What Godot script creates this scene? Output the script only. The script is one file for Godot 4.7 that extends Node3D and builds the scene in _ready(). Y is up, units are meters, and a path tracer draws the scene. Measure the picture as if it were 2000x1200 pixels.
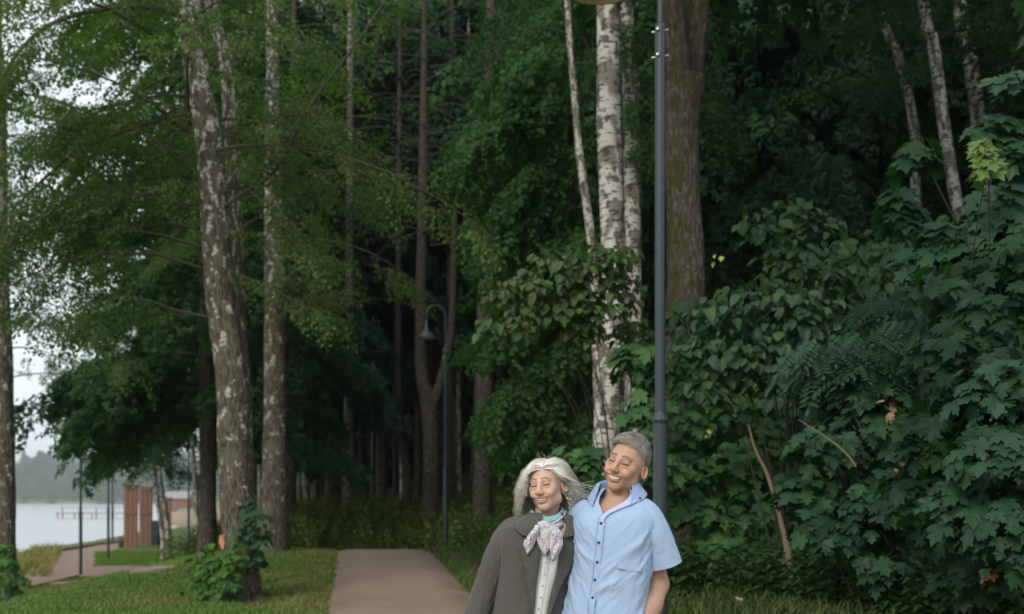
extends Node3D
# A grey-haired couple on a lakeside forest path. Photo units: the picture is 2000 x 1200, focal length 2400 px, horizon at row 955.

const FOCAL := 2400.0
const HORIZON := 955.0
const EYE := 1.56
const WATER := -2.05

var rng := RandomNumberGenerator.new()
var nz := FastNoiseLite.new()
var M := {}


func _ready() -> void:
	rng.seed = 20240611
	nz.seed = 7
	nz.noise_type = FastNoiseLite.TYPE_SIMPLEX_SMOOTH
	nz.frequency = 1.0
	nz.fractal_octaves = 3
	# ---- camera, sky, sun, exposure
	var cam := Camera3D.new()
	cam.name = "camera"
	cam.projection = Camera3D.PROJECTION_FRUSTUM
	cam.near = 0.1
	cam.far = 2500.0
	cam.size = 1200.0 / FOCAL * cam.near
	cam.frustum_offset = Vector2(0, (HORIZON - 600.0) / FOCAL * cam.near)
	cam.position = Vector3(0, EYE, 0)
	var att := CameraAttributesPhysical.new()
	att.frustum_near = 0.1
	att.frustum_far = 2500.0
	att.frustum_focal_length = 43.0
	att.exposure_aperture = 3.1
	att.frustum_focus_distance = 5.3
	cam.attributes = att
	add_child(cam)
	cam.current = true
	var env := Environment.new()
	env.background_mode = Environment.BG_SKY
	var sm := ProceduralSkyMaterial.new()
	sm.sky_top_color = Color(0.90, 0.93, 0.96)
	sm.sky_horizon_color = Color(0.90, 0.935, 0.95)
	sm.sky_curve = 0.2
	sm.ground_bottom_color = Color(0.25, 0.27, 0.22)
	sm.ground_horizon_color = Color(0.5, 0.52, 0.5)
	sm.sky_energy_multiplier = 0.92
	sm.sky_cover = cloud_cover()
	sm.sky_cover_modulate = Color(1, 1, 1, 0.5)
	var sky := Sky.new()
	sky.sky_material = sm
	env.sky = sky
	env.background_energy_multiplier = 1.0
	env.tonemap_mode = Environment.TONE_MAPPER_LINEAR
	env.tonemap_exposure = 1.52
	env.sdfgi_enabled = true
	env.ssao_enabled = true
	env.ssil_enabled = true
	env.volumetric_fog_enabled = true
	env.volumetric_fog_density = 0.0
	env.fog_enabled = true
	env.fog_light_color = Color(0.86, 0.92, 0.95)
	env.fog_density = 0.00022
	var we := WorldEnvironment.new()
	we.name = "world_environment"
	we.environment = env
	add_child(we)
	var sun := DirectionalLight3D.new()
	sun.name = "sun"
	sun.light_energy = 0.42
	sun.light_color = Color(1.0, 0.97, 0.92)
	sun.light_angular_distance = 20.0
	sun.shadow_enabled = true
	sun.rotation = Vector3(deg_to_rad(-32), deg_to_rad(-27), 0)
	add_child(sun)
	# ---- the place
	make_materials()
	make_leaf_meshes()
	build_ground()
	build_lakeside()
	build_trees()
	build_thicket()
	build_undergrowth()
	build_lamp_posts()
	build_man()
	build_woman()


func cloud_cover() -> Texture2D:
	# faint overcast mottling, the same all round
	var im := Image.create(512, 256, false, Image.FORMAT_RGBA8)
	var f := FastNoiseLite.new()
	f.seed = 5
	f.frequency = 1.6
	f.fractal_octaves = 4
	for y in 256:
		var el := (0.5 - (y + 0.5) / 256.0) * PI
		for x in 512:
			var az := x / 512.0 * TAU
			var q := Vector3(cos(az) * cos(el), sin(el) * 2.0, sin(az) * cos(el))
			var k := clampf(0.5 + 0.6 * f.get_noise_3dv(q), 0, 1)
			im.set_pixel(x, y, Color(0.10, 0.11, 0.12, k))
	return ImageTexture.create_from_image(im)


# ------------------------------------------------------------------ helpers

func pt(px: float, py: float, d: float) -> Vector3:
	return Vector3((px - 1000.0) / FOCAL * d, EYE - (py - HORIZON) / FOCAL * d, -d)


func px_m(w: float, d: float) -> float:
	return w / FOCAL * d


func path_x(d: float) -> float:
	return 0.70 - 0.13 * d


func shore_x(d: float) -> float:
	if d < 37.0:
		return lerpf(-13.6, -15.0, clampf(d / 37.0, 0, 1))
	if d < 57.0:
		return lerpf(-15.0, -21.9, (d - 37.0) / 20.0)
	if d < 66.0:
		return -22.2
	if d < 90.0:
		return lerpf(-22.2, -25.4, (d - 66.0) / 24.0)
	if d < 170.0:
		return lerpf(-25.4, -46.0, (d - 90.0) / 80.0)
	return lerpf(-46.0, -74.0, clampf((d - 170.0) / 115.0, 0, 1.0))


func ground_y(x: float, z: float) -> float:
	var d := -z
	var u := x - path_x(clampf(d, -5.0, 60.0))
	var h := 0.15 * smoothstep(15.0, 27.0, d)
	h -= 0.42 * smoothstep(27.6, 30.0, d) * (1.0 - smoothstep(31.5, 35.0, d)) * exp(-pow(u / 1.6, 4.0))
	h += 0.45 * smoothstep(1.5, 3.0, u) * (1.0 - smoothstep(16.0, 24.0, d))
	h += 1.2 * smoothstep(1.5, 9.0, u) * smoothstep(6.0, 20.0, d)
	var inland := smoothstep(-12.5, -6.0, x)
	h += inland * (0.65 * smoothstep(29.0, 46.0, d) + 2.0 * smoothstep(48.0, 95.0, d))
	h -= 1.35 * smoothstep(5.5, 13.2, -x)
	if d > 100.0 and x > -40.0:
		h += 1.2 * smoothstep(100.0, 160.0, d) * smoothstep(-42.0, -25.0, x)
	h += 0.035 * nz.get_noise_2d(x * 0.35, z * 0.35) * smoothstep(1.0, 2.2, absf(u))
	var s := x - shore_x(d)
	if d < 296.0:
		h = lerpf(h, -3.4, smoothstep(0.0, -3.0, s))
	if d > 250.0:
		var far := -2.6 + 1.0 * smoothstep(290.0, 298.0, d) + 5.5 * smoothstep(300.0, 430.0, d) + 4.0 * smoothstep(430.0, 800.0, d)
		h = lerpf(h, far, smoothstep(284.0, 296.0, d)) if x < shore_x(d) + 4.0 else lerpf(h, far, smoothstep(250.0, 296.0, d))
	return h


func on_ground(px: float, py: float, guess := 30.0) -> Vector3:
	# the place on the ground that the line of sight through that point of the picture meets
	var d := 3.0
	while d < 290.0:
		var p := pt(px, py, d)
		if p.y <= ground_y(p.x, p.z):
			return Vector3(p.x, ground_y(p.x, p.z), p.z)
		d += 0.1
	var q := pt(px, py, guess)
	return Vector3(q.x, ground_y(q.x, q.z), q.z)


func grounded(px: float, d: float) -> Vector3:
	var x := (px - 1000.0) / FOCAL * d
	return Vector3(x, ground_y(x, -d), -d)


func lin(r: float, g: float, b: float) -> Color:
	return Color(r, g, b)


func srgb(r: float, g: float, b: float) -> Color:
	return Color(r, g, b).linear_to_srgb()


func mat(called: String, c: Color, rough := 0.8, metal := 0.0) -> StandardMaterial3D:
	var m := StandardMaterial3D.new()
	m.resource_name = called
	m.albedo_color = c.linear_to_srgb()
	m.roughness = rough
	m.metallic = metal
	m.metallic_specular = 0.4
	M[called] = m
	return m


func thing(called: String, label: String, category: String, at := Vector3.ZERO, turn := 0.0, group := "") -> Node3D:
	var o := Node3D.new()
	o.name = numbered(called)
	add_child(o)
	o.position = at
	o.rotation.y = turn
	tag(o, label, category, group)
	return o


func tag(o: Node, label: String, category := "", group := "", kind := "") -> void:
	if label:
		o.set_meta("label", label)
	if category:
		o.set_meta("category", category)
	if group:
		o.set_meta("group", group)
	if kind:
		o.set_meta("kind", kind)


var names := {}

func numbered(called: String) -> String:
	var n: int = names.get(called, -1) + 1
	names[called] = n
	return called if n == 0 else "%s_%03d" % [called, n]


func part(called: String, mesh: Mesh, m: Material, parent: Node = self, at := Transform3D()) -> MeshInstance3D:
	var o := MeshInstance3D.new()
	o.mesh = mesh
	o.material_override = m
	o.transform = at
	if parent == self:
		o.name = numbered(called)
		add_child(o)
	else:
		var n := 0
		var base := called
		while parent.has_node(NodePath(base)):
			n += 1
			base = "%s_%03d" % [called, n]
		o.name = base
		parent.add_child(o)
	return o


func quick_part(called: String, n: int, mesh: Mesh, m: Material, parent: Node, at: Transform3D) -> void:
	var o := MeshInstance3D.new()
	o.mesh = mesh
	o.material_override = m
	o.transform = at
	o.name = called if n == 0 else "%s_%03d" % [called, n]
	parent.add_child(o)


func scatter(called: String, mesh: Mesh, m: Material, where: Array, tints: Array, parent: Node = self) -> MultiMeshInstance3D:
	var mm := MultiMesh.new()
	mm.transform_format = MultiMesh.TRANSFORM_3D
	mm.use_colors = true
	mm.mesh = mesh
	mm.instance_count = where.size()
	for k in where.size():
		mm.set_instance_transform(k, where[k])
		mm.set_instance_color(k, tints[k])
	var o := MultiMeshInstance3D.new()
	o.multimesh = mm
	o.material_override = m
	if parent == self:
		o.name = numbered(called)
		add_child(o)
	else:
		var n := 0
		var base := called
		while parent.has_node(NodePath(base)):
			n += 1
			base = "%s_%03d" % [called, n]
		o.name = base
		parent.add_child(o)
	return o


class MB:
	# collects triangles with normals, texture coordinates and base colours
	var v := PackedVector3Array()
	var n := PackedVector3Array()
	var uv := PackedVector2Array()
	var c := PackedColorArray()
	var i := PackedInt32Array()

	func tri(a: Vector3, b: Vector3, d: Vector3, col := Color.WHITE) -> void:
		var k := v.size()
		var nn := (d - a).cross(b - a).normalized()
		v.append_array([a, b, d])
		n.append_array([nn, nn, nn])
		uv.append_array([Vector2(a.x, a.y), Vector2(b.x, b.y), Vector2(d.x, d.y)])
		c.append_array([col, col, col])
		i.append_array([k, k + 1, k + 2])

	func quad(a: Vector3, b: Vector3, d: Vector3, e: Vector3, col := Color.WHITE) -> void:
		tri(a, b, d, col)
		tri(a, d, e, col)

	func box(lo: Vector3, hi: Vector3, t := Transform3D(), col := Color.WHITE, ch := 0.0) -> void:
		# a box; with ch its upright edges are chamfered
		var ring: Array[Vector2] = []
		if ch > 0.0:
			ring = [Vector2(lo.x + ch, lo.z), Vector2(hi.x - ch, lo.z), Vector2(hi.x, lo.z + ch), Vector2(hi.x, hi.z - ch), Vector2(hi.x - ch, hi.z), Vector2(lo.x + ch, hi.z), Vector2(lo.x, hi.z - ch), Vector2(lo.x, lo.z + ch)]
		else:
			ring = [Vector2(lo.x, lo.z), Vector2(hi.x, lo.z), Vector2(hi.x, hi.z), Vector2(lo.x, hi.z)]
		var m := ring.size()
		for k in m:
			var p := ring[k]
			var q := ring[(k + 1) % m]
			quad(t * Vector3(p.x, lo.y, p.y), t * Vector3(q.x, lo.y, q.y), t * Vector3(q.x, hi.y, q.y), t * Vector3(p.x, hi.y, p.y), col)
		for k in range(1, m - 1):
			tri(t * Vector3(ring[0].x, hi.y, ring[0].y), t * Vector3(ring[k].x, hi.y, ring[k].y), t * Vector3(ring[k + 1].x, hi.y, ring[k + 1].y), col)
			tri(t * Vector3(ring[0].x, lo.y, ring[0].y), t * Vector3(ring[k + 1].x, lo.y, ring[k + 1].y), t * Vector3(ring[k].x, lo.y, ring[k].y), col)

	func grid(rows: int, cols: int, p: PackedVector3Array, q: PackedVector2Array, col: PackedColorArray, wrap := false) -> void:
		# a sheet of rows x cols points; wrap: the last column lies on the first
		var k := v.size()
		v.append_array(p)
		uv.append_array(q)
		if col.size() == p.size():
			c.append_array(col)
		else:
			var w := PackedColorArray()
			w.resize(p.size())
			w.fill(Color.WHITE if col.is_empty() else col[0])
			c.append_array(w)
		var nn := PackedVector3Array()
		nn.resize(p.size())
		for r in rows:
			var r0 := maxi(r - 1, 0) * cols
			var r1 := mini(r + 1, rows - 1) * cols
			for s in cols:
				var s0 := s - 1
				var s1 := s + 1
				if s0 < 0:
					s0 = cols - 2 if wrap else 0
				if s1 > cols - 1:
					s1 = 1 if wrap else cols - 1
				nn[r * cols + s] = (p[r1 + s] - p[r0 + s]).cross(p[r * cols + s1] - p[r * cols + s0]).normalized()
		n.append_array(nn)
		for r in rows - 1:
			for s in cols - 1:
				var a := k + r * cols + s
				i.append_array([a, a + 1, a + cols, a + 1, a + cols + 1, a + cols])

	func tube(path: PackedVector3Array, rad: PackedFloat32Array, sides := 8, col := PackedColorArray(), rough := 0.0, f: FastNoiseLite = null, v_len := 1.0, cap := false) -> void:
		var rows := path.size()
		var p := PackedVector3Array()
		var q := PackedVector2Array()
		var cc := PackedColorArray()
		var t := (path[1] - path[0]).normalized()
		var side := t.cross(Vector3(0.31, 0.17, 0.93)).normalized()
		var along := 0.0
		for r in rows:
			var t1 := (path[mini(r + 1, rows - 1)] - path[maxi(r - 1, 0)]).normalized()
			side = (side - t1 * side.dot(t1)).normalized()
			var b := side.cross(t1)
			if r > 0:
				along += path[r].distance_to(path[r - 1])
			for s in sides + 1:
				var a := TAU * s / sides
				var dir := side * cos(a) + b * sin(a)
				var ra := rad[r]
				if f:
					ra *= 1.0 + rough * f.get_noise_3d(cos(a) * 1.3 + path[0].x * 3.0, along * 1.2, sin(a) * 1.3)
				p.append(path[r] + dir * ra)
				q.append(Vector2(float(s) / sides, along / v_len))
				if col.size():
					cc.append(col[mini(r, col.size() - 1)])
		grid(rows, sides + 1, p, q, cc, true)
		if cap:
			for e in [0, rows - 1]:
				var o: int = e * (sides + 1)
				for s in sides:
					if e == 0:
						tri(path[e], p[o + s + 1], p[o + s], cc[0] if cc.size() else Color.WHITE)
					else:
						tri(path[e], p[o + s], p[o + s + 1], cc[0] if cc.size() else Color.WHITE)

	func lathe(profile: Array, sides := 24, t := Transform3D(), col := Color.WHITE) -> void:
		# profile: Vector2(radius, height) from the bottom up
		var p := PackedVector3Array()
		var q := PackedVector2Array()
		for r in profile.size():
			for s in sides + 1:
				var a := TAU * s / sides
				p.append(t * Vector3(cos(a) * profile[r].x, profile[r].y, sin(a) * profile[r].x))
				q.append(Vector2(float(s) / sides, profile[r].y))
		grid(profile.size(), sides + 1, p, q, PackedColorArray([col]), true)

	func add(o: MB, t: Transform3D, col := Color.WHITE) -> void:
		var k := v.size()
		for j in o.v.size():
			v.append(t * o.v[j])
			n.append((t.basis * o.n[j]).normalized())
			c.append(o.c[j] * col)
		uv.append_array(o.uv)
		for j in o.i:
			i.append(k + j)

	func commit() -> ArrayMesh:
		var arr := []
		arr.resize(Mesh.ARRAY_MAX)
		arr[Mesh.ARRAY_VERTEX] = v
		arr[Mesh.ARRAY_NORMAL] = n
		arr[Mesh.ARRAY_TEX_UV] = uv
		arr[Mesh.ARRAY_COLOR] = c
		arr[Mesh.ARRAY_INDEX] = i
		var m := ArrayMesh.new()
		m.add_surface_from_arrays(Mesh.PRIMITIVE_TRIANGLES, arr)
		return m


func curve_points(pts: Array, steps: int) -> PackedVector3Array:
	# a smooth line through the points
	var out := PackedVector3Array()
	var m := pts.size()
	for k in m - 1:
		var a: Vector3 = pts[maxi(k - 1, 0)]
		var b: Vector3 = pts[k]
		var c: Vector3 = pts[k + 1]
		var e: Vector3 = pts[mini(k + 2, m - 1)]
		for s in steps:
			out.append(b.cubic_interpolate(c, a, e, float(s) / steps))
	out.append(pts[m - 1])
	return out


func curve_floats(vals: Array, steps: int) -> PackedFloat32Array:
	var out := PackedFloat32Array()
	for k in vals.size() - 1:
		for s in steps:
			out.append(lerpf(vals[k], vals[k + 1], float(s) / steps))
	out.append(vals[vals.size() - 1])
	return out


# ------------------------------------------------------------------ materials

func tex_of(w: int, h: int, bytes: PackedByteArray) -> ImageTexture:
	return ImageTexture.create_from_image(Image.create_from_data(w, h, false, Image.FORMAT_RGB8, bytes))


func enc(x: float) -> int:
	# linear to an sRGB byte
	x = clampf(x, 0.0, 1.0)
	return int(255.0 * (12.92 * x if x < 0.0031308 else 1.055 * pow(x, 0.41667) - 0.055) + 0.5)


func bark(called: String, kind: String, w: int, h: int, metres: float, round_m: float, seed_: int, bump_cm: float) -> void:
	# bark laid round a trunk of that girth, over that many metres of height; row 0 is the foot
	var f := FastNoiseLite.new()
	f.seed = seed_
	f.noise_type = FastNoiseLite.TYPE_SIMPLEX_SMOOTH
	f.frequency = 1.0
	f.fractal_octaves = 4
	var g := FastNoiseLite.new()
	g.seed = seed_ + 50
	g.noise_type = FastNoiseLite.TYPE_SIMPLEX_SMOOTH
	g.frequency = 1.0
	g.fractal_octaves = 2
	var b := PackedByteArray()
	b.resize(w * h * 3)
	var hb := PackedByteArray()
	hb.resize(w * h * 3)
	var R := round_m / TAU
	var k := 0
	var per := PackedVector2Array()
	for x in w:
		per.append(Vector2(cos(TAU * x / w), sin(TAU * x / w)) * R)
	for y in h:
		var v := metres * y / h
		# fade the ends into each other where the bark repeats
		for x in w:
			var p := per[x]
			var col := Vector3.ZERO
			var height := 0.5
			if kind == "old":
				var fur := f.get_noise_3d(p.x * 26.0, v * 5.0, p.y * 26.0)
				var big := g.get_noise_3d(p.x * 5.0, v * 1.3, p.y * 5.0)
				var mid := g.get_noise_3d(p.x * 16.0 + 9.0, v * 7.0, p.y * 16.0)
				var ridge := clampf(0.5 + fur * 0.9, 0, 1)
				col = Vector3(0.028, 0.023, 0.018).lerp(Vector3(0.185, 0.155, 0.12), ridge)
				col = col.lerp(Vector3(0.135, 0.145, 0.085), 0.45 * smoothstep(0.0, 0.5, big))
				height = ridge * 0.7
				var up := clampf(v / 9.0, 0.0, 1.0)
				var white := smoothstep(0.22, 0.50, g.get_noise_3d(p.x * 6.0 + 3.0, v * 4.2, p.y * 6.0) * 0.8 + f.get_noise_3d(p.x * 14.0, v * 16.0, p.y * 14.0) * 0.45 + 0.50 * up - 0.17)
				white *= 0.25 + 0.75 * smoothstep(-0.25, 0.25, f.get_noise_3d(p.x * 9.0, v * 34.0, p.y * 9.0))
				col = col.lerp(Vector3(0.62, 0.60, 0.54), white * 0.92)
				height = lerpf(height, 0.75, white)
			elif kind == "birch":
				var lent := f.get_noise_3d(p.x * 6.0, v * 17.0, p.y * 6.0)
				var blot := g.get_noise_3d(p.x * 7.0 + 4.0, v * 4.6, p.y * 7.0)
				var fine := f.get_noise_3d(p.x * 40.0, v * 40.0, p.y * 40.0)
				col = Vector3(0.57, 0.55, 0.50) * (0.86 + 0.25 * fine)
				var gray := smoothstep(-0.12, 0.20, g.get_noise_3d(p.x * 4.5, v * 1.9 + 7.0, p.y * 4.5) + 0.3 * fine + 0.25 * lent)
				col = col.lerp(Vector3(0.17, 0.155, 0.12), gray * 0.92)
				var dark := 0.85 * smoothstep(0.16, 0.42, blot + 0.45 * lent + 0.2 * fine)
				var lines := smoothstep(0.20, 0.34, lent + 0.15 * fine) * 0.9
				col = col.lerp(Vector3(0.055, 0.048, 0.04), maxf(dark, lines))
				height = 0.7 - 0.5 * maxf(dark, lines) + 0.15 * fine
			else:
				var fur := absf(f.get_noise_3d(p.x * 22.0, v * 3.2, p.y * 22.0))
				var mid := g.get_noise_3d(p.x * 8.0, v * 5.0, p.y * 8.0)
				var ridge := clampf(fur * 2.6, 0, 1)
				col = (Vector3(0.040, 0.033, 0.027).lerp(Vector3(0.150, 0.126, 0.106), ridge * (0.8 + 0.4 * mid)) if kind == "mossy" else Vector3(0.044, 0.037, 0.030).lerp(Vector3(0.175, 0.148, 0.118), ridge * (0.8 + 0.4 * mid)))
				height = ridge
				if kind == "mossy":
					var moss := smoothstep(0.02, 0.35, mid * 0.8 + 0.5 * g.get_noise_3d(p.x * 2.0, v * 0.7, p.y * 2.0) + 0.28 * (-p.x / R) - 0.05 + 0.5 * (fur - 0.25))
					col = col.lerp(Vector3(0.052, 0.046, 0.018) * (0.7 + 0.6 * ridge), moss)
					var spot := 0.7 * smoothstep(0.62, 0.75, g.get_noise_3d(p.x * 15.0 + 3.0, v * 11.0, p.y * 15.0))
					col = col.lerp(Vector3(0.36, 0.35, 0.30), spot * (1.0 - moss))
			b[k] = enc(col.x)
			b[k + 1] = enc(col.y)
			b[k + 2] = enc(col.z)
			var q := int(clampf(height, 0, 1) * 255.0)
			hb[k] = q
			hb[k + 1] = q
			hb[k + 2] = q
			k += 3
	var m := mat(called, Color.WHITE, 0.9)
	m.albedo_texture = tex_of(w, h, b)
	m.vertex_color_use_as_albedo = true
	m.heightmap_enabled = true
	m.heightmap_texture = tex_of(w, h, hb)
	m.heightmap_scale = bump_cm
	m.metallic_specular = 0.25


func speckled(called: String, a: Color, b: Color, c: Color, scale: float, seed_: int, rough: float, size := 256, fine := 60.0, bump := 0.0) -> StandardMaterial3D:
	# three tones, patchy and grainy, laid in world metres
	var f := FastNoiseLite.new()
	f.seed = seed_
	f.frequency = 1.0
	f.fractal_octaves = 3
	var bytes := PackedByteArray()
	bytes.resize(size * size * 3)
	var k := 0
	for y in size:
		for x in size:
			var ax := TAU * x / size
			var ay := TAU * y / size
			var q := Vector3(cos(ax) + 0.37 * sin(ay), sin(ax) + 0.6 * cos(ay), sin(ay) - 0.6 * cos(ax) * cos(ay))
			var big := 0.5 + 0.7 * f.get_noise_3dv(q * 1.6)
			var sm := 0.5 + 0.8 * f.get_noise_3d(x * fine / size, y * fine / size, 3.0)
			var col := a.lerp(b, clampf(big, 0, 1)).lerp(c, clampf(sm - 0.25, 0, 1) * 0.7)
			bytes[k] = enc(col.r)
			bytes[k + 1] = enc(col.g)
			bytes[k + 2] = enc(col.b)
			k += 3
	var m := mat(called, Color.WHITE, rough)
	m.albedo_texture = tex_of(size, size, bytes)
	m.uv1_triplanar = true
	m.uv1_world_triplanar = true
	m.uv1_scale = Vector3.ONE * scale
	m.vertex_color_use_as_albedo = true
	if bump > 0.0:
		m.heightmap_enabled = true
		m.heightmap_texture = m.albedo_texture
		m.heightmap_scale = bump
	return m


func leaf_mat(called: String, c: Color, rough: float, back: Color) -> void:
	var m := mat(called, c, rough)
	m.vertex_color_use_as_albedo = true
	m.metallic_specular = 0.33
	m.backlight_enabled = true
	m.backlight = back


func make_materials() -> void:
	bark("bark_old", "old", 256, 1600, 14.0, 1.5, 11, 2.2)
	bark("bark_birch", "birch", 256, 768, 5.0, 0.9, 21, 0.8)
	bark("bark_brown", "brown", 192, 512, 4.0, 1.2, 31, 2.2)
	bark("bark_mossy", "mossy", 256, 1024, 8.0, 1.3, 41, 2.0)
	leaf_mat("leaf", Color(1, 1, 1), 0.45, Color(0.75, 1.0, 0.30))
	leaf_mat("leaf_far", Color(1, 1, 1), 0.55, Color(0.45, 0.65, 0.22))
	leaf_mat("grass_blade", Color(1, 1, 1), 0.6, Color(0.4, 0.6, 0.2))
	var tw := mat("twig", Color(0.075, 0.062, 0.048), 0.9)
	tw.vertex_color_use_as_albedo = true
	mat("stem_pale", Color(0.20, 0.15, 0.10), 0.85)
	mat("stem_dark", Color(0.036, 0.029, 0.022), 0.85)
	speckled("ground_mix", Color(1, 1, 1), Color(0.62, 0.66, 0.6), Color(1.25, 1.2, 0.9) * 0.8, 0.35, 3, 0.95)
	speckled("gravel", Color(0.32, 0.228, 0.172), Color(0.37, 0.275, 0.212), Color(0.12, 0.078, 0.056), 0.42, 8, 0.95, 512, 170.0, 1.2)
	speckled("sand", Color(0.42, 0.31, 0.22), Color(0.36, 0.26, 0.19), Color(0.30, 0.24, 0.16), 0.2, 9, 0.95)
	var wood := speckled("timber", Color(0.22, 0.115, 0.078), Color(0.165, 0.085, 0.058), Color(0.29, 0.17, 0.12), 1.0, 13, 0.7, 256, 40.0)
	wood.uv1_scale = Vector3(3.0, 0.35, 3.0)
	speckled("deck_board", Color(0.36, 0.28, 0.235), Color(0.30, 0.225, 0.19), Color(0.24, 0.18, 0.15), 0.8, 14, 0.8)
	var pole := mat("pole_paint", Color(0.030, 0.043, 0.054), 0.40)
	pole.metallic_specular = 0.5
	mat("zinc", Color(0.55, 0.56, 0.57), 0.35, 0.8)
	mat("shade_inside", Color(0.55, 0.43, 0.33), 0.5)
	mat("lamp_glass", Color(0.7, 0.7, 0.66), 0.3)
	mat("bin_grey", Color(0.055, 0.065, 0.08), 0.6)
	mat("wall_red", Color(0.28, 0.11, 0.07), 0.9)
	mat("roof_grey", Color(0.3, 0.3, 0.3), 0.8)
	mat("white_paint", Color(0.78, 0.78, 0.76), 0.5)
	mat("raw_wood", Color(0.52, 0.25, 0.12), 0.85)
	mat("raw_wood_pale", Color(0.75, 0.60, 0.42), 0.8)
	var w := mat("lake_water", Color(0.40, 0.45, 0.46), 0.25)
	w.metallic_specular = 1.0
	var nt := NoiseTexture2D.new()
	nt.width = 512
	nt.height = 512
	nt.seamless = true
	nt.as_normal_map = true
	nt.bump_strength = 2.0
	var f := FastNoiseLite.new()
	f.seed = 3
	f.frequency = 0.012
	nt.noise = f
	w.normal_enabled = true
	w.normal_texture = nt
	w.normal_scale = 0.2
	w.uv1_triplanar = true
	w.uv1_world_triplanar = true
	w.uv1_scale = Vector3.ONE * 0.12


# ------------------------------------------------------------------ leaves

var LM := {}

func maple_leaf(bend: float, twist: float) -> ArrayMesh:
	# a five-lobed leaf in the plane x (width), z (length), its stalk at the origin
	var half := [Vector2(0.0, 0.03), Vector2(0.14, -0.06), Vector2(0.36, 0.01), Vector2(0.25, 0.13), Vector2(0.46, 0.20), Vector2(0.51, 0.31), Vector2(0.66, 0.46), Vector2(0.46, 0.45), Vector2(0.43, 0.55), Vector2(0.24, 0.46), Vector2(0.26, 0.64), Vector2(0.35, 0.77), Vector2(0.17, 0.77), Vector2(0.0, 1.02)]
	var b := MB.new()
	var bow := func(q: Vector2) -> Vector3:
		return Vector3(q.x, 0.10 * absf(q.x) - bend * (q.y * q.y + 1.1 * q.x * q.x) + twist * q.x * q.y + 0.02 * sin(q.x * 17.0 + q.y * 9.0), q.y)
	for s in [1.0, -1.0]:
		var mid := Vector2(0.0, 0.34)
		for k in half.size() - 1:
			var p: Vector2 = half[k] * Vector2(s, 1)
			var q: Vector2 = half[k + 1] * Vector2(s, 1)
			var A: Vector3 = bow.call(mid)
			var B: Vector3 = bow.call(p)
			var C: Vector3 = bow.call(q)
			if s > 0:
				b.tri(A, B, C)
			else:
				b.tri(A, C, B)
	# stalk
	b.quad(Vector3(-0.012, 0.0, 0.05), Vector3(0.012, 0.0, 0.05), Vector3(0.008, 0.10, -0.5), Vector3(-0.008, 0.10, -0.5), Color(1.6, 1.0, 0.7))
	return b.commit()


func oval_leaf(bend: float, wide := 0.36) -> ArrayMesh:
	var b := MB.new()
	var outline := [Vector2(0, 0), Vector2(0.6, 0.14), Vector2(0.97, 0.36), Vector2(0.95, 0.55), Vector2(0.62, 0.78), Vector2(0.0, 1.0)]
	for s in [1.0, -1.0]:
		for k in outline.size() - 1:
			var p: Vector2 = outline[k]
			var q: Vector2 = outline[k + 1]
			var A := Vector3(0, -bend * p.y * p.y, p.y)
			var D := Vector3(0, -bend * q.y * q.y, q.y)
			var B := Vector3(s * wide * p.x, 0.10 * p.x - bend * p.y * p.y + 0.012 * sin(k * 4.0), p.y)
			var C := Vector3(s * wide * q.x, 0.10 * q.x - bend * q.y * q.y + 0.012 * sin(k * 4.0 + 4.0), q.y)
			if s > 0:
				b.tri(A, B, C)
				b.tri(A, C, D)
			else:
				b.tri(A, C, B)
				b.tri(A, D, C)
	return b.commit()


func rowan_leaf() -> ArrayMesh:
	# a feather of leaflets, one unit long
	var b := MB.new()
	for k in 7:
		var z := 0.16 + k * 0.13
		for s in ([1.0, -1.0] if k < 6 else [0.0]):
			var dir := Vector3(s * 0.9, -0.18, 0.55).normalized() if s != 0.0 else Vector3(0, -0.15, 1)
			var side := Vector3(-dir.z, 0.0, dir.x).normalized() * 0.055
			var L := 0.36 - 0.012 * k
			var at := Vector3(0, -0.22 * z * z, z)
			b.tri(at, at + dir * L * 0.45 + side, at + dir * L)
			b.tri(at, at + dir * L, at + dir * L * 0.45 - side)
	b.quad(Vector3(-0.008, 0, 0), Vector3(0.008, 0, 0), Vector3(0.004, -0.2, 0.95), Vector3(-0.004, -0.2, 0.95), Color(1.3, 0.8, 0.6))
	return b.commit()


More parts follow.
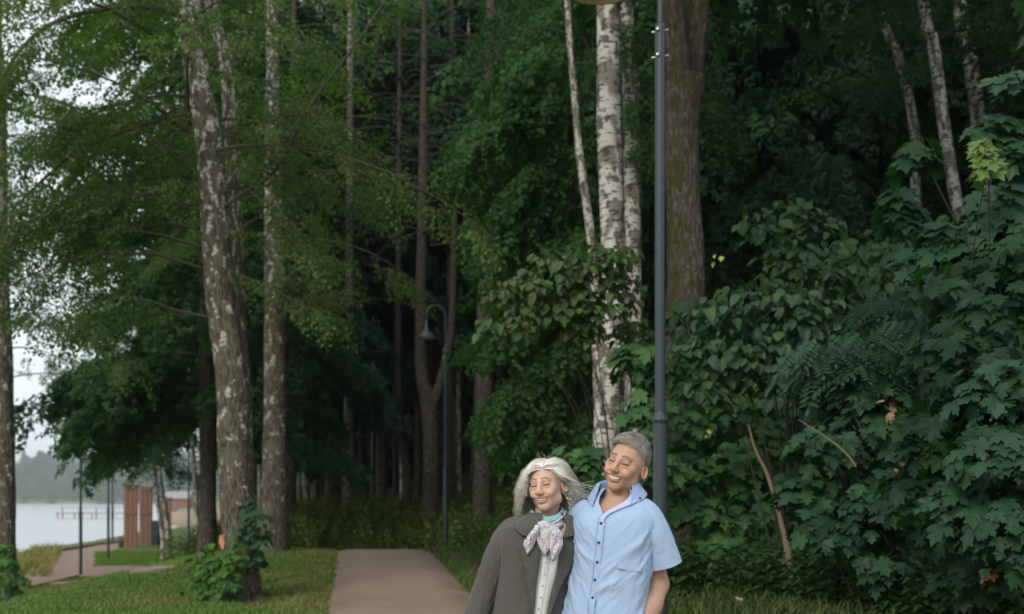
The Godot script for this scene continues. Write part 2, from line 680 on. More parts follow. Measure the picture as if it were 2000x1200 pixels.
func spray(count: int, length: float, leaf: float, wide: float, droop: float, seed_: int, lobed := false) -> ArrayMesh:
	# a leafy twig along +z: leaves left and right, each folded along its rib
	var r := RandomNumberGenerator.new()
	r.seed = seed_
	var b := MB.new()
	for k in count:
		var t := (k + r.randf()) / count
		var at := Vector3(r.randf_range(-0.05, 0.05), -droop * t * t * length + r.randf_range(-0.06, 0.04), t * length * 0.9)
		var s := 1.0 if k % 2 == 0 else -1.0
		var yaw := s * r.randf_range(0.4, 1.35)
		var bas := Basis(Vector3.UP, yaw) * Basis(Vector3.RIGHT, r.randf_range(0.0, 0.8)) * Basis(Vector3.BACK, r.randf_range(-0.6, 0.6))
		var L := leaf * r.randf_range(0.7, 1.25)
		var W := L * wide
		at += bas * Vector3(0, 0, r.randf_range(0.0, 0.10))
		var tone := r.randf_range(0.8, 1.2)
		var col := Color(tone * r.randf_range(0.92, 1.12), tone, tone * 0.97)
		var tip := at + bas * Vector3(0, -0.18 * L, L)
		if lobed:
			var a1 := at + bas * Vector3(W * 0.62, 0.08 * L, L * 0.42)
			var a2 := at + bas * Vector3(-W * 0.62, 0.08 * L, L * 0.42)
			var n1 := at + bas * Vector3(W * 0.2, 0.02, L * 0.5)
			var n2 := at + bas * Vector3(-W * 0.2, 0.02, L * 0.5)
			var c1 := at + bas * Vector3(W * 0.36, 0.0, L * 0.02)
			var c2 := at + bas * Vector3(-W * 0.36, 0.0, L * 0.02)
			b.tri(at, c1, a1, col)
			b.tri(at, a1, n1, col)
			b.tri(at, n1, tip, col)
			b.tri(at, tip, n2, col)
			b.tri(at, n2, a2, col)
			b.tri(at, a2, c2, col)
		else:
			b.tri(at, at + bas * Vector3(W * 0.5, 0.10 * L, L * 0.45), tip, col)
			b.tri(at, tip, at + bas * Vector3(-W * 0.5, 0.10 * L, L * 0.45), col)
	b.quad(Vector3(-0.004, 0, 0), Vector3(0.004, 0, 0), Vector3(0.002, -droop * length, length), Vector3(-0.002, -droop * length, length), Color(0.8, 0.5, 0.5))
	return b.commit()


func make_leaf_meshes() -> void:
	LM["maple"] = [maple_leaf(0.22, 0.1), maple_leaf(0.38, -0.15), maple_leaf(0.12, 0.25)]
	LM["oval"] = [oval_leaf(0.22), oval_leaf(0.4, 0.33), oval_leaf(0.1, 0.4)]
	LM["rowan"] = [rowan_leaf()]
	LM["small"] = [spray(34, 0.75, 0.075, 0.72, 0.25, 1), spray(30, 0.7, 0.07, 0.75, 0.45, 2), spray(36, 0.8, 0.07, 0.7, 0.1, 3)]
	LM["broad"] = [spray(24, 0.9, 0.15, 0.85, 0.30, 4, true), spray(22, 0.85, 0.145, 0.9, 0.5, 5, true), spray(26, 0.95, 0.14, 0.85, 0.15, 6, true)]
	LM["lime"] = [spray(26, 0.8, 0.115, 0.8, 0.35, 7), spray(24, 0.75, 0.11, 0.85, 0.55, 8), spray(28, 0.85, 0.105, 0.8, 0.2, 9)]


# ------------------------------------------------------------------ ground, paths, water

func steps_from(parts: Array) -> PackedFloat32Array:
	# coordinates: [from, to, step] runs joined
	var out := PackedFloat32Array()
	for p in parts:
		var x: float = p[0]
		while x < p[1] - 0.001:
			out.append(x)
			x += p[2]
	out.append(parts[parts.size() - 1][1])
	return out


func build_ground() -> void:
	var xs := steps_from([[-900.0, -200.0, 70.0], [-200.0, -60.0, 7.0], [-60.0, -28.0, 2.0], [-28.0, 16.0, 0.5], [16.0, 40.0, 2.0], [40.0, 200.0, 16.0], [200.0, 900.0, 70.0]])
	var ds := steps_from([[-60.0, -6.0, 6.0], [-6.0, 70.0, 0.5], [70.0, 130.0, 3.0], [130.0, 330.0, 8.0], [330.0, 1300.0, 60.0]])
	var b := MB.new()
	var p := PackedVector3Array()
	var q := PackedVector2Array()
	var c := PackedColorArray()
	var lawn := Color(0.105, 0.185, 0.035)
	var dry := Color(0.20, 0.165, 0.075)
	var soil := Color(0.095, 0.066, 0.045)
	var litter := Color(0.085, 0.066, 0.040)
	var wild := Color(0.075, 0.115, 0.030)
	for d in ds:
		for x in xs:
			p.append(Vector3(x, ground_y(x, -d), -d))
			q.append(Vector2(x, d))
			var u := x - path_x(clampf(d, -5.0, 60.0))
			var f := nz.get_noise_2d(x * 0.5, d * 0.5)
			var f2 := nz.get_noise_2d(x * 1.7 + 40.0, d * 1.7)
			var col := lawn.lerp(dry, clampf(0.28 + 0.7 * f, 0, 0.7) * (0.5 + 0.5 * smoothstep(-7.0, -1.5, u)))
			col = col.lerp(wild, smoothstep(29.0, 33.0, d) * smoothstep(-9.0, -6.5, x))
			col = col.lerp(litter, smoothstep(36.0, 42.0, d + 2.0 * f) * smoothstep(-11.0, -8.0, x) * (1.0 - smoothstep(200.0, 260.0, d)))
			col = col.lerp(litter, smoothstep(2.6, 4.0, u + f) * (1.0 - smoothstep(200.0, 260.0, d)))
			# bare earth: the scar right of the path and the trodden edges
			col = col.lerp(soil, smoothstep(0.25, 0.75, 1.2 * exp(-pow((u - 1.45) / 0.45, 2)) * smoothstep(17.0, 19.0, d) * (1.0 - smoothstep(27.0, 29.0, d)) + 0.35 * f2))
			col = col.lerp(Color(0.16, 0.12, 0.07), 0.55 * exp(-pow((absf(u) - 1.15) / 0.22, 2)) * (1.0 - smoothstep(28.0, 30.0, d)))
			col = col.lerp(soil, 0.8 * smoothstep(0.35, 0.9, exp(-(pow(x + 3.7, 2) + pow(d - 17.0, 2)) / 0.9) + 0.3 * f2))
			if d > 75.0 and d < 250.0:
				col = col.lerp(Color(0.40, 0.30, 0.22), smoothstep(75.0, 90.0, d) * smoothstep(-30.0, -33.0, x + 6.0 * f) * 0.0 + smoothstep(72.0, 80.0, d) * (1.0 - smoothstep(135.0, 165.0, d + 10.0 * f)) * (1.0 - smoothstep(-26.0, -22.0, x)))
				col = col.lerp(Color(0.22, 0.24, 0.08), smoothstep(135.0, 160.0, d) * (1.0 - smoothstep(-40.0, -30.0, x)) * 0.7)
			if d > 250.0:
				col = Color(0.20, 0.24, 0.09).lerp(Color(0.10, 0.14, 0.05), smoothstep(296.0, 306.0, d))
			c.append(col)
	b.grid(ds.size(), xs.size(), p, q, c)
	var g := part("ground", b.commit(), M.ground_mix)
	tag(g, "sloping lawn and forest floor running down to the lake", "", "", "structure")
	# the footpath, a strip with its edges worn down into the turf
	b = MB.new()
	p = PackedVector3Array()
	q = PackedVector2Array()
	c = PackedColorArray()
	var rows := 0
	var d := -5.0
	while d < 38.0:
		var bend := 0.16 * pow(maxf(d - 28.0, 0.0), 2.0)
		var x0 := path_x(d) - bend
		for s in 9:
			var k := (s - 4) / 4.0
			var wob := 0.11 * nz.get_noise_2d(d * 1.1, 50.0 + signf(k)) * absf(k)
			var x := x0 + k * 1.12 + wob
			var lift := 0.035 if absf(k) < 0.9 else -0.03
			p.append(Vector3(x, ground_y(x, -d) + lift + 0.012 * (1.0 - k * k), -d))
			q.append(Vector2(x, d))
			c.append(Color.WHITE * ((0.80 if absf(k) > 0.7 else 1.0) * (1.0 + 0.16 * nz.get_noise_2d(x * 0.9, d * 0.45) + 0.12 * nz.get_noise_2d(x * 3.1, d * 2.2))))
		rows += 1
		d += 0.25
	b.grid(rows, 9, p, q, c)
	tag(part("path", b.commit(), M.gravel), "reddish brown crushed stone footpath between lawn and forest bank", "", "", "structure")
	# the lakeside promenade and its branch
	var edge_a := [[35, 1147], [60, 1113], [83, 1082], [137, 1074], [194, 1065], [232, 1061]]
	var edge_b := [[50, 1152], [108, 1138], [155, 1126], [191, 1108], [183, 1085], [232, 1075]]
	tag(part("promenade", strip(edge_a, edge_b, 0.03), M.gravel), "reddish promenade along the lake shore", "", "", "structure")
	var edge_c := [[189, 1108], [233, 1106], [291, 1101], [329, 1098], [350, 1096]]
	var edge_e := [[153, 1127], [187, 1129], [262, 1125], [323, 1117], [350, 1112]]
	tag(part("promenade_branch", strip(edge_c, edge_e, 0.036), M.gravel), "reddish side path leaving the promenade towards the trees", "", "", "structure")
	# water
	var wp := PlaneMesh.new()
	wp.size = Vector2(1200, 420)
	var w := part("lake_water", wp, M.lake_water, self, Transform3D(Basis(), Vector3(-560, WATER, -150)))
	tag(w, "pale still lake", "", "", "structure")


func strip(a: Array, e: Array, lift: float) -> ArrayMesh:
	var b := MB.new()
	var p := PackedVector3Array()
	var q := PackedVector2Array()
	var rows := 0
	for k in a.size():
		var n := 8 if k < a.size() - 1 else 1
		for j in n:
			var t := float(j) / 8.0
			var k1 := mini(k + 1, a.size() - 1)
			var A := on_ground(lerpf(a[k][0], a[k1][0], t), lerpf(a[k][1], a[k1][1], t))
			var B := on_ground(lerpf(e[k][0], e[k1][0], t), lerpf(e[k][1], e[k1][1], t))
			for s in 9:
				var x := A.lerp(B, s / 8.0)
				p.append(Vector3(x.x, ground_y(x.x, x.z) + lift, x.z))
				q.append(Vector2(x.x, x.z))
			rows += 1
	b.grid(rows, 9, p, q, PackedColorArray())
	return b.commit()


func beam(called: String, a: Vector3, e: Vector3, w: float, h: float, m: Material, parent: Node = self) -> MeshInstance3D:
	# a squared timber from a to e with softened edges
	var b := MB.new()
	var z := (e - a).normalized()
	var up := Vector3.UP if absf(z.y) < 0.9 else Vector3.RIGHT
	var x := up.cross(z).normalized()
	var t := Transform3D(Basis(x, z, x.cross(z)), a)
	b.box(Vector3(-w / 2, 0, -h / 2), Vector3(w / 2, a.distance_to(e), h / 2), t, Color.WHITE, minf(w, h) * 0.12)
	return part(called, b.commit(), m, parent)


func timber_screen(label: String, px0: float, px1: float, py_top: float, d: float, py_base: float) -> void:
	var base := pt((px0 + px1) / 2, py_base, d)
	var t := thing("timber_screen", label, "screen", base, 0.0, "tall timber screens by the lake")
	var w := px_m(px1 - px0, d)
	var h := px_m(py_base - py_top, d)
	for row in 1:
		for k in 3:
			var x := (k / 2.0 - 0.5) * w
			beam("post", Vector3(x, 0, -row * 0.55), Vector3(x, h, -row * 0.55), 0.115, 0.2, M.timber, t)
		for y in [0.58 * h, h - 0.06]:
			beam("crossbar", Vector3(-w / 2 - 0.05, y, 0.085 - row * 0.72), Vector3(w / 2 + 0.05, y, 0.085 - row * 0.72), 0.06, 0.12, M.timber, t)
	for k in 3:
		var x := (k / 2.0 - 0.5) * w
		beam("tie", Vector3(x, h + 0.03, 0.08), Vector3(x, h + 0.03, -0.64), 0.10, 0.05, M.timber, t)


func build_lakeside() -> void:
	# deck with the timber screens
	var deck := thing("wooden_deck", "low wooden deck carrying the timber screens at the lake shore", "deck", pt(265, 1074, 57.5))
	var x := -3.4
	var k := 0
	while x < 2.6:
		var bd := MB.new()
		bd.box(Vector3(0, 0, 0), Vector3(0.19, 0.045, 2.9), Transform3D(Basis(), Vector3(x * 0.5 - 0.2, -0.03 + 0.004 * sin(k * 2.3), -2.4)), Color.WHITE * (0.9 + 0.12 * sin(k * 5.1)), 0.01)
		part("plank", bd.commit(), M.deck_board, deck)
		x += 0.4
		k += 1
	beam("edge_beam", Vector3(-2.0, -0.13, 0.53), Vector3(1.3, -0.13, 0.53), 0.08, 0.16, M.timber, deck)
	timber_screen("nearest tall brown timber screen of posts beside the small grey bin", 246, 264, 950, 57.0, 1076)
	timber_screen("brown timber screen standing between the grey cabinet and the first screen", 276, 293, 954, 60.0, 1069)
	timber_screen("farthest brown timber screen, half hidden behind the twin birch stems", 316, 331, 974, 78.0, 1048)
	# retaining timber along the promenade
	var ed := [[83, 1083], [137, 1075], [194, 1066], [232, 1062]]
	var rt := thing("shore_beam", "dark timber edging along the promenade above the water", "edging", on_ground(137, 1075))
	for j in 3:
		var A := on_ground(ed[j][0], ed[j][1]) - rt.position + Vector3(0, 0.07, 0)
		var B := on_ground(ed[j + 1][0], ed[j + 1][1]) - rt.position + Vector3(0, 0.07, 0)
		beam("timber", A, B, 0.14, 0.14, M.deck_board, rt)
	var ed2 := [[50, 1152], [108, 1139], [152, 1128], [187, 1130], [262, 1126], [323, 1118]]
	var rt2 := thing("lawn_edging", "low dark edging strip between the lawn and the lakeside promenade", "edging", on_ground(152, 1128))
	for j in 5:
		var A := on_ground(ed2[j][0], ed2[j][1]) - rt2.position + Vector3(0, 0.02, 0)
		var B := on_ground(ed2[j + 1][0], ed2[j + 1][1]) - rt2.position + Vector3(0, 0.02, 0)
		beam("edging", A, B, 0.06, 0.12, M.deck_board, rt2)
	# cabinet and bin
	var cb := thing("grey_cabinet", "dark grey upright cabinet next to the timber screens", "cabinet", pt(303.5, 1066, 59.0))
	var b := MB.new()
	b.box(Vector3(-0.2, 0.06, -0.2), Vector3(0.2, 1.14, 0.2), Transform3D(), Color.WHITE, 0.03)
	part("body", b.commit(), M.bin_grey, cb)
	b = MB.new()
	b.box(Vector3(-0.22, 1.143, -0.22), Vector3(0.22, 1.19, 0.22), Transform3D(), Color.WHITE, 0.03)
	part("lid", b.commit(), M.bin_grey, cb)
	b = MB.new()
	b.box(Vector3(-0.17, 0.12, 0.203), Vector3(0.17, 1.05, 0.215))
	var door := part("door", b.commit(), M.bin_grey, cb)
	b = MB.new()
	b.lathe([Vector2(0.012, -0.05), Vector2(0.016, 0), Vector2(0.012, 0.05)], 8, Transform3D(Basis(), Vector3(0.12, 0.6, 0.24)))
	part("handle", b.commit(), M.zinc, door)
	for s in [-0.15, 0.15]:
		b = MB.new()
		b.box(Vector3(s - 0.03, 0, -0.15), Vector3(s + 0.03, 0.058, 0.15))
		part("foot", b.commit(), M.bin_grey, cb)
	var bn := thing("litter_bin", "small grey litter bin at the left foot of the first timber screen", "litter bin", pt(235.5, 1076, 57.5))
	b = MB.new()
	b.lathe([Vector2(0.0, 0.03), Vector2(0.11, 0.03), Vector2(0.125, 0.48), Vector2(0.115, 0.50), Vector2(0.105, 0.49), Vector2(0.1, 0.06)], 16)
	part("body", b.commit(), M.bin_grey, bn)
	b = MB.new()
	b.lathe([Vector2(0.135, 0.53), Vector2(0.13, 0.57), Vector2(0.06, 0.61), Vector2(0.0, 0.615)], 16)
	part("lid", b.commit(), M.bin_grey, bn)
	b = MB.new()
	b.lathe([Vector2(0.09, 0.0), Vector2(0.09, 0.029), Vector2(0.0, 0.03)], 12)
	part("foot", b.commit(), M.bin_grey, bn)
	# pier in the water
	var pr := thing("pier", "thin wooden pier reaching into the lake", "pier", Vector3(-50.0, WATER, -150.0))
	b = MB.new()
	b.box(Vector3(-5.5, 0.55, -0.9), Vector3(5.5, 0.68, 0.9))
	part("deck", b.commit(), M.deck_board, pr)
	for j in 6:
		for s in [-0.8, 0.8]:
			beam("pile", Vector3(-5.2 + j * 2.08, -1.0, s), Vector3(-5.2 + j * 2.08, 1.25 if s < 0 else 0.54, s), 0.14, 0.14, M.deck_board, pr)
	beam("handrail", Vector3(-5.4, 1.3, -0.8), Vector3(5.4, 1.3, -0.8), 0.09, 0.07, M.deck_board, pr)
	# cabin, upturned boat, puddle
	var cab := thing("red_cabin", "low reddish cabin on the far sandy bank", "cabin", grounded(343, 175.0))
	b = MB.new()
	b.box(Vector3(-1.6, -0.3, -4.0), Vector3(1.6, 1.8, 0.0))
	part("wall", b.commit(), M.wall_red, cab)
	b = MB.new()
	for s in [-1.0, 1.0]:
		b.quad(Vector3(-1.9, 1.65, -2.0 + s * 2.4), Vector3(1.9, 1.65, -2.0 + s * 2.4), Vector3(1.9, 2.7, -2.0), Vector3(-1.9, 2.7, -2.0))
	for s in [-1.6, 1.6]:
		b.tri(Vector3(s, 1.8, 0.0), Vector3(s, 1.8, -4.0), Vector3(s, 2.6, -2.0))
	part("roof", b.commit(), M.roof_grey, cab)
	b = MB.new()
	b.box(Vector3(-0.4, -0.2, 0.003), Vector3(0.4, 1.5, 0.05))
	part("door", b.commit(), M.timber, cab)
	var bt := thing("upturned_boat", "white upturned rowing boat on the sandy bank", "boat", grounded(340, 84.0))
	b = MB.new()
	var hull := PackedVector3Array()
	var uvs := PackedVector2Array()
	for r in 13:
		var t := r / 12.0
		var wdt := 0.62 * sqrt(sin(PI * clampf(t, 0.03, 0.97)))
		for s in 13:
			var a := PI * s / 12.0
			hull.append(Vector3(-1.5 + 3.0 * t, 0.5 * pow(sin(a), 0.7) * (0.7 + 0.3 * sin(PI * t)) - 0.02, cos(a) * wdt))
			uvs.append(Vector2(t, a))
	b.grid(13, 13, hull, uvs, PackedColorArray())
	part("hull", b.commit(), M.white_paint, bt, Transform3D(Basis(Vector3.UP, 1.25) * 0.5, Vector3.ZERO))
	beam("keel", Vector3(-0.2, 0.235, 0.6), Vector3(0.2, 0.235, -0.6), 0.03, 0.03, M.white_paint, bt)
	var pd := on_ground(347, 1081)
	b = MB.new()
	var ring := PackedVector3Array()
	for s in 28:
		var a := TAU * s / 28
		var rr := 0.62 * (1.0 + 0.2 * nz.get_noise_2d(cos(a) * 2.0, sin(a) * 2.0))
		var q := Vector3(pd.x + cos(a) * rr * 0.6, 0, pd.z + sin(a) * rr * 1.6)
		ring.append(Vector3(q.x, ground_y(pd.x, pd.z) + 0.06, q.z))
	for s in 28:
		b.tri(Vector3(pd.x, ground_y(pd.x, pd.z) + 0.06, pd.z), ring[(s + 1) % 28], ring[s])
	tag(part("puddle", b.commit(), M.lake_water), "rain puddle shining on the grass", "", "", "structure")
	far_shore()
	# summer haze lying over the water
	var fog := FogVolume.new()
	fog.name = "lake_haze"
	fog.size = Vector3(420, 20, 330)
	fog.position = Vector3(-245, 4, -265)
	var fm := FogMaterial.new()
	fm.density = 0.0017
	fm.albedo = Color(0.93, 0.97, 0.98)
	fog.material = fm
	add_child(fog)
	tag(fog, "pale haze over the lake and the far shore", "", "", "stuff")


func blob_tree(seed_: int, conifer: bool) -> ArrayMesh:
	# a far tree one unit tall: clumps of leaves round a trunk
	var r := RandomNumberGenerator.new()
	r.seed = seed_
	var b := MB.new()
	b.tube(PackedVector3Array([Vector3(0, -0.05, 0), Vector3(0, 0.7, 0)]), PackedFloat32Array([0.02, 0.008]), 5, PackedColorArray([Color(0.6, 0.5, 0.5)]))
	for k in 230:
		var y := r.randf_range(0.12, 1.0)
		var w := (1.0 - y) * 0.22 + 0.015 if conifer else 0.34 * sqrt(maxf(0.02, sin(PI * clampf(y * 0.92, 0.05, 0.97))))
		var a := r.randf() * TAU
		var rr := w * sqrt(r.randf())
		var at := Vector3(cos(a) * rr, y, sin(a) * rr)
		var s := r.randf_range(0.025, 0.06)
		var bas := Basis.from_euler(Vector3(r.randf() * TAU, r.randf() * TAU, 0))
		var tone := r.randf_range(0.75, 1.25)
		b.tri(at + bas * Vector3(s, 0, 0), at + bas * Vector3(-s * 0.5, s * 0.9, 0), at + bas * Vector3(-s * 0.5, -s * 0.9, 0), Color(tone, tone, tone))
		b.tri(at + bas * Vector3(0, s, 0.01), at + bas * Vector3(0, -s * 0.6, s * 0.8), at + bas * Vector3(0.01, -s * 0.5, -s * 0.9), Color(tone, tone, tone * 0.9))
	return b.commit()


func far_shore() -> void:
	var kinds := [blob_tree(1, false), blob_tree(2, false), blob_tree(3, true), blob_tree(4, true)]
	for m in 4:
		var where := []
		var tints := []
		for k in 330:
			var d := rng.randf_range(292.0, 420.0)
			var x := rng.randf_range(-210.0, 40.0) * d / 330.0
			var h := rng.randf_range(5.0, 9.0) if m < 2 else rng.randf_range(7.5, 12.0)
			if d < 320.0:
				h *= 0.62
			if m >= 2 and d < 335.0:
				d += 60.0
			var q := Vector3(x, ground_y(x, -d) - 0.2, -d)
			where.append(Transform3D(Basis(Vector3.UP, rng.randf() * TAU).scaled(Vector3(h * 1.25, h, h * 1.25)), q))
			var base := Color(0.105, 0.165, 0.055) if m < 2 else Color(0.05, 0.095, 0.055)
			tints.append(base * rng.randf_range(0.75, 1.25))
		var o := scatter("far_wood", kinds[m], M.leaf_far, where, tints)
		tag(o, ["rounded pale green trees massed on the far shore", "mid green broadleaf trees massed on the far shore", "dark spruces massed on the ridge across the lake", "tall dark firs among the far ridge woods"][m], "far woods", "woods across the lake", "stuff")


# ------------------------------------------------------------------ trees

class Crown:
	# sprays of leaves and the twigs that carry them, in the tree's own axes
	var where := []
	var tints := []
	var twigs := MB.new()
	var at := Vector3.ZERO


func bough(cr: Crown, from: Vector3, az: float, length: float, rise: float, droop: float, width: float, n: int, scale: float, tint: Color, vary := 0.22, start := 0.2) -> void:
	var h := Vector3(cos(az), 0, sin(az))
	var side := Vector3(-sin(az), 0, cos(az))
	var path := PackedVector3Array()
	var rad := PackedFloat32Array()
	var kink := rng.randf_range(-0.25, 0.25)
	for k in 7:
		var t := k / 6.0
		path.append(from + h * length * t + Vector3.UP * (rise * t - droop * t * t) * length + side * kink * sin(t * 3.0) * length * 0.35)
		rad.append(lerpf(0.0045 * length + 0.007, 0.0035, t))
	cr.twigs.tube(path, rad, 5)
	leafed(cr, path, width, n, scale, tint, vary, start)


func leafed(cr: Crown, path: PackedVector3Array, width: float, n: int, scale: float, tint: Color, vary := 0.22, start := 0.2) -> void:
	# sprays along a branch, on both sides of it and a little below
	var m := path.size() - 1
	var own := rng.randf_range(0.85, 1.15)
	for k in n:
		var t := start + (1.0 - start) * pow(rng.randf(), 0.8)
		var f := t * m
		var j := mini(int(f), m - 1)
		var at := path[j].lerp(path[j + 1], f - j)
		var dir := (path[j + 1] - path[j]).normalized()
		var side := dir.cross(Vector3.UP).normalized()
		var s := rng.randfn(0.0, 0.5)
		at += side * s * width * (1.1 - 0.6 * t) + Vector3.DOWN * absf(rng.randfn(0.0, 0.22)) * width * 0.7 + Vector3.UP * rng.randf_range(0.0, 0.1)
		# the canopy stays open over the footpath
		var wp := at + cr.at
		if (wp.y > 9.0 and wp.z > -25.0 or wp.y > 6.5 and wp.z <= -25.0 and wp.z > -37.0) and absf(wp.x - path_x(-wp.z)) < 2.8:
			continue
		var fw := (dir + side * signf(s) * rng.randf_range(0.1, 1.2) + Vector3.DOWN * rng.randf_range(-0.1, 0.65)).normalized()
		var up := (Vector3.UP + Vector3(rng.randfn(0, 0.35), 0, rng.randfn(0, 0.35))).normalized()
		var x := up.cross(fw).normalized()
		var sc := scale * rng.randf_range(0.7, 1.25)
		cr.where.append(Transform3D(Basis(x, fw.cross(x), fw) * sc, at))
		var w := own * (1.0 + rng.randf_range(-vary, vary))
		cr.tints.append(Color(tint.r * w * rng.randf_range(0.9, 1.15), tint.g * w, tint.b * w * rng.randf_range(0.85, 1.15)))


func put_crown(o: Node3D, cr: Crown, kind: String, m: Material) -> void:
	var meshes: Array = LM[kind]
	for k in meshes.size():
		var w := []
		var t := []
		var j := k
		while j < cr.where.size():
			w.append(cr.where[j])
			t.append(cr.tints[j])
			j += meshes.size()
		if w.size():
			var s := scatter("crown", meshes[k], m, w, t, o)
			s.set_meta("kind", "stuff")
	if cr.twigs.v.size():
		part("branches", cr.twigs.commit(), M.twig, o)


func tree(called: String, label: String, cat: String, group: String, d: float, pts: Array, bark_: String, sides := 14, extra_top := 6.0, v_len := 5.0, rough := 0.10) -> Node3D:
	# pts: [px, py, width px] from the foot up; the trunk goes on above the picture
	var foot: Vector3
	if pts[0][1] <= 0:
		foot = grounded(pts[0][0], d)
	else:
		foot = pt(pts[0][0], pts[0][1], d)
		foot.y = minf(foot.y, ground_y(foot.x, foot.z))
		foot = Vector3(foot.x, ground_y(foot.x, foot.z), foot.z)
	var path := [foot + Vector3(0, -0.15, 0)]
	var rad := [px_m(pts[0][2], d) / 2]
	for k in range(1, pts.size()):
		path.append(pt(pts[k][0], pts[k][1], d))
		rad.append(px_m(pts[k][2], d) / 2)
	if extra_top > 0.0:
		var last: Vector3 = path[path.size() - 1]
		var lean: Vector3 = (last - path[path.size() - 2]).normalized()
		path.append(last + (lean * 0.6 + Vector3.UP * 0.4).normalized() * extra_top)
		rad.append(rad[rad.size() - 1] * 0.3)
	var o := thing(called, label, cat, foot, 0.0, group)
	var cp := curve_points(path, 5)
	for k in cp.size():
		cp[k] -= foot
	var b := MB.new()
	b.tube(cp, curve_floats(rad, 5), sides, PackedColorArray(), rough, nz, v_len)
	part("trunk", b.commit(), M[bark_], o)
	o.set_meta("top", cp[cp.size() - 1])
	return o


func whorl(cr: Crown, trunk_at: Callable, y0: float, y1: float, n: int, r0: float, r1: float, per: int, scale: float, tint: Color, rise := 0.25, droop := 0.55, az0 := 0.0, az_span := TAU, width := 0.0) -> void:
	# boughs from height y0 to y1 round the trunk, r0 long below and r1 above
	for k in n:
		var t := (k + rng.randf() * 0.7) / n
		var y := lerpf(y0, y1, t)
		var az := az0 + fmod(k * 2.399 + rng.randf() * 0.4, TAU) / TAU * az_span
		var L := lerpf(r0, r1, t) * rng.randf_range(0.75, 1.15)
		bough(cr, trunk_at.call(y), az, L, rise * rng.randf_range(0.5, 1.5), droop * rng.randf_range(0.7, 1.3), width if width > 0.0 else L * 0.33, int(per * L), scale, tint)


func straight(o: Node3D, lean := Vector3.ZERO) -> Callable:
	return func(y: float) -> Vector3: return Vector3(lean.x * y, y, lean.z * y)


func limb(cr: Crown, o: Node3D, d: float, pts: Array, w0: float, w1: float, n: int, scale: float, tint: Color, width: float, dz := 0.0) -> void:
	# a branch drawn through points of the picture at that distance, coming dz nearer towards its tip
	var path := []
	for k in pts.size():
		path.append(pt(pts[k][0], pts[k][1], d - dz * k / (pts.size() - 1)) - o.position)
	var cp := curve_points(path, 5)
	var rad := PackedFloat32Array()
	for k in cp.size():
		rad.append(px_m(lerpf(w0, w1, float(k) / (cp.size() - 1)), d) / 2)
	cr.twigs.tube(cp, rad, 7)
	if n > 0:
		leafed(cr, cp, width, n, scale, tint, 0.25, 0.1)


const C_BIRCH := Color(0.135, 0.195, 0.060)
const C_BIRCH_D := Color(0.105, 0.165, 0.058)
const C_DARK := Color(0.042, 0.106, 0.040)
const C_BLUE := Color(0.046, 0.106, 0.068)
const C_LIME := Color(0.060, 0.148, 0.042)
const C_DEEP := Color(0.036, 0.092, 0.040)


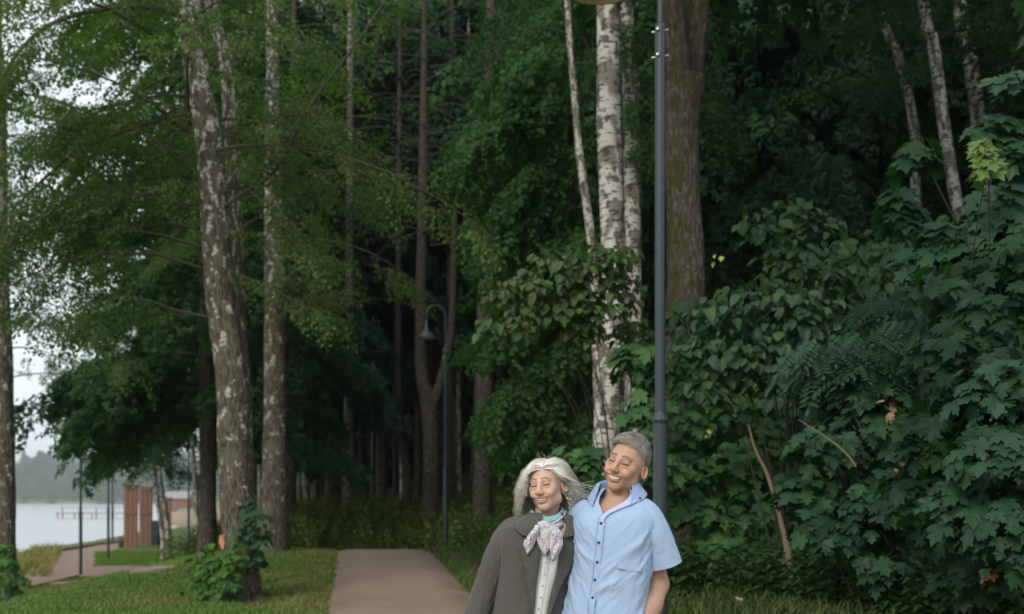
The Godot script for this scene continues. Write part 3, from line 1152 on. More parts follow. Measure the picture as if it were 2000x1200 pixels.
func build_trees() -> void:
	var o: Node3D
	var cr: Crown
	# --- the leaning birch on the lawn
	o = tree("birch_tree", "old leaning birch on the lawn with an orange scar near its foot", "birch", "", 17.4, [[470, 1168, 100], [469, 1140, 78], [468, 1080, 66], [457, 900, 63], [453, 750, 63], [436, 620, 60], [426, 540, 54], [410, 300, 54], [386, 150, 47], [369, 0, 45]], "bark_old", 24, 5.0, 14.0, 0.09)
	cr = Crown.new()
	cr.at = o.position
	var D := 17.4
	limb(cr, o, D, [[392, 78], [340, 26], [240, 14], [110, 42], [30, 110], [-40, 240]], 13, 5, 70, 0.8, C_BIRCH, 0.9, 1.5)
	limb(cr, o, D, [[340, 26], [250, -10], [120, -40]], 9, 4, 40, 0.8, C_BIRCH, 0.9, 1.0)
	limb(cr, o, D, [[386, 228], [300, 200], [190, 212], [120, 240]], 7, 3, 40, 0.8, C_BIRCH, 0.8, 0.8)
	limb(cr, o, D, [[384, 225], [350, 224], [260, 250], [160, 290], [85, 350], [10, 425], [-30, 470]], 8, 4, 62, 0.8, C_BIRCH, 0.8, 1.2)
	limb(cr, o, D, [[402, 380], [345, 364], [245, 388], [160, 380], [85, 392]], 7, 3, 55, 0.8, C_BIRCH_D, 0.8, 1.0)
	limb(cr, o, D, [[345, 364], [240, 388], [200, 412], [160, 432], [40, 442]], 5, 2, 34, 0.8, C_BIRCH_D, 0.7, 0.6)
	limb(cr, o, D, [[420, 622], [345, 607], [290, 588], [205, 578], [130, 620]], 7, 3, 46, 0.8, C_BIRCH_D, 0.8, 0.8)
	limb(cr, o, D, [[400, 330], [330, 290], [230, 240], [110, 200], [0, 170]], 8, 3, 55, 0.8, C_BIRCH, 0.9, -1.0)
	limb(cr, o, D, [[414, 420], [470, 380], [540, 330], [600, 215], [700, 80], [760, -10]], 7, 6, 40, 0.75, C_BIRCH, 0.7, 0.8)
	limb(cr, o, D, [[415, 420], [500, 270], [560, 225], [640, 235]], 4, 2, 50, 0.75, C_BIRCH, 0.8, 0.4)
	limb(cr, o, D, [[418, 480], [520, 420], [570, 460], [620, 490]], 4, 2, 52, 0.75, C_BIRCH, 0.7, 0.2)
	limb(cr, o, D, [[425, 520], [520, 560], [600, 600], [640, 610]], 4, 2, 36, 0.75, C_BIRCH, 0.5, 0.2)
	var tp := func(y: float) -> Vector3: return Vector3(-0.15 - 0.085 * y, y, 0)
	whorl(cr, tp, 6.2, 14.0, 34, 4.4, 2.0, 10, 0.85, C_BIRCH, 0.35, 0.5)
	# hanging curtain towards the lake
	for k in 9:
		bough(cr, tp.call(rng.randf_range(4.2, 7.5)), PI + rng.randf_range(-0.7, 0.9), rng.randf_range(2.6, 4.8), 0.35, rng.randf_range(0.45, 0.8), 1.1, 44, 0.85, C_BIRCH_D)
	put_crown(o, cr, "small", M.leaf)
	# the raw scar where bark came off
	var sc := MB.new()
	var sp := PackedVector3Array()
	var su := PackedVector2Array()
	for r in 7:
		for s in 5:
			var q := pt(440 + (s - 2) * 3.4 * (1.0 - absf(r - 3) * 0.18) - r * 0.4, 1072 - r * 4.6, 17.4)
			q.z += px_m(66, 17.4) / 2 - 0.03 - 0.01 * absf(s - 2) + 0.012 * nz.get_noise_2d(r, s) - 0.012 * (2 - s)
			sp.append(q - o.position)
			su.append(Vector2(s, r))
	sc.grid(7, 5, sp, su, PackedColorArray())
	var scar := part("bare_scar", sc.commit(), M.raw_wood, o)
	scar.set_meta("label", "orange raw wood where the bark came off")
	# --- its slimmer neighbour just behind
	o = tree("birch_tree", "slim mossy birch stem close behind the leaning birch", "birch", "", 19.2, [[487, 1130, 34], [484, 1050, 30], [479, 780, 26], [467, 620, 27], [462, 480, 28], [452, 300, 28], [446, 150, 30], [426, 60, 26], [412, 0, 24]], "bark_old", 14, 5.0, 14.0, 0.16)
	cr = Crown.new()
	cr.at = o.position
	limb(cr, o, 19.2, [[449, 165], [470, 60], [480, -40]], 14, 10, 20, 0.8, C_BIRCH_D, 0.7)
	whorl(cr, straight(o, Vector3(-0.05, 0, 0)), 5.8, 13.0, 22, 3.0, 1.8, 11, 0.85, C_BIRCH_D, 0.3, 0.5)
	put_crown(o, cr, "small", M.leaf)
	# --- second trunk on the lawn
	o = tree("birch_tree", "straight old birch with a swollen mossy collar beside the path", "birch", "", 27.0, [[538, 1092, 70], [538, 1060, 54], [537, 985, 52], [537, 950, 58], [537, 925, 51], [537, 750, 44], [537, 600, 41], [535, 450, 38], [532, 300, 30], [532, 100, 25], [532, 0, 22]], "bark_old", 20, 6.0, 16.0, 0.10)
	cr = Crown.new()
	cr.at = o.position
	limb(cr, o, 27.0, [[528, 415], [505, 385], [480, 372]], 12, 9, 0, 0.8, C_BIRCH, 0.5)
	limb(cr, o, 27.0, [[525, 572], [500, 572], [480, 580]], 6, 4, 0, 0.8, C_BIRCH, 0.5)
	limb(cr, o, 27.0, [[530, 480], [560, 400], [620, 350], [680, 330]], 6, 3, 44, 0.95, C_BIRCH, 1.0, 1.0)
	limb(cr, o, 27.0, [[530, 270], [570, 200], [640, 160], [690, 170]], 6, 3, 44, 0.95, C_BIRCH, 1.0, 1.0)
	limb(cr, o, 27.0, [[535, 560], [580, 530], [640, 500]], 6, 3, 34, 0.95, C_BIRCH, 0.8, 1.0)
	limb(cr, o, 27.0, [[540, 640], [580, 590], [650, 560]], 6, 3, 26, 0.9, C_BIRCH, 0.8, 1.0)
	whorl(cr, straight(o), 6.5, 16.0, 30, 3.6, 2.0, 13, 0.95, C_BIRCH, 0.3, 0.5)
	put_crown(o, cr, "small", M.leaf)
	# --- the trunk cut by the left margin
	o = tree("birch_tree", "dark leaning birch at the lakeside end of the lawn with sprouts at its foot", "birch", "", 23.0, [[7, 1188, 62], [8, 1100, 44], [8, 1000, 42], [6, 880, 44], [3, 700, 40], [-2, 450, 30], [-6, 200, 25], [-8, 0, 20]], "bark_old", 16, 6.0, 14.0, 0.12)
	cr = Crown.new()
	cr.at = o.position
	limb(cr, o, 23.0, [[2, 205], [80, 230], [190, 246], [300, 285], [385, 330]], 8, 4, 40, 0.85, C_BIRCH_D, 0.9, 1.0)
	limb(cr, o, 23.0, [[2, 180], [90, 190], [160, 215]], 5, 3, 30, 0.85, C_BIRCH_D, 0.9, 1.0)
	whorl(cr, straight(o), 5.6, 14.0, 22, 3.0, 2.4, 10, 0.85, C_BIRCH_D, 0.2, 0.5)
	put_crown(o, cr, "small", M.leaf)
	# --- broad dark tree between lawn and lake
	o = tree("maple_tree", "broad dark maple with a brown trunk overhanging the lakeside lawn", "maple", "", 31.0, [[405, 1082, 46], [405, 1050, 36], [406, 950, 32], [404, 600, 28], [400, 200, 24]], "bark_brown", 14, 5.0, 4.0)
	cr = Crown.new()
	cr.at = o.position
	whorl(cr, straight(o), 3.1, 15.0, 54, 4.3, 2.6, 13, 0.95, C_DARK, 0.22, 0.42)
	for k in 9:
		bough(cr, Vector3(0, rng.randf_range(3.4, 5.2), 0), PI + rng.randf_range(-0.8, 0.8), rng.randf_range(2.6, 3.9), 0.25, rng.randf_range(0.45, 0.62), 1.2, 40, 0.9, C_LIME)
	put_crown(o, cr, "broad", M.leaf)
	# --- lakeside trees behind it
	var side := [[6, 35.0, 13.0, 4.2, 5.6, "small", C_BIRCH_D, "airy lakeside birch letting the white sky through its crown"], [455, 42.0, 15.0, 4.0, 3.6, "broad", C_DEEP, "dense maple filling the gap between the two lawn birches"], [398, 58.0, 14.0, 4.5, 6.5, "lime", C_LIME, "far lime hidden behind the brown maple trunk, its crown pale"]]
	for s in side:
		var dd: float = s[1]
		var g := grounded(s[0], dd)
		var top := pt(s[0], 0, dd)
		o = tree("lakeside_tree", s[7], "tree", "", dd, [[s[0], 0, 22], [s[0] + 3, 700, 18], [s[0], 300, 14]], "bark_brown", 10, 3.0, 4.0)
		cr = Crown.new()
		cr.at = o.position
		whorl(cr, straight(o), s[4], 15.0, 40 if s[5] != "small" else 18, s[3], 2.4, 11, 1.3 if s[5] != "small" else 1.0, s[6], 0.25, 0.5)
		put_crown(o, cr, s[5], M.leaf)
	# --- twin birch by the lake and a single one
	o = tree("birch_tree", "white twin birch stems on the grass island near the grey cabinet", "birch", "", 45.0, [[319, 1097, 13], [318, 1060, 10], [312, 1010, 9], [304, 950, 8], [300, 850, 7]], "bark_birch", 10, 4.0)
	var tw := MB.new()
	var tpath := curve_points([pt(329, 1091, 45) - o.position, pt(328, 1040, 45) - o.position, pt(322, 990, 45) - o.position, pt(314, 940, 45) - o.position, pt(306, 850, 45) - o.position], 4)
	tw.tube(tpath, curve_floats([0.11, 0.095, 0.08, 0.07, 0.05], 4), 10, PackedColorArray(), 0.1, nz, 5.0)
	part("trunk", tw.commit(), M.bark_birch, o)
	cr = Crown.new()
	cr.at = o.position
	whorl(cr, straight(o, Vector3(-0.12, 0, 0)), 3.6, 9.0, 22, 2.6, 1.6, 14, 1.0, C_DARK, 0.2, 0.55)
	put_crown(o, cr, "small", M.leaf)
	o = tree("birch_tree", "thin pale birch stem directly right of the dark pole", "birch", "", 38.0, [[381, 1074, 14], [384, 1030, 10], [382, 960, 9], [376, 880, 8]], "bark_birch", 10, 3.0)
	cr = Crown.new()
	cr.at = o.position
	whorl(cr, straight(o), 2.9, 6.0, 12, 1.8, 1.2, 16, 0.9, C_DARK)
	put_crown(o, cr, "small", M.leaf)
	build_forest()


func build_forest() -> void:
	var o: Node3D
	var cr: Crown
	# --- forest trunks one can tell apart: [d, bark, points, label, crown: kind, colour, low, high, radius, boughs]
	var list := [
		[36.0, "bark_brown", [[571, 1046, 22], [570, 950, 18], [572, 600, 15], [574, 0, 10]], "brown trunk just right of the swollen birch on the lawn", "broad", C_BLUE, 5.0, 15.0, 3.2, 30],
		[46.0, "bark_birch", [[600, 1036, 8], [599, 960, 7], [602, 500, 6], [600, 100, 5]], "thin pale birch in the gap right of the swollen birch", "small", C_BIRCH_D, 7.0, 15.0, 2.2, 14],
		[49.0, "bark_brown", [[619, 1030, 13], [618, 940, 12], [616, 400, 9]], "greyish slender trunk between the pale thin birch and a black trunk", "lime", C_DEEP, 5.0, 15.0, 2.6, 20],
		[40.0, "bark_brown", [[640, 1030, 20], [643, 940, 17], [648, 500, 14], [650, 50, 10]], "blackish trunk left of the grey-brown one at the path's left edge", "broad", C_BLUE, 6.0, 14.0, 3.2, 28],
		[37.0, "bark_old", [[679, 1040, 26], [680, 950, 21], [682, 600, 16], [684, 100, 12]], "grey-brown trunk straight above the left end of the path", "broad", C_BLUE, 6.4, 15.0, 3.4, 34],
		[41.0, "bark_brown", [[752, 1026, 17], [750, 930, 14], [752, 500, 12], [750, 0, 9]], "slim brown trunk above the middle of the path end", "broad", C_BLUE, 8.5, 15.0, 3.0, 22],
		[37.0, "bark_brown", [[790, 1010, 24], [795, 930, 19], [784, 850, 17], [778, 700, 14], [780, 300, 11]], "black curved trunk bowing to the right beyond the path", "lime", C_DEEP, 9.0, 15.0, 3.0, 22],
		[58.0, "bark_birch", [[784, 985, 6], [783, 900, 5], [779, 500, 5]], "distant white birch stem peeping from behind the black curved trunk", "small", C_BIRCH_D, 9.0, 16.0, 2.0, 10],
		[39.0, "bark_brown", [[816, 1008, 18], [816, 800, 15], [814, 300, 11]], "dark straight trunk between the curved trunk and the forked one", "lime", C_DEEP, 10.0, 16.0, 3.0, 20],
		[41.0, "bark_brown", [[862, 1000, 44], [860, 800, 38], [855, 400, 32], [852, 50, 24]], "thick dark trunk standing right behind the forked one", "broad", C_DEEP, 11.0, 17.0, 3.4, 22],
		[45.0, "bark_brown", [[896, 995, 16], [895, 700, 13], [903, 250, 8]], "dark slim trunk right of the distant lamp post", "lime", C_DEEP, 11.0, 16.0, 2.6, 16],
		[32.0, "bark_brown", [[943, 990, 44], [943, 940, 38], [947, 700, 36], [951, 450, 32], [956, 200, 26]], "stout reddish brown trunk rising behind the woman's left shoulder gap", "broad", C_DARK, 7.5, 15.0, 3.2, 30],
		[47.0, "bark_brown", [[985, 985, 15], [984, 700, 12], [980, 300, 9]], "first dark slim trunk right of the stout reddish trunk", "lime", C_DEEP, 9.0, 16.0, 2.6, 16],
		[52.0, "bark_old", [[1012, 980, 13], [1011, 800, 11], [1012, 300, 8]], "greyish slim trunk above the woman's hair", "lime", C_DEEP, 9.0, 16.0, 2.6, 16],
		[38.0, "bark_brown", [[878, 0, 15], [878, 600, 12], [879, 300, 11], [882, 60, 9]], "tall black pole-thin trunk behind the top of the distant lamp", "lime", C_DEEP, 9.5, 16.0, 2.6, 16],
		[40.0, "bark_brown", [[838, 0, 26], [838, 600, 22], [836, 300, 19]], "black trunk above the distant lamp's shade", "broad", C_DEEP, 9.0, 16.0, 3.0, 24],
		[48.0, "bark_brown", [[705, 1020, 13], [706, 900, 11], [705, 400, 9]], "dark thin trunk between the grey-brown and slim brown trunks", "lime", C_BLUE, 8.5, 16.0, 2.6, 16],
		[50.0, "bark_brown", [[728, 1015, 12], [729, 900, 10], [735, 400, 8]], "second dark thin trunk left of the slim brown one", "lime", C_BLUE, 8.5, 16.0, 2.6, 16],
		[24.0, "bark_brown", [[1110, 0, 40], [1110, 880, 34], [1112, 600, 28], [1118, 300, 20]], "brown lime trunk behind the couple with pale green layered boughs", "lime", C_LIME, 60.0, 61.0, 2.0, 0],
		[22.0, "bark_birch", [[1815, 0, 22], [1790, 420, 20], [1786, 250, 19], [1752, 100, 18], [1718, 0, 17]], "leaning grey birch left of the two white ones above the thicket", "small", C_DARK, 7.0, 14.0, 2.6, 20],
		[19.0, "bark_birch", [[1925, 0, 30], [1897, 530, 26], [1884, 450, 25], [1868, 390, 24], [1845, 250, 24], [1822, 80, 23], [1803, 0, 22]], "white birch with black bands rising out of the thicket", "small", C_DARK, 7.5, 13.0, 2.4, 18],
		[22.0, "bark_birch", [[1950, 0, 30], [1925, 400, 29], [1902, 160, 28], [1888, 80, 27], [1874, 0, 26]], "white birch right of the banded one, its foot lost in leaves", "small", C_DARK, 7.5, 14.0, 2.4, 18],
		[26.0, "bark_brown", [[1942, 0, 22], [1942, 400, 20], [1945, 100, 17], [1943, 0, 15]], "dark upright trunk at the upper right behind the white birches", "broad", C_DEEP, 6.0, 14.0, 3.0, 26],
		[32.0, "bark_brown", [[1675, 0, 14], [1673, 400, 11], [1674, 100, 8]], "thin dark trunk left of the leaning grey birch", "broad", C_DEEP, 5.5, 14.0, 3.0, 30],
		[36.0, "bark_brown", [[1578, 0, 14], [1576, 400, 11], [1578, 150, 9]], "thin dark trunk in the deep shade above the thicket's left shoulder", "broad", C_BLUE, 4.0, 15.0, 3.2, 34],
		[27.0, "bark_brown", [[1532, 0, 16], [1534, 400, 13], [1538, 100, 10]], "maple with layered blue-green boughs in the gap above the thicket", "broad", Color(0.062, 0.150, 0.082), 3.6, 12.0, 3.2, 64],
		[29.0, "bark_brown", [[1640, 0, 14], [1641, 400, 12], [1645, 100, 9]], "maple just right of the layered blue-green one above the thicket", "broad", Color(0.060, 0.150, 0.060), 4.6, 13.0, 3.0, 50],
		[30.0, "bark_brown", [[1480, 0, 18], [1482, 400, 15], [1484, 100, 12]], "dark maple trunk right of the big forked trunk", "broad", Color(0.058, 0.140, 0.076), 3.0, 14.0, 3.6, 54],
	]
	for s in list:
		o = tree("forest_tree", s[3], "birch" if s[1] == "bark_birch" else "tree", "", s[0], s[2], s[1], 12, 6.0, 4.0, 0.10)
		cr = Crown.new()
		cr.at = o.position
		if s[9] > 0:
			var foot := o.position
			whorl(cr, straight(o), s[6], s[7], s[9], s[8], s[8] * 0.6, 12, 1.15 if s[4] != "small" else 1.0, s[5], 0.28, 0.6)
			put_crown(o, cr, s[4], M.leaf)
		if s[2][1][1] == 880:
			lime_boughs(o, s[0])
	# --- the forked trunk
	o = tree("forest_tree", "forked brown trunk splitting into two arms behind the distant lamp post", "tree", "", 34.0, [[840, 1000, 38], [842, 900, 32], [838, 800, 32], [823, 720, 24], [822, 600, 22], [826, 350, 18]], "bark_brown", 14, 6.0, 4.0, 0.12)
	var fk := MB.new()
	var fp := curve_points([pt(839, 812, 34.0) - o.position, pt(856, 760, 34.0) - o.position, pt(872, 700, 34.1) - o.position, pt(884, 600, 34.2) - o.position, pt(890, 300, 34.3) - o.position], 4)
	fk.tube(fp, curve_floats([0.17, 0.14, 0.12, 0.10, 0.07], 4), 10, PackedColorArray(), 0.1, nz, 4.0)
	part("side_trunk", fk.commit(), M.bark_brown, o)
	cr = Crown.new()
	cr.at = o.position
	whorl(cr, straight(o), 8.0, 15.0, 30, 3.2, 2.0, 11, 1.1, C_DEEP)
	put_crown(o, cr, "broad", M.leaf)
	# --- right-hand giants by the near lamp post
	o = tree("birch_tree", "big white birch with dark blotches behind the man's head", "birch", "", 16.0, [[1180, 0, 62], [1184, 880, 54], [1198, 700, 54], [1202, 560, 50], [1196, 420, 48], [1190, 250, 48], [1189, 100, 46], [1188, 0, 45]], "bark_birch", 20, 5.0, 5.0, 0.07)
	cr = Crown.new()
	cr.at = o.position
	limb(cr, o, 16.0, [[1168, 140], [1145, 85], [1118, 45]], 7, 4, 0, 0.8, C_DARK, 0.5, 0.6)
	whorl(cr, straight(o), 9.5, 13.0, 22, 3.4, 2.2, 14, 0.85, C_BIRCH_D)
	put_crown(o, cr, "small", M.leaf)
	o = tree("birch_tree", "second white birch half hidden behind the big one", "birch", "", 18.5, [[1236, 0, 40], [1236, 520, 34], [1234, 280, 33], [1228, 100, 29], [1225, 0, 28]], "bark_birch", 14, 5.0, 5.0, 0.07)
	cr = Crown.new()
	cr.at = o.position
	for k in 7:
		bough(cr, Vector3(0, rng.randf_range(5.2, 8.5), 0), rng.randf_range(0.5, 2.2), 1.0, 0.2, 0.7, 0.4, 34, 0.6, C_LIME)
	whorl(cr, straight(o), 9.5, 14.0, 22, 3.2, 2.0, 14, 0.85, C_BIRCH_D)
	put_crown(o, cr, "small", M.leaf)
	o = tree("thin_birch", "thin wavering birch left of the big white birch", "birch", "", 18.0, [[1180, 0, 24], [1163, 600, 17], [1155, 470, 18], [1146, 400, 17], [1130, 280, 15], [1120, 150, 14], [1108, 0, 13]], "bark_birch", 12, 4.0, 5.0, 0.1)
	cr = Crown.new()
	cr.at = o.position
	whorl(cr, straight(o, Vector3(-0.06, 0, 0)), 7.2, 11.5, 14, 2.0, 1.4, 15, 0.8, C_DARK)
	put_crown(o, cr, "small", M.leaf)
	o = tree("forest_giant", "massive mossy brown trunk forking high up behind the near lamp post", "tree", "", 15.0, [[1336, 0, 110], [1338, 860, 90], [1341, 540, 74], [1334, 380, 66], [1333, 230, 66], [1336, 150, 80]], "bark_mossy", 24, 0.0, 8.0, 0.08)
	for e in [[[1330, 190], [1318, 60], [1308, -60], [1296, -400], 46], [[1344, 190], [1358, 60], [1366, -60], [1385, -400], 50]]:
		var fk2 := MB.new()
		var pp := []
		for j in 4:
			pp.append(pt(e[j][0], e[j][1], 15.0 + 0.1 * (e[4] - 46)) - o.position)
		fk2.tube(curve_points(pp, 5), curve_floats([px_m(e[4] + 4, 15.0) / 2, px_m(e[4], 15.0) / 2, px_m(e[4] - 4, 15.0) / 2, px_m(28, 15.0) / 2], 5), 16, PackedColorArray(), 0.06, nz, 8.0)
		part("fork", fk2.commit(), M.bark_mossy, o)
	cr = Crown.new()
	cr.at = o.position
	whorl(cr, straight(o), 9.0, 14.0, 30, 4.2, 2.4, 14, 1.0, C_DARK)
	put_crown(o, cr, "broad", M.leaf)
	# --- forest depth: slender trees in the deep shade
	var leafy := []
	var n := 0
	while n < 112:
		var d := rng.randf_range(40.0, 78.0)
		var px := rng.randf_range(520.0, 2150.0) if n < 54 else rng.randf_range(1380.0, 2150.0) if n < 74 else rng.randf_range(470.0, 1060.0)
		if px > 1400.0 and n % 3 == 0:
			d = rng.randf_range(26.0, 42.0)
		var wd := rng.randf_range(0.16, 0.34) * FOCAL / d
		var k: String = ["bark_brown", "bark_brown", "bark_brown", "bark_old", "bark_birch"][n % 5]
		if k == "bark_birch":
			wd *= 0.6
		o = tree("shade_tree", "slender trunk among many in the deep shade of the forest", "tree", "slender trees in the deep shade of the forest", d, [[px, 0, wd], [px + rng.randf_range(-8, 8), 700, wd * 0.85], [px + rng.randf_range(-16, 16), 200, wd * 0.6]], k, 8, 7.0, 4.0, 0.08)
		cr = Crown.new()
		cr.at = o.position
		var low := rng.randf_range(5.5, 9.0) if px > 1000.0 else rng.randf_range(7.0, 12.0)
		if px > 1300.0:
			low = rng.randf_range(1.5, 5.0)
		whorl(cr, straight(o), low, 20.0, 28, 3.2, 2.4, 8, 1.5, [C_DEEP, C_DARK, C_BLUE][n % 3] * (1.35 if px < 1060.0 else 1.15), 0.25, 0.5)
		put_crown(o, cr, ["broad", "lime"][n % 2], M.leaf_far)
		n += 1
	# the wood beyond reads as one mass
	var kinds := [blob_tree(11, false), blob_tree(12, false)]
	var where := []
	var tints := []
	for k in 420:
		var d := rng.randf_range(80.0, 135.0)
		var x := rng.randf_range(-0.19, 0.62) * d
		var h := rng.randf_range(13.0, 24.0)
		where.append(Transform3D(Basis(Vector3.UP, rng.randf() * TAU).scaled(Vector3(h * 0.8, h, h * 0.8)), Vector3(x, ground_y(x, -d) - 0.6, -d)))
		tints.append(Color(0.055, 0.105, 0.04) * rng.randf_range(0.7, 1.3))
	for k in 90:
		var d := rng.randf_range(14.0, 62.0)
		var x := rng.randf_range(0.50, 1.5) * d + 2.0
		var h := rng.randf_range(9.0, 17.0)
		where.append(Transform3D(Basis(Vector3.UP, rng.randf() * TAU).scaled(Vector3(h * 0.7, h, h * 0.7)), Vector3(x, ground_y(x, -d) - 0.6, -d)))
		tints.append(Color(0.045, 0.09, 0.04) * rng.randf_range(0.7, 1.3))
	tag(scatter("deep_forest", kinds[0], M.leaf_far, where, tints), "depth of the forest where trees run together", "forest", "", "stuff")


func lime_boughs(o: Node3D, d: float) -> void:
	# layered boughs sloping down to the left, pale where they face the open path
	var cr := Crown.new()
	cr.at = o.position
	var rows := [[1140, 60, 960, 130], [1145, 110, 905, 250], [1150, 200, 885, 322], [1150, 290, 930, 400], [1150, 380, 960, 470], [1150, 300, 1010, 330], [1150, 640, 960, 800], [1150, 700, 1000, 850], [1140, 560, 950, 640], [1150, 480, 980, 545], [1160, 760, 1040, 900], [1160, 20, 1000, 40], [1150, 600, 1040, 720], [1140, 180, 1000, 210], [1160, 430, 1030, 470]]
	for r in rows:
		for k in 3:
			var dd := d - 3.5 + k * 1.7
			var j := rng.randf_range(-16, 16)
			limb(cr, o, dd, [[r[0], r[1] + j], [lerpf(r[0], r[2], 0.5), lerpf(r[1], r[3], 0.42) + j], [r[2] + rng.randf_range(-20, 40), r[3] + j]], 4, 2, 64, 0.85, C_LIME, 0.75, 0.5)
	whorl(cr, straight(o), 9.0, 15.0, 30, 3.6, 2.2, 12, 1.0, C_LIME)
	put_crown(o, cr, "lime", M.leaf)


# ------------------------------------------------------------------ thicket and undergrowth

func leaf_palette(name_: String, tones: Array) -> Array:
	var out := []
	for k in tones.size():
		leaf_mat("%s_%d" % [name_, k], tones[k], 0.5, Color(0.4, 0.6, 0.18))
		out.append(M["%s_%d" % [name_, k]])
	return out


func shrub(called: String, label: String, cat: String, base: Vector3, kind: String, pal: Array, size: float, blobs: Array, d: float, stem_r: float, pale := false) -> Node3D:
	# blobs: [px, py, radius px, leaves, nearer by]; each is a leafy bough on a stem of its own
	var o := thing(called, label, cat, base)
	var leaves := []
	var stems := MB.new()
	for bl in blobs:
		var dd: float = d - bl[4]
		var c := pt(bl[0], bl[1], dd) - base
		var r := px_m(bl[2], dd)
		var mid := c * 0.55 + Vector3(rng.randf_range(-0.15, 0.15), 0.10 * c.length(), rng.randf_range(-0.15, 0.15))
		mid.x *= 0.75
		mid.z *= 0.75
		var cp := curve_points([Vector3(rng.randf_range(-0.08, 0.08), -0.05, rng.randf_range(-0.08, 0.08)), mid * 0.5 + Vector3(rng.randf_range(-0.05, 0.05), 0, 0), mid, c], 4)
		var rad := PackedFloat32Array()
		for k in cp.size():
			rad.append(lerpf(stem_r, 0.004, pow(float(k) / (cp.size() - 1), 0.8)))
		stems.tube(cp, rad, 6, PackedColorArray(), 0.12, nz)
		for k in int(bl[3] * 1.8):
			var dir := Vector3(rng.randfn(), rng.randfn() * 0.8 + 0.15, rng.randfn() + 0.35).normalized()
			var q := c + Vector3(dir.x, dir.y * 0.8, dir.z) * r * pow(rng.randf(), 0.42)
			var fw := Vector3(dir.x + rng.randfn() * 0.45, -0.40 - 0.65 * rng.randf(), dir.z + rng.randfn() * 0.45).normalized()
			var up := Vector3(dir.x * 0.35 + rng.randfn() * 0.28, 1.0, dir.z * 0.35 + 0.25 + rng.randfn() * 0.28).normalized()
			var x := up.cross(fw).normalized()
			var s := size * clampf(rng.randfn(1.0, 0.30), 0.45, 1.6)
			leaves.append([(q + base).distance_to(Vector3(0, EYE, 0)), Transform3D(Basis(x, fw.cross(x), fw) * s, q), rng.randi() % LM[kind].size(), rng.randi() % pal.size()])
			if k % 9 == 0:
				stems.tube(PackedVector3Array([c + (q - c) * 0.05, (c + q) * 0.5 + Vector3(0, 0.03, 0), q - fw * s * 0.3]), PackedFloat32Array([0.005, 0.004, 0.002]), 4)
	leaves.sort_custom(func(a, e): return a[0] < e[0])
	part("stems", stems.commit(), M.stem_pale if pale else M.stem_dark, o).set_meta("kind", "stuff")
	var most := mini(leaves.size(), 290)
	for k in most:
		var l: Array = leaves[k]
		quick_part("leaf", k, LM[kind][l[2]], pal[l[3]], o, l[1])
	for v in LM[kind].size():
		var w := []
		var t := []
		for k in range(most, leaves.size()):
			if leaves[k][2] == v:
				w.append(leaves[k][1])
				t.append(pal[leaves[k][3]].albedo_color.srgb_to_linear())
		if w.size():
			scatter("foliage", LM[kind][v], M.leaf, w, t, o).set_meta("kind", "stuff")
	return o


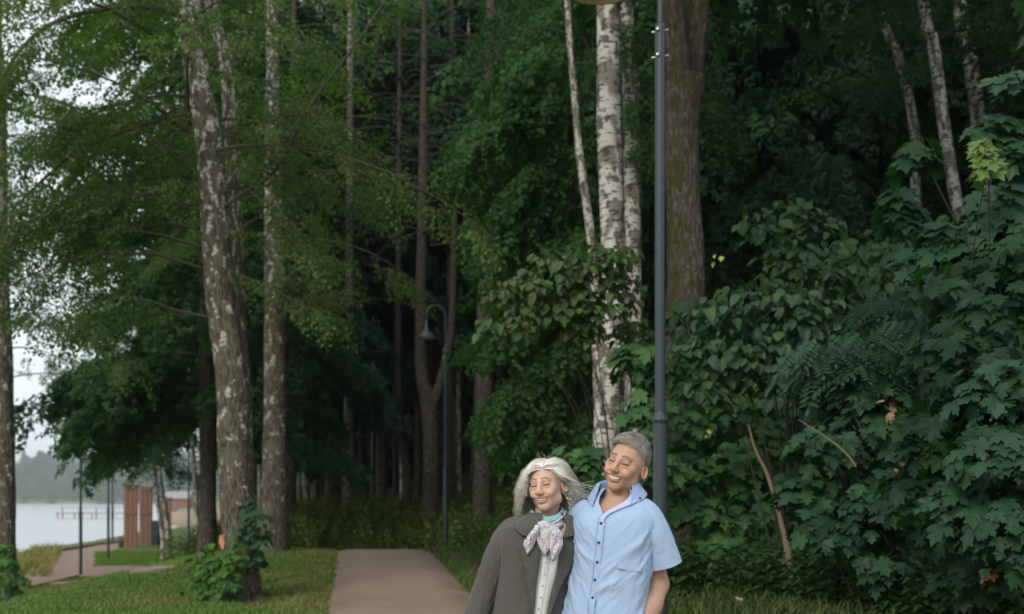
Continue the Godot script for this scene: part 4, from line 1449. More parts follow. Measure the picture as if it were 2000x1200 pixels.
func build_thicket() -> void:
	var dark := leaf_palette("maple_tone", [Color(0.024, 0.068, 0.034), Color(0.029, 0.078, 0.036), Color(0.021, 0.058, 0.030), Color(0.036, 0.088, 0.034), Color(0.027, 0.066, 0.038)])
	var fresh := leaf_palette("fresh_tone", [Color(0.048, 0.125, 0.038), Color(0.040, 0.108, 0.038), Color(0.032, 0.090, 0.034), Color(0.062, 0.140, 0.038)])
	var mixed := leaf_palette("hazel_tone", [Color(0.050, 0.095, 0.032), Color(0.062, 0.110, 0.030), Color(0.070, 0.110, 0.032), Color(0.040, 0.085, 0.032), Color(0.085, 0.095, 0.035)])
	var alder := leaf_palette("alder_tone", [Color(0.034, 0.078, 0.038), Color(0.044, 0.092, 0.042), Color(0.028, 0.064, 0.034), Color(0.055, 0.105, 0.036)])
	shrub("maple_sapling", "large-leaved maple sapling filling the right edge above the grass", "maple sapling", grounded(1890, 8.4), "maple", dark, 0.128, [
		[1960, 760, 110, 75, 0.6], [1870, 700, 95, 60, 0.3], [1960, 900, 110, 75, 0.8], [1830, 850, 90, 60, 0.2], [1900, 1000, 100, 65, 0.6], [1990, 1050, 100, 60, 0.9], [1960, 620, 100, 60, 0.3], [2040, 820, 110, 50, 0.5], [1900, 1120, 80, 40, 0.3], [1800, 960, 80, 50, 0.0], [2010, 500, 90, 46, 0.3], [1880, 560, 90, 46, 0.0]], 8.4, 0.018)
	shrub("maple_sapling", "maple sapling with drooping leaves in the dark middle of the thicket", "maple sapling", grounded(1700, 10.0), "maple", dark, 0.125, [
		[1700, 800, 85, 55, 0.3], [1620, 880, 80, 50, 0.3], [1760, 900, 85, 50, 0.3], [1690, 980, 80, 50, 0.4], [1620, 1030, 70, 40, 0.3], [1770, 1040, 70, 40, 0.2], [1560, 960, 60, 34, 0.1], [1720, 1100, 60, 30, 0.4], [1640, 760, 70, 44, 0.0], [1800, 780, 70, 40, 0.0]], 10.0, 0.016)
	shrub("rowan_sapling", "rowan sapling with feathery leaves above the middle of the thicket", "rowan", grounded(1770, 10.6), "rowan", dark, 0.23, [
		[1700, 690, 80, 60, 0.9], [1610, 700, 70, 46, 0.8], [1780, 650, 80, 60, 0.8], [1840, 720, 70, 44, 0.6], [1740, 600, 70, 44, 0.5], [1850, 620, 70, 40, 0.5], [1680, 760, 60, 34, 0.8], [1790, 760, 60, 34, 0.8], [1860, 800, 60, 30, 0.7]], 10.6, 0.014)
	shrub("alder_shrub", "alder shrub on a pale crooked stem right of the near lamp post", "shrub", grounded(1543, 11.6), "oval", alder, 0.105, [
		[1480, 440, 52, 26, 0.2], [1555, 415, 50, 26, 0.2], [1600, 450, 50, 26, 0.2], [1540, 500, 60, 44, 0.2], [1620, 530, 70, 56, 0.3], [1480, 590, 75, 64, 0.3], [1400, 620, 65, 50, 0.3], [1560, 610, 80, 76, 0.5], [1640, 640, 70, 60, 0.4], [1440, 690, 80, 70, 0.4], [1350, 680, 60, 46, 0.2], [1520, 720, 80, 70, 0.5], [1600, 720, 70, 50, 0.3], [1380, 760, 65, 46, 0.2], [1700, 560, 70, 50, 0.1], [1740, 500, 60, 36, 0.0]], 11.6, 0.014)
	shrub("maple_sapling", "pale green maple sapling close behind the near lamp post", "maple sapling", grounded(1400, 13.4), "maple", fresh, 0.130, [
		[1350, 830, 62, 46, 0.3], [1420, 800, 62, 46, 0.2], [1350, 920, 62, 46, 0.4], [1430, 900, 65, 50, 0.4], [1490, 850, 60, 44, 0.2], [1370, 1000, 60, 44, 0.4], [1450, 990, 60, 44, 0.4], [1520, 940, 55, 36, 0.2], [1350, 1080, 50, 34, 0.5], [1430, 1070, 55, 36, 0.5], [1500, 1050, 50, 30, 0.3], [1340, 740, 50, 30, 0.1], [1310, 880, 40, 24, 0.1], [1320, 980, 40, 24, 0.2]], 13.4, 0.016)
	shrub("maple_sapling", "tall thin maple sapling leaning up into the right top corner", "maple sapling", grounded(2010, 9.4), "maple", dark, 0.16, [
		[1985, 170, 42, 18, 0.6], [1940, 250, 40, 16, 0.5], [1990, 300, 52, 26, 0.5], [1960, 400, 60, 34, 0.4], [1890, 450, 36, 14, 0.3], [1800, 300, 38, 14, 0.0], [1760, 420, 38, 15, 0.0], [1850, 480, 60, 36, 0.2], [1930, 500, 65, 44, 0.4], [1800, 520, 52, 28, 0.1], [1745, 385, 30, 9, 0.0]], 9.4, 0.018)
	shrub("maple_sapling", "small tuft of yellow-green maple shoot leaves standing out against the birches", "maple shoot", grounded(1905, 9.3), "maple", leaf_palette("lemon_tone", [Color(0.13, 0.20, 0.045), Color(0.10, 0.17, 0.045)]), 0.12, [[1932, 285, 20, 8, 0.9], [1928, 320, 20, 9, 0.9]], 9.3, 0.008)
	shrub("hazel_sapling", "hazel bough with yellowing leaves reaching left before the big birch", "hazel", grounded(1215, 13.2), "oval", mixed, 0.095, [
		[1180, 520, 62, 70, 0.7], [1110, 540, 62, 70, 0.8], [1040, 560, 55, 60, 0.8], [985, 575, 42, 38, 0.8], [1090, 610, 55, 60, 0.7], [1160, 600, 62, 70, 0.7], [1220, 570, 50, 46, 0.5], [1010, 630, 45, 40, 0.8], [960, 640, 32, 22, 0.8], [1140, 660, 48, 44, 0.6], [1210, 500, 36, 24, 0.5], [1230, 650, 45, 34, 0.3], [1060, 510, 36, 26, 0.8]], 13.2, 0.008)
	shrub("maple_sapling", "maple sapling between the big birch and the man's hair", "maple sapling", grounded(1262, 12.6), "maple", fresh, 0.165, [
		[1250, 700, 52, 34, 0.1], [1265, 800, 50, 34, 0.3], [1262, 860, 36, 22, 0.3], [1140, 900, 38, 20, 0.3], [1270, 900, 46, 28, 0.2], [1290, 720, 44, 26, 0.0], [1150, 960, 40, 20, 0.2], [1090, 900, 32, 14, 0.2]], 12.6, 0.014)
	shrub("hazel_sapling", "dense dark hazel closing the thicket behind the rowan", "hazel", grounded(1700, 13.5), "oval", alder, 0.15, [
		[1560, 560, 90, 90, 0], [1680, 520, 90, 90, 0], [1790, 560, 90, 90, 0], [1900, 480, 90, 80, 0], [1960, 560, 90, 80, 0], [1620, 680, 100, 100, 0], [1760, 700, 100, 100, 0], [1900, 700, 100, 90, 0], [1500, 800, 90, 90, 0], [1640, 850, 100, 100, 0], [1780, 880, 100, 100, 0], [1920, 880, 90, 80, 0], [1500, 950, 80, 70, 0], [1620, 1000, 90, 80, 0], [1760, 1020, 90, 80, 0], [1400, 700, 70, 60, 0], [1340, 620, 50, 40, -0.6], [2000, 700, 100, 80, 0]], 13.5, 0.02)
	# a pale bare stem and a dead bough in the thicket
	var st := thing("bare_stem", "pale crooked bare stem rising from the grass in front of the thicket", "stem", grounded(1543, 11.0))
	var b := MB.new()
	var pts := []
	for q in [[1543, 1166], [1546, 1110], [1528, 1030], [1512, 970], [1496, 920], [1476, 880], [1462, 830]]:
		pts.append(pt(q[0], q[1], 11.0) - st.position)
	pts[0].y = -0.1
	b.tube(curve_points(pts, 4), curve_floats([0.028, 0.025, 0.022, 0.018, 0.015, 0.012, 0.006], 4), 8, PackedColorArray(), 0.15, nz)
	part("stem", b.commit(), M.stem_pale, st)
	b = MB.new()
	pts = []
	for q in [[1560, 1168], [1548, 1130], [1536, 1090], [1528, 1040]]:
		pts.append(pt(q[0], q[1], 11.05) - st.position)
	b.tube(curve_points(pts, 4), curve_floats([0.018, 0.014, 0.01, 0.006], 4), 7, PackedColorArray(), 0.15, nz)
	part("side_stem", b.commit(), M.stem_pale, st)
	st = thing("dead_branch", "bare grey branch slanting through the dark gap of the thicket", "branch", pt(1675, 912, 9.3))
	b = MB.new()
	pts = []
	for q in [[1672, 912], [1658, 892], [1632, 868], [1598, 844], [1560, 820]]:
		pts.append(pt(q[0], q[1], 9.3) - st.position)
	accents()
	b.tube(curve_points(pts, 4), curve_floats([0.009, 0.009, 0.008, 0.006, 0.003], 4), 6, PackedColorArray(), 0.15, nz)
	part("branch", b.commit(), M.stem_pale, st)


func accents() -> void:
	var spots := [[1728, 800, 8.2, "withered brown leaf cluster hanging on the maple sapling", Color(0.24, 0.16, 0.08), 0.06], [1402, 508, 11.3, "yellow-green young leaf tuft on top of the thicket's left end", Color(0.40, 0.42, 0.08), 0.045], [1383, 846, 12.8, "pale lemon leaf tuft beside the near lamp post", Color(0.42, 0.46, 0.10), 0.045], [1750, 912, 8.9, "small rust-brown leaf in the middle of the thicket", Color(0.34, 0.15, 0.06), 0.04], [1925, 1130, 7.6, "reddish withered leaves low at the right edge", Color(0.22, 0.10, 0.06), 0.05]]
	for s in spots:
		var t := thing("leaf_tuft", s[3], "leaf tuft", pt(s[0], s[1], s[2]))
		var m := mat("tuft_tone_%d" % int(s[0]), s[4], 0.6)
		for k in 6:
			var bas: Basis = Basis.from_euler(Vector3(rng.randf_range(0.2, 1.4), rng.randf() * TAU, rng.randf_range(-0.4, 0.4))) * (s[5] * rng.randf_range(0.7, 1.1))
			quick_part("leaf", k, LM["maple"][k % 3], m, t, Transform3D(bas, Vector3(rng.randf_range(-0.05, 0.05), rng.randf_range(-0.06, 0.06), rng.randf_range(0.0, 0.06))))
	var d := thing("dry_plant", "dry cream-coloured seed stalk in the grass before the thicket", "dry plant", on_ground(1437, 1199, 9.5))
	var b := MB.new()
	b.tube(PackedVector3Array([Vector3.ZERO, Vector3(0.01, 0.06, 0), Vector3(0.03, 0.14, 0.01)]), PackedFloat32Array([0.004, 0.004, 0.003]), 5)
	part("stalk", b.commit(), M.raw_wood_pale, d)
	b = MB.new()
	for k in 40:
		var q := Vector3(0.01 + 0.02 * rng.randf(), 0.05 + 0.10 * rng.randf(), 0) + Vector3(rng.randfn(), rng.randfn(), rng.randfn()) * 0.014
		b.tri(q, q + Vector3(rng.randfn(), rng.randfn(), rng.randfn()) * 0.014, q + Vector3(rng.randfn(), rng.randfn(), rng.randfn()) * 0.014)
	part("seed_head", b.commit(), M.raw_wood_pale, d).set_meta("kind", "stuff")


func tuft(n: int, h: float, r: float, seed_: int, w := 0.006) -> ArrayMesh:
	var g := RandomNumberGenerator.new()
	g.seed = seed_
	var b := MB.new()
	for k in n:
		var a := g.randf() * TAU
		var at := Vector3(cos(a), 0, sin(a)) * r * sqrt(g.randf())
		var az := g.randf() * TAU
		var out := Vector3(cos(az), 0, sin(az))
		var sd := Vector3(-out.z, 0, out.x) * w
		var L := h * g.randf_range(0.55, 1.2)
		var mid := at + Vector3.UP * L * 0.6 + out * L * 0.18
		var tip := at + Vector3.UP * L * g.randf_range(0.75, 1.0) + out * L * g.randf_range(0.3, 0.7)
		var t := g.randf_range(0.75, 1.25)
		var col := Color(t * g.randf_range(0.9, 1.25), t, t * 0.9)
		b.tri(at - sd, at + sd, mid + sd * 0.8, col)
		b.tri(at - sd, mid + sd * 0.8, mid - sd * 0.8, col)
		b.tri(mid - sd * 0.8, mid + sd * 0.8, tip, col)
	return b.commit()


func weed(seed_: int, head: Color, big: float) -> ArrayMesh:
	# an upright herb, one unit tall, with paired leaves and a loose flower head
	var g := RandomNumberGenerator.new()
	g.seed = seed_
	var b := MB.new()
	b.tube(PackedVector3Array([Vector3.ZERO, Vector3(0.03, 0.5, 0.01), Vector3(0.0, 0.95, 0.03)]), PackedFloat32Array([0.008, 0.006, 0.003]), 4, PackedColorArray([Color(0.9, 0.9, 0.7)]))
	for k in 16:
		var y := 0.12 + 0.05 * k
		var az := k * 2.4 + g.randf()
		var out := Vector3(cos(az), 0.1, sin(az))
		var sd := Vector3(-out.z, 0, out.x) * 0.06 * big
		var L := 0.27 * (1.1 - y * 0.6) * big * g.randf_range(0.8, 1.2)
		var at := Vector3(0.01, y, 0.01)
		var tip := at + out * L + Vector3.DOWN * L * g.randf_range(0.1, 0.5)
		var md := at + out * L * 0.45 + Vector3.UP * 0.02
		var t := g.randf_range(0.8, 1.2)
		b.tri(at, md + sd, tip, Color(t, t, t))
		b.tri(at, tip, md - sd, Color(t * 0.95, t, t))
	for k in 14:
		var az := g.randf() * TAU
		var at := Vector3(cos(az) * g.randf() * 0.09, g.randf_range(0.84, 1.04), sin(az) * g.randf() * 0.09)
		var s := g.randf_range(0.015, 0.035)
		b.tri(at + Vector3(s, 0, 0), at + Vector3(-s * 0.5, s * 0.5, s), at + Vector3(-s * 0.5, s * 0.3, -s), head)
	return b.commit()


func build_undergrowth() -> void:
	# mown lawn
	var kinds := [tuft(16, 0.055, 0.10, 1), tuft(16, 0.07, 0.11, 2), tuft(14, 0.045, 0.10, 3)]
	var where := [[], [], []]
	var tints := [[], [], []]
	var green := Color(0.125, 0.225, 0.042)
	var straw := Color(0.27, 0.23, 0.10)
	var tries := 0
	var walk_a := PackedVector2Array()
	for q in [[35, 1147], [60, 1113], [83, 1082], [232, 1061], [232, 1075], [183, 1085], [191, 1108], [155, 1126], [108, 1138], [50, 1152]]:
		var g := on_ground(q[0], q[1])
		walk_a.append(Vector2(g.x, -g.z))
	var walk_b := PackedVector2Array()
	for q in [[189, 1108], [233, 1106], [291, 1101], [350, 1096], [350, 1112], [323, 1117], [262, 1125], [187, 1129], [153, 1127]]:
		var g := on_ground(q[0], q[1])
		walk_b.append(Vector2(g.x, -g.z))
	while tries < 42000:
		tries += 1
		var d := rng.randf_range(11.5, 46.0)
		if rng.randf() > 1.25 - d / 60.0:
			continue
		var x := rng.randf_range(maxf(-0.42 * d - 0.3, shore_x(d)), path_x(d) - 1.08)
		if d > 30.0 and x > -7.0:
			continue
		var y := ground_y(x, -d)
		if d > 34.5 and x < -13.4 - maxf(0.0, d - 40.0) * 0.3:
			if x > -24.0 and d < 40.5:
				continue
		if Geometry2D.is_point_in_polygon(Vector2(x, d), walk_a) or Geometry2D.is_point_in_polygon(Vector2(x, d), walk_b):
			continue
		var f := nz.get_noise_2d(x * 0.5, d * 0.5)
		if exp(-(pow(x + 3.7, 2) + pow(d - 17.0, 2)) / 0.6) > rng.randf():
			continue
		var k := rng.randi() % 3
		var u := x - path_x(d)
		var t := green.lerp(straw, clampf(0.15 + 0.8 * f + 0.35 * smoothstep(-3.0, -1.2, u), 0.0, 0.75)) * rng.randf_range(0.8, 1.2)
		where[k].append(Transform3D(Basis(Vector3.UP, rng.randf() * TAU) * rng.randf_range(0.8, 1.3), Vector3(x, y - 0.005, -d)))
		tints[k].append(t)
	for k in 3:
		tag(scatter("lawn_grass", kinds[k], M.grass_blade, where[k], tints[k]), ["short mown grass of the lawn", "slightly longer tufts all over the lawn", "fine low blades between the lawn tufts"][k], "grass", "", "stuff")
	# grass island by the lake
	where = []
	tints = []
	for j in 5200:
		var q := on_ground(rng.randf_range(186, 372), rng.randf_range(1079, 1108))
		where.append(Transform3D(Basis(Vector3.UP, rng.randf() * TAU) * 1.0, q))
		tints.append(Color(0.16, 0.27, 0.05) * rng.randf_range(0.8, 1.2))
	tag(scatter("island_grass", kinds[1], M.grass_blade, where, tints), "bright grass between the promenade and its branch", "grass", "", "stuff")
	# reeds at the water's edge
	where = []
	tints = []
	for j in 170:
		var d := rng.randf_range(38.0, 54.0)
		var x := shore_x(d) - rng.randf_range(-0.9, 1.1) + 0.1
		where.append(Transform3D(Basis(Vector3.UP, rng.randf() * TAU) * rng.randf_range(0.7, 1.3), Vector3(x, maxf(ground_y(x, -d), WATER - 0.1), -d)))
		tints.append(Color(0.30, 0.27, 0.09) * rng.randf_range(0.8, 1.2))
	tag(scatter("shore_reeds", tuft(22, 0.40, 0.16, 6, 0.009), M.grass_blade, where, tints), "yellowing reeds along the water's edge", "reeds", "", "stuff")
	# rough verge on the right of the path and the bank
	where = [[], []]
	tints = [[], []]
	for j in 15000:
		var d := rng.randf_range(8.5, 36.0)
		var u := 1.12 + 5.0 * pow(rng.randf(), 1.4)
		var x := path_x(d) + u
		if d < 15.0 and u > 3.4:
			continue
		if exp(-pow((u - 1.45) / 0.4, 2)) * smoothstep(17.0, 19.0, d) * (1.0 - smoothstep(27.0, 29.0, d)) > rng.randf() * 0.9:
			continue
		var k := rng.randi() % 2
		where[k].append(Transform3D(Basis(Vector3.UP, rng.randf() * TAU) * rng.randf_range(0.7, 1.3) * (1.0 if u < 2.0 else 1.4), Vector3(x, ground_y(x, -d), -d)))
		tints[k].append((Color(0.060, 0.115, 0.030) if d < 15.0 else Color(0.085, 0.170, 0.035)).lerp(straw, rng.randf() * 0.25) * rng.randf_range(0.7, 1.15))
	for k in 2:
		tag(scatter("verge_grass", tuft(18, 0.12, 0.13, 8 + k, 0.005), M.grass_blade, where[k], tints[k]), ["unmown grass on the bank right of the path", "paler unmown tufts on the bank right of the path"][k], "grass", "", "stuff")
	# tall herbs beyond the end of the path
	var heads := [Color(2.4, 1.9, 0.6), Color(2.2, 1.4, 0.9), Color(1.2, 1.2, 0.8)]
	for k in 3:
		where = []
		tints = []
		for j in 1500:
			var d := rng.randf_range(28.9, 41.0)
			var x := rng.randf_range(-9.5, 5.0)
			var u := x - path_x(d)
			if k == 2 and rng.randf() < 0.5:
				d = rng.randf_range(24.0, 40.0)
				x = path_x(d) + rng.randf_range(2.4, 6.5)
			elif d < 30.6 and absf(u) < 1.6:
				continue
			if x < -7.0 and d < 31.0 + rng.randf() * 6.0:
				continue
			var s := rng.randf_range(0.45, 0.95) if k < 2 else rng.randf_range(0.35, 0.75)
			where.append(Transform3D(Basis(Vector3.UP, rng.randf() * TAU) * Basis(Vector3.RIGHT, rng.randfn(0, 0.12)) * s, Vector3(x, ground_y(x, -d) - 0.02, -d)))
			tints.append([Color(0.20, 0.26, 0.06), Color(0.18, 0.21, 0.06), Color(0.11, 0.22, 0.05)][k] * rng.randf_range(0.75, 1.25))
		tag(scatter("tall_weeds", weed(30 + k, heads[k], [1.0, 0.8, 1.3][k]), M.grass_blade, where, tints), ["yellow-topped herbs beyond the end of the path", "reddish-topped herbs among the first forest trunks", "leafy green nettles on the bank under the trees"][k], "weeds", "", "stuff")
	# low plants at the foot of the thicket
	where = []
	tints = []
	for j in 620:
		var px := rng.randf_range(1300, 2060)
		var d := lerpf(13.2, 8.6, clampf((px - 1320) / 680.0, 0, 1)) + rng.randf_range(-0.9, 0.8)
		var q := grounded(px, d)
		where.append(Transform3D(Basis(Vector3.UP, rng.randf() * TAU) * rng.randf_range(0.25, 0.6), q))
		tints.append(Color(0.050, 0.105, 0.030) * rng.randf_range(0.7, 1.3))
	tag(scatter("thicket_nettles", weed(41, Color(1.6, 1.2, 0.8), 1.3), M.grass_blade, where, tints), "nettles and low herbs at the foot of the thicket", "weeds", "", "stuff")
	# sprouts round the feet of two lawn trees
	var sprout := leaf_palette("sprout_tone", [Color(0.060, 0.150, 0.028), Color(0.080, 0.175, 0.030), Color(0.045, 0.110, 0.028)])
	shrub("maple_sprouts", "bright green maple sprouts round the foot of the leaning birch", "sprouts", on_ground(440, 1168), "maple", sprout, 0.10, [
		[398, 1105, 36, 24, 0.5], [432, 1118, 40, 30, 0.6], [384, 1142, 32, 20, 0.5], [420, 1150, 36, 26, 0.6], [458, 1090, 34, 20, 0.5], [400, 1075, 20, 7, 0.5], [470, 1060, 24, 12, 0.5], [448, 1142, 34, 20, 0.6]], 17.4, 0.008)
	shrub("maple_sprouts", "darker maple shoots climbing the right side of the leaning birch's foot", "sprouts", on_ground(490, 1150), "maple", dark_tones(), 0.11, [
		[494, 1012, 28, 16, 0.5], [502, 1052, 28, 18, 0.5], [480, 1042, 24, 14, 0.6], [497, 1092, 24, 12, 0.4], [487, 985, 16, 5, 0.5]], 17.4, 0.008)
	shrub("maple_sprouts", "maple sprouts at the foot of the dark tree at the left margin", "sprouts", on_ground(14, 1185), "maple", sprout, 0.14, [
		[12, 1100, 22, 26, 0.5], [18, 1130, 24, 30, 0.6], [20, 1165, 24, 30, 0.6], [6, 1070, 18, 16, 0.5], [45, 1135, 12, 6, 0.5]], 23.0, 0.008)


func dark_tones() -> Array:
	return [M.maple_tone_0, M.maple_tone_1, M.maple_tone_3]


# ------------------------------------------------------------------ lamp posts

func lamp_post(label: String, at: Vector3, scale: float, face: float, shade := true) -> Node3D:
	# a two-step tube, a thin arm bent over, a bell shade facing face
	var o := thing("lamp_post", label, "lamp post", at, face, "lamp posts along the paths")
	var b := MB.new()
	b.lathe([Vector2(0.0, -0.1), Vector2(0.0535, -0.1), Vector2(0.0535, 2.04), Vector2(0.05, 2.05)], 28)
	part("lower_tube", b.commit(), M.pole_paint, o)
	b = MB.new()
	b.lathe([Vector2(0.052, 2.035), Vector2(0.064, 2.042), Vector2(0.066, 2.065), Vector2(0.060, 2.08), Vector2(0.046, 2.088), Vector2(0.036, 2.125)], 28)
	part("collar", b.commit(), M.pole_paint, o)
	b = MB.new()
	b.lathe([Vector2(0.0385, 2.10), Vector2(0.0385, 5.0), Vector2(0.036, 5.012), Vector2(0.0, 5.013)], 24)
	var up := part("upper_tube", b.commit(), M.pole_paint, o)
	for y in [4.77, 4.96]:
		for k in 4:
			var a := k * PI / 2 + 0.5
			b = MB.new()
			b.tube(PackedVector3Array([Vector3(cos(a) * 0.03, y, sin(a) * 0.03), Vector3(cos(a) * 0.054, y, sin(a) * 0.054), Vector3(cos(a) * 0.055, y, sin(a) * 0.055), Vector3(cos(a) * 0.064, y, sin(a) * 0.064)]), PackedFloat32Array([0.006, 0.006, 0.011, 0.010]), 6, PackedColorArray(), 0.0, null, 1.0, true)
			part("bolt", b.commit(), M.zinc, up)
	b = MB.new()
	var path := PackedVector3Array([Vector3(0, 4.9, 0), Vector3(0, 5.4, 0), Vector3(0, 5.78, 0)])
	for k in range(1, 13):
		var a := PI * k / 12.0
		path.append(Vector3(-0.23 + 0.23 * cos(a), 5.80 + 0.24 * sin(a), 0))
	path.append(Vector3(-0.46, 5.66, 0))
	var rad := PackedFloat32Array()
	rad.resize(path.size())
	rad.fill(0.022)
	b.tube(path, rad, 12)
	part("arm", b.commit(), M.pole_paint, o)
	if shade:
		b = MB.new()
		b.lathe([Vector2(0.250, 5.240), Vector2(0.252, 5.250), Vector2(0.235, 5.278), Vector2(0.20, 5.325), Vector2(0.14, 5.372), Vector2(0.075, 5.42), Vector2(0.045, 5.52), Vector2(0.04, 5.66), Vector2(0.024, 5.68)], 32, Transform3D(Basis(), Vector3(-0.46, 0, 0)))
		var sh := part("lamp_shade", b.commit(), M.pole_paint, o)
		b = MB.new()
		b.lathe([Vector2(0.244, 5.242), Vector2(0.228, 5.276), Vector2(0.172, 5.328), Vector2(0.1, 5.375), Vector2(0.0, 5.37)], 32, Transform3D(Basis(), Vector3(-0.46, 0, 0)))
		part("inner_reflector", b.commit(), M.shade_inside, sh)
		b = MB.new()
		b.lathe([Vector2(0.0, 5.262), Vector2(0.05, 5.272), Vector2(0.062, 5.29), Vector2(0.04, 5.35)], 16, Transform3D(Basis(), Vector3(-0.46, 0, 0)))
		part("bulb", b.commit(), M.lamp_glass, sh)
	o.scale = Vector3.ONE * scale
	return o


func build_lamp_posts() -> void:
	var at := pt(1289.5, 1300, 9.16)
	at.y = ground_y(at.x, at.z)
	lamp_post("dark grey lamp post rising beside the man's shoulder, cut by the picture's top", at, 1.0, 0.06)
	lamp_post("distant dark lamp post with a bell shade at the end of the path", grounded(870, 29.9), 1.0, 0.1)
	lamp_post("nearest slim lamp post on the lakeside promenade edge", on_ground(157, 1128), 0.97, 1.2)
	lamp_post("lakeside lamp post on the grass island left of the litter bin", on_ground(211, 1094), 0.97, 1.2)
	lamp_post("thin far lamp post at the lake between the grass island and the litter bin", grounded(219, 62.0), 0.97, 1.2)
	lamp_post("dark lamp post between the brown maple trunk and the thin pale birch", on_ground(368, 1082), 1.0, 0.8)
	lamp_post("faint far lamp post deep among the forest trunks", grounded(774, 74.0), 1.0, 0.1)


# ------------------------------------------------------------------ people: shared tools

func smin(a: float, b: float, k: float) -> float:
	var h := maxf(k - absf(a - b), 0.0) / k
	return minf(a, b) - h * h * k * 0.25


func smax(a: float, b: float, k: float) -> float:
	var h := maxf(k - absf(a - b), 0.0) / k
	return maxf(a, b) + h * h * k * 0.25


func ell(x: float, y: float, z: float, r: Vector3) -> float:
	var q := Vector3(x / r.x, y / r.y, z / r.z)
	var k0 := q.length()
	var k1 := Vector3(q.x / r.x, q.y / r.y, q.z / r.z).length()
	return k0 * (k0 - 1.0) / maxf(k1, 0.001)


func cap_d(p: Vector3, a: Vector3, e: Vector3, ra: float, rb: float) -> float:
	var ab := e - a
	var t := clampf((p - a).dot(ab) / ab.length_squared(), 0.0, 1.0)
	return (p - a - ab * t).length() - lerpf(ra, rb, t)


func nets(bones: Array, cell: float, k: float, into: MB, col: Color) -> void:
	# one smooth skin over tapered bones [a, e, ra, rb]: blended distances on a grid, meshed as surface nets
	var lo := Vector3(1e9, 1e9, 1e9)
	var hi := -lo
	for b in bones:
		var r := maxf(b[2], b[3]) + 3.0 * cell
		for q in [b[0], b[1]]:
			lo = lo.min(q - Vector3.ONE * r)
			hi = hi.max(q + Vector3.ONE * r)
	var nx := int((hi.x - lo.x) / cell) + 2
	var ny := int((hi.y - lo.y) / cell) + 2
	var nzz := int((hi.z - lo.z) / cell) + 2
	var f := PackedFloat32Array()
	f.resize(nx * ny * nzz)
	for b in bones:
		var a: Vector3 = b[0]
		var e: Vector3 = b[1]
		var ra: float = b[2]
		var rb: float = b[3]
		var r := maxf(ra, rb) + 2.5 * cell + 1.5 / k
		var l0 := ((a.min(e) - Vector3.ONE * r - lo) / cell).floor().max(Vector3.ZERO)
		var l1 := ((a.max(e) + Vector3.ONE * r - lo) / cell).ceil().min(Vector3(nx - 1, ny - 1, nzz - 1))
		var ab := e - a
		var inv := 1.0 / maxf(ab.length_squared(), 1e-8)
		for z in range(int(l0.z), int(l1.z) + 1):
			for y in range(int(l0.y), int(l1.y) + 1):
				var o := (z * ny + y) * nx
				for x in range(int(l0.x), int(l1.x) + 1):
					var p := lo + Vector3(x, y, z) * cell - a
					var t := clampf(p.dot(ab) * inv, 0.0, 1.0)
					var dd := (p - ab * t).length() - (ra + (rb - ra) * t)
					if dd < r:
						f[o + x] += exp(-k * dd)
	# inside where the sum passes 1
	var vid := {}
	var sx := nx
	var sxy := nx * ny
	var verts := PackedVector3Array()
	var norms := PackedVector3Array()
	var offs := [0, 1, sx, sx + 1, sxy, sxy + 1, sxy + sx, sxy + sx + 1]
	for z in nzz - 1:
		for y in ny - 1:
			var o := (z * ny + y) * nx
			for x in nx - 1:
				var c0 := o + x
				if f[c0] == 0.0 and f[c0 + sxy + sx + 1] == 0.0:
					continue
				var ins := 0
				for q in 8:
					if f[c0 + offs[q]] > 1.0:
						ins += 1
				if ins == 0 or ins == 8:
					continue
				var sum := Vector3.ZERO
				var n := 0
				for ed in EDGES:
					var va := f[c0 + offs[ed[0]]]
					var vb := f[c0 + offs[ed[1]]]
					if (va > 1.0) != (vb > 1.0):
						var da := log(maxf(va, 1e-9))
						var db := log(maxf(vb, 1e-9))
						var t := clampf(da / (da - db), 0.0, 1.0)
						sum += CORNER[ed[0]].lerp(CORNER[ed[1]], t)
						n += 1
				var g := Vector3.ZERO
				for q in 8:
					g -= (CORNER[q] - Vector3.ONE * 0.5) * log(maxf(f[c0 + offs[q]], 1e-6))
				vid[c0] = verts.size()
				verts.append(lo + (Vector3(x, y, z) + sum / n) * cell)
				norms.append(g.normalized())
	var base := into.v.size()
	into.v.append_array(verts)
	into.n.append_array(norms)
	for p in verts:
		into.uv.append(Vector2(p.x, p.y))
		into.c.append(col)
	for c0 in vid:
		var i0 := f[c0] > 1.0
		for ax in 3:
			var step: int = [1, sx, sxy][ax]
			if i0 == (f[c0 + step] > 1.0):
				continue
			var u: int = [sx, sxy, 1][ax]
			var w: int = [sxy, 1, sx][ax]
			if not (vid.has(c0 - u) and vid.has(c0 - w) and vid.has(c0 - u - w)):
				continue
			var a: int = base + vid[c0]
			var b1: int = base + vid[c0 - u]
			var b2: int = base + vid[c0 - u - w]
			var b3: int = base + vid[c0 - w]
			if i0:
				into.i.append_array([a, b2, b1, a, b3, b2])
			else:
				into.i.append_array([a, b1, b2, a, b2, b3])


const EDGES := [[0, 1], [2, 3], [4, 5], [6, 7], [0, 2], [1, 3], [4, 6], [5, 7], [0, 4], [1, 5], [2, 6], [3, 7]]
const CORNER := [Vector3(0, 0, 0), Vector3(1, 0, 0), Vector3(0, 1, 0), Vector3(1, 1, 0), Vector3(0, 0, 1), Vector3(1, 0, 1), Vector3(0, 1, 1), Vector3(1, 1, 1)]


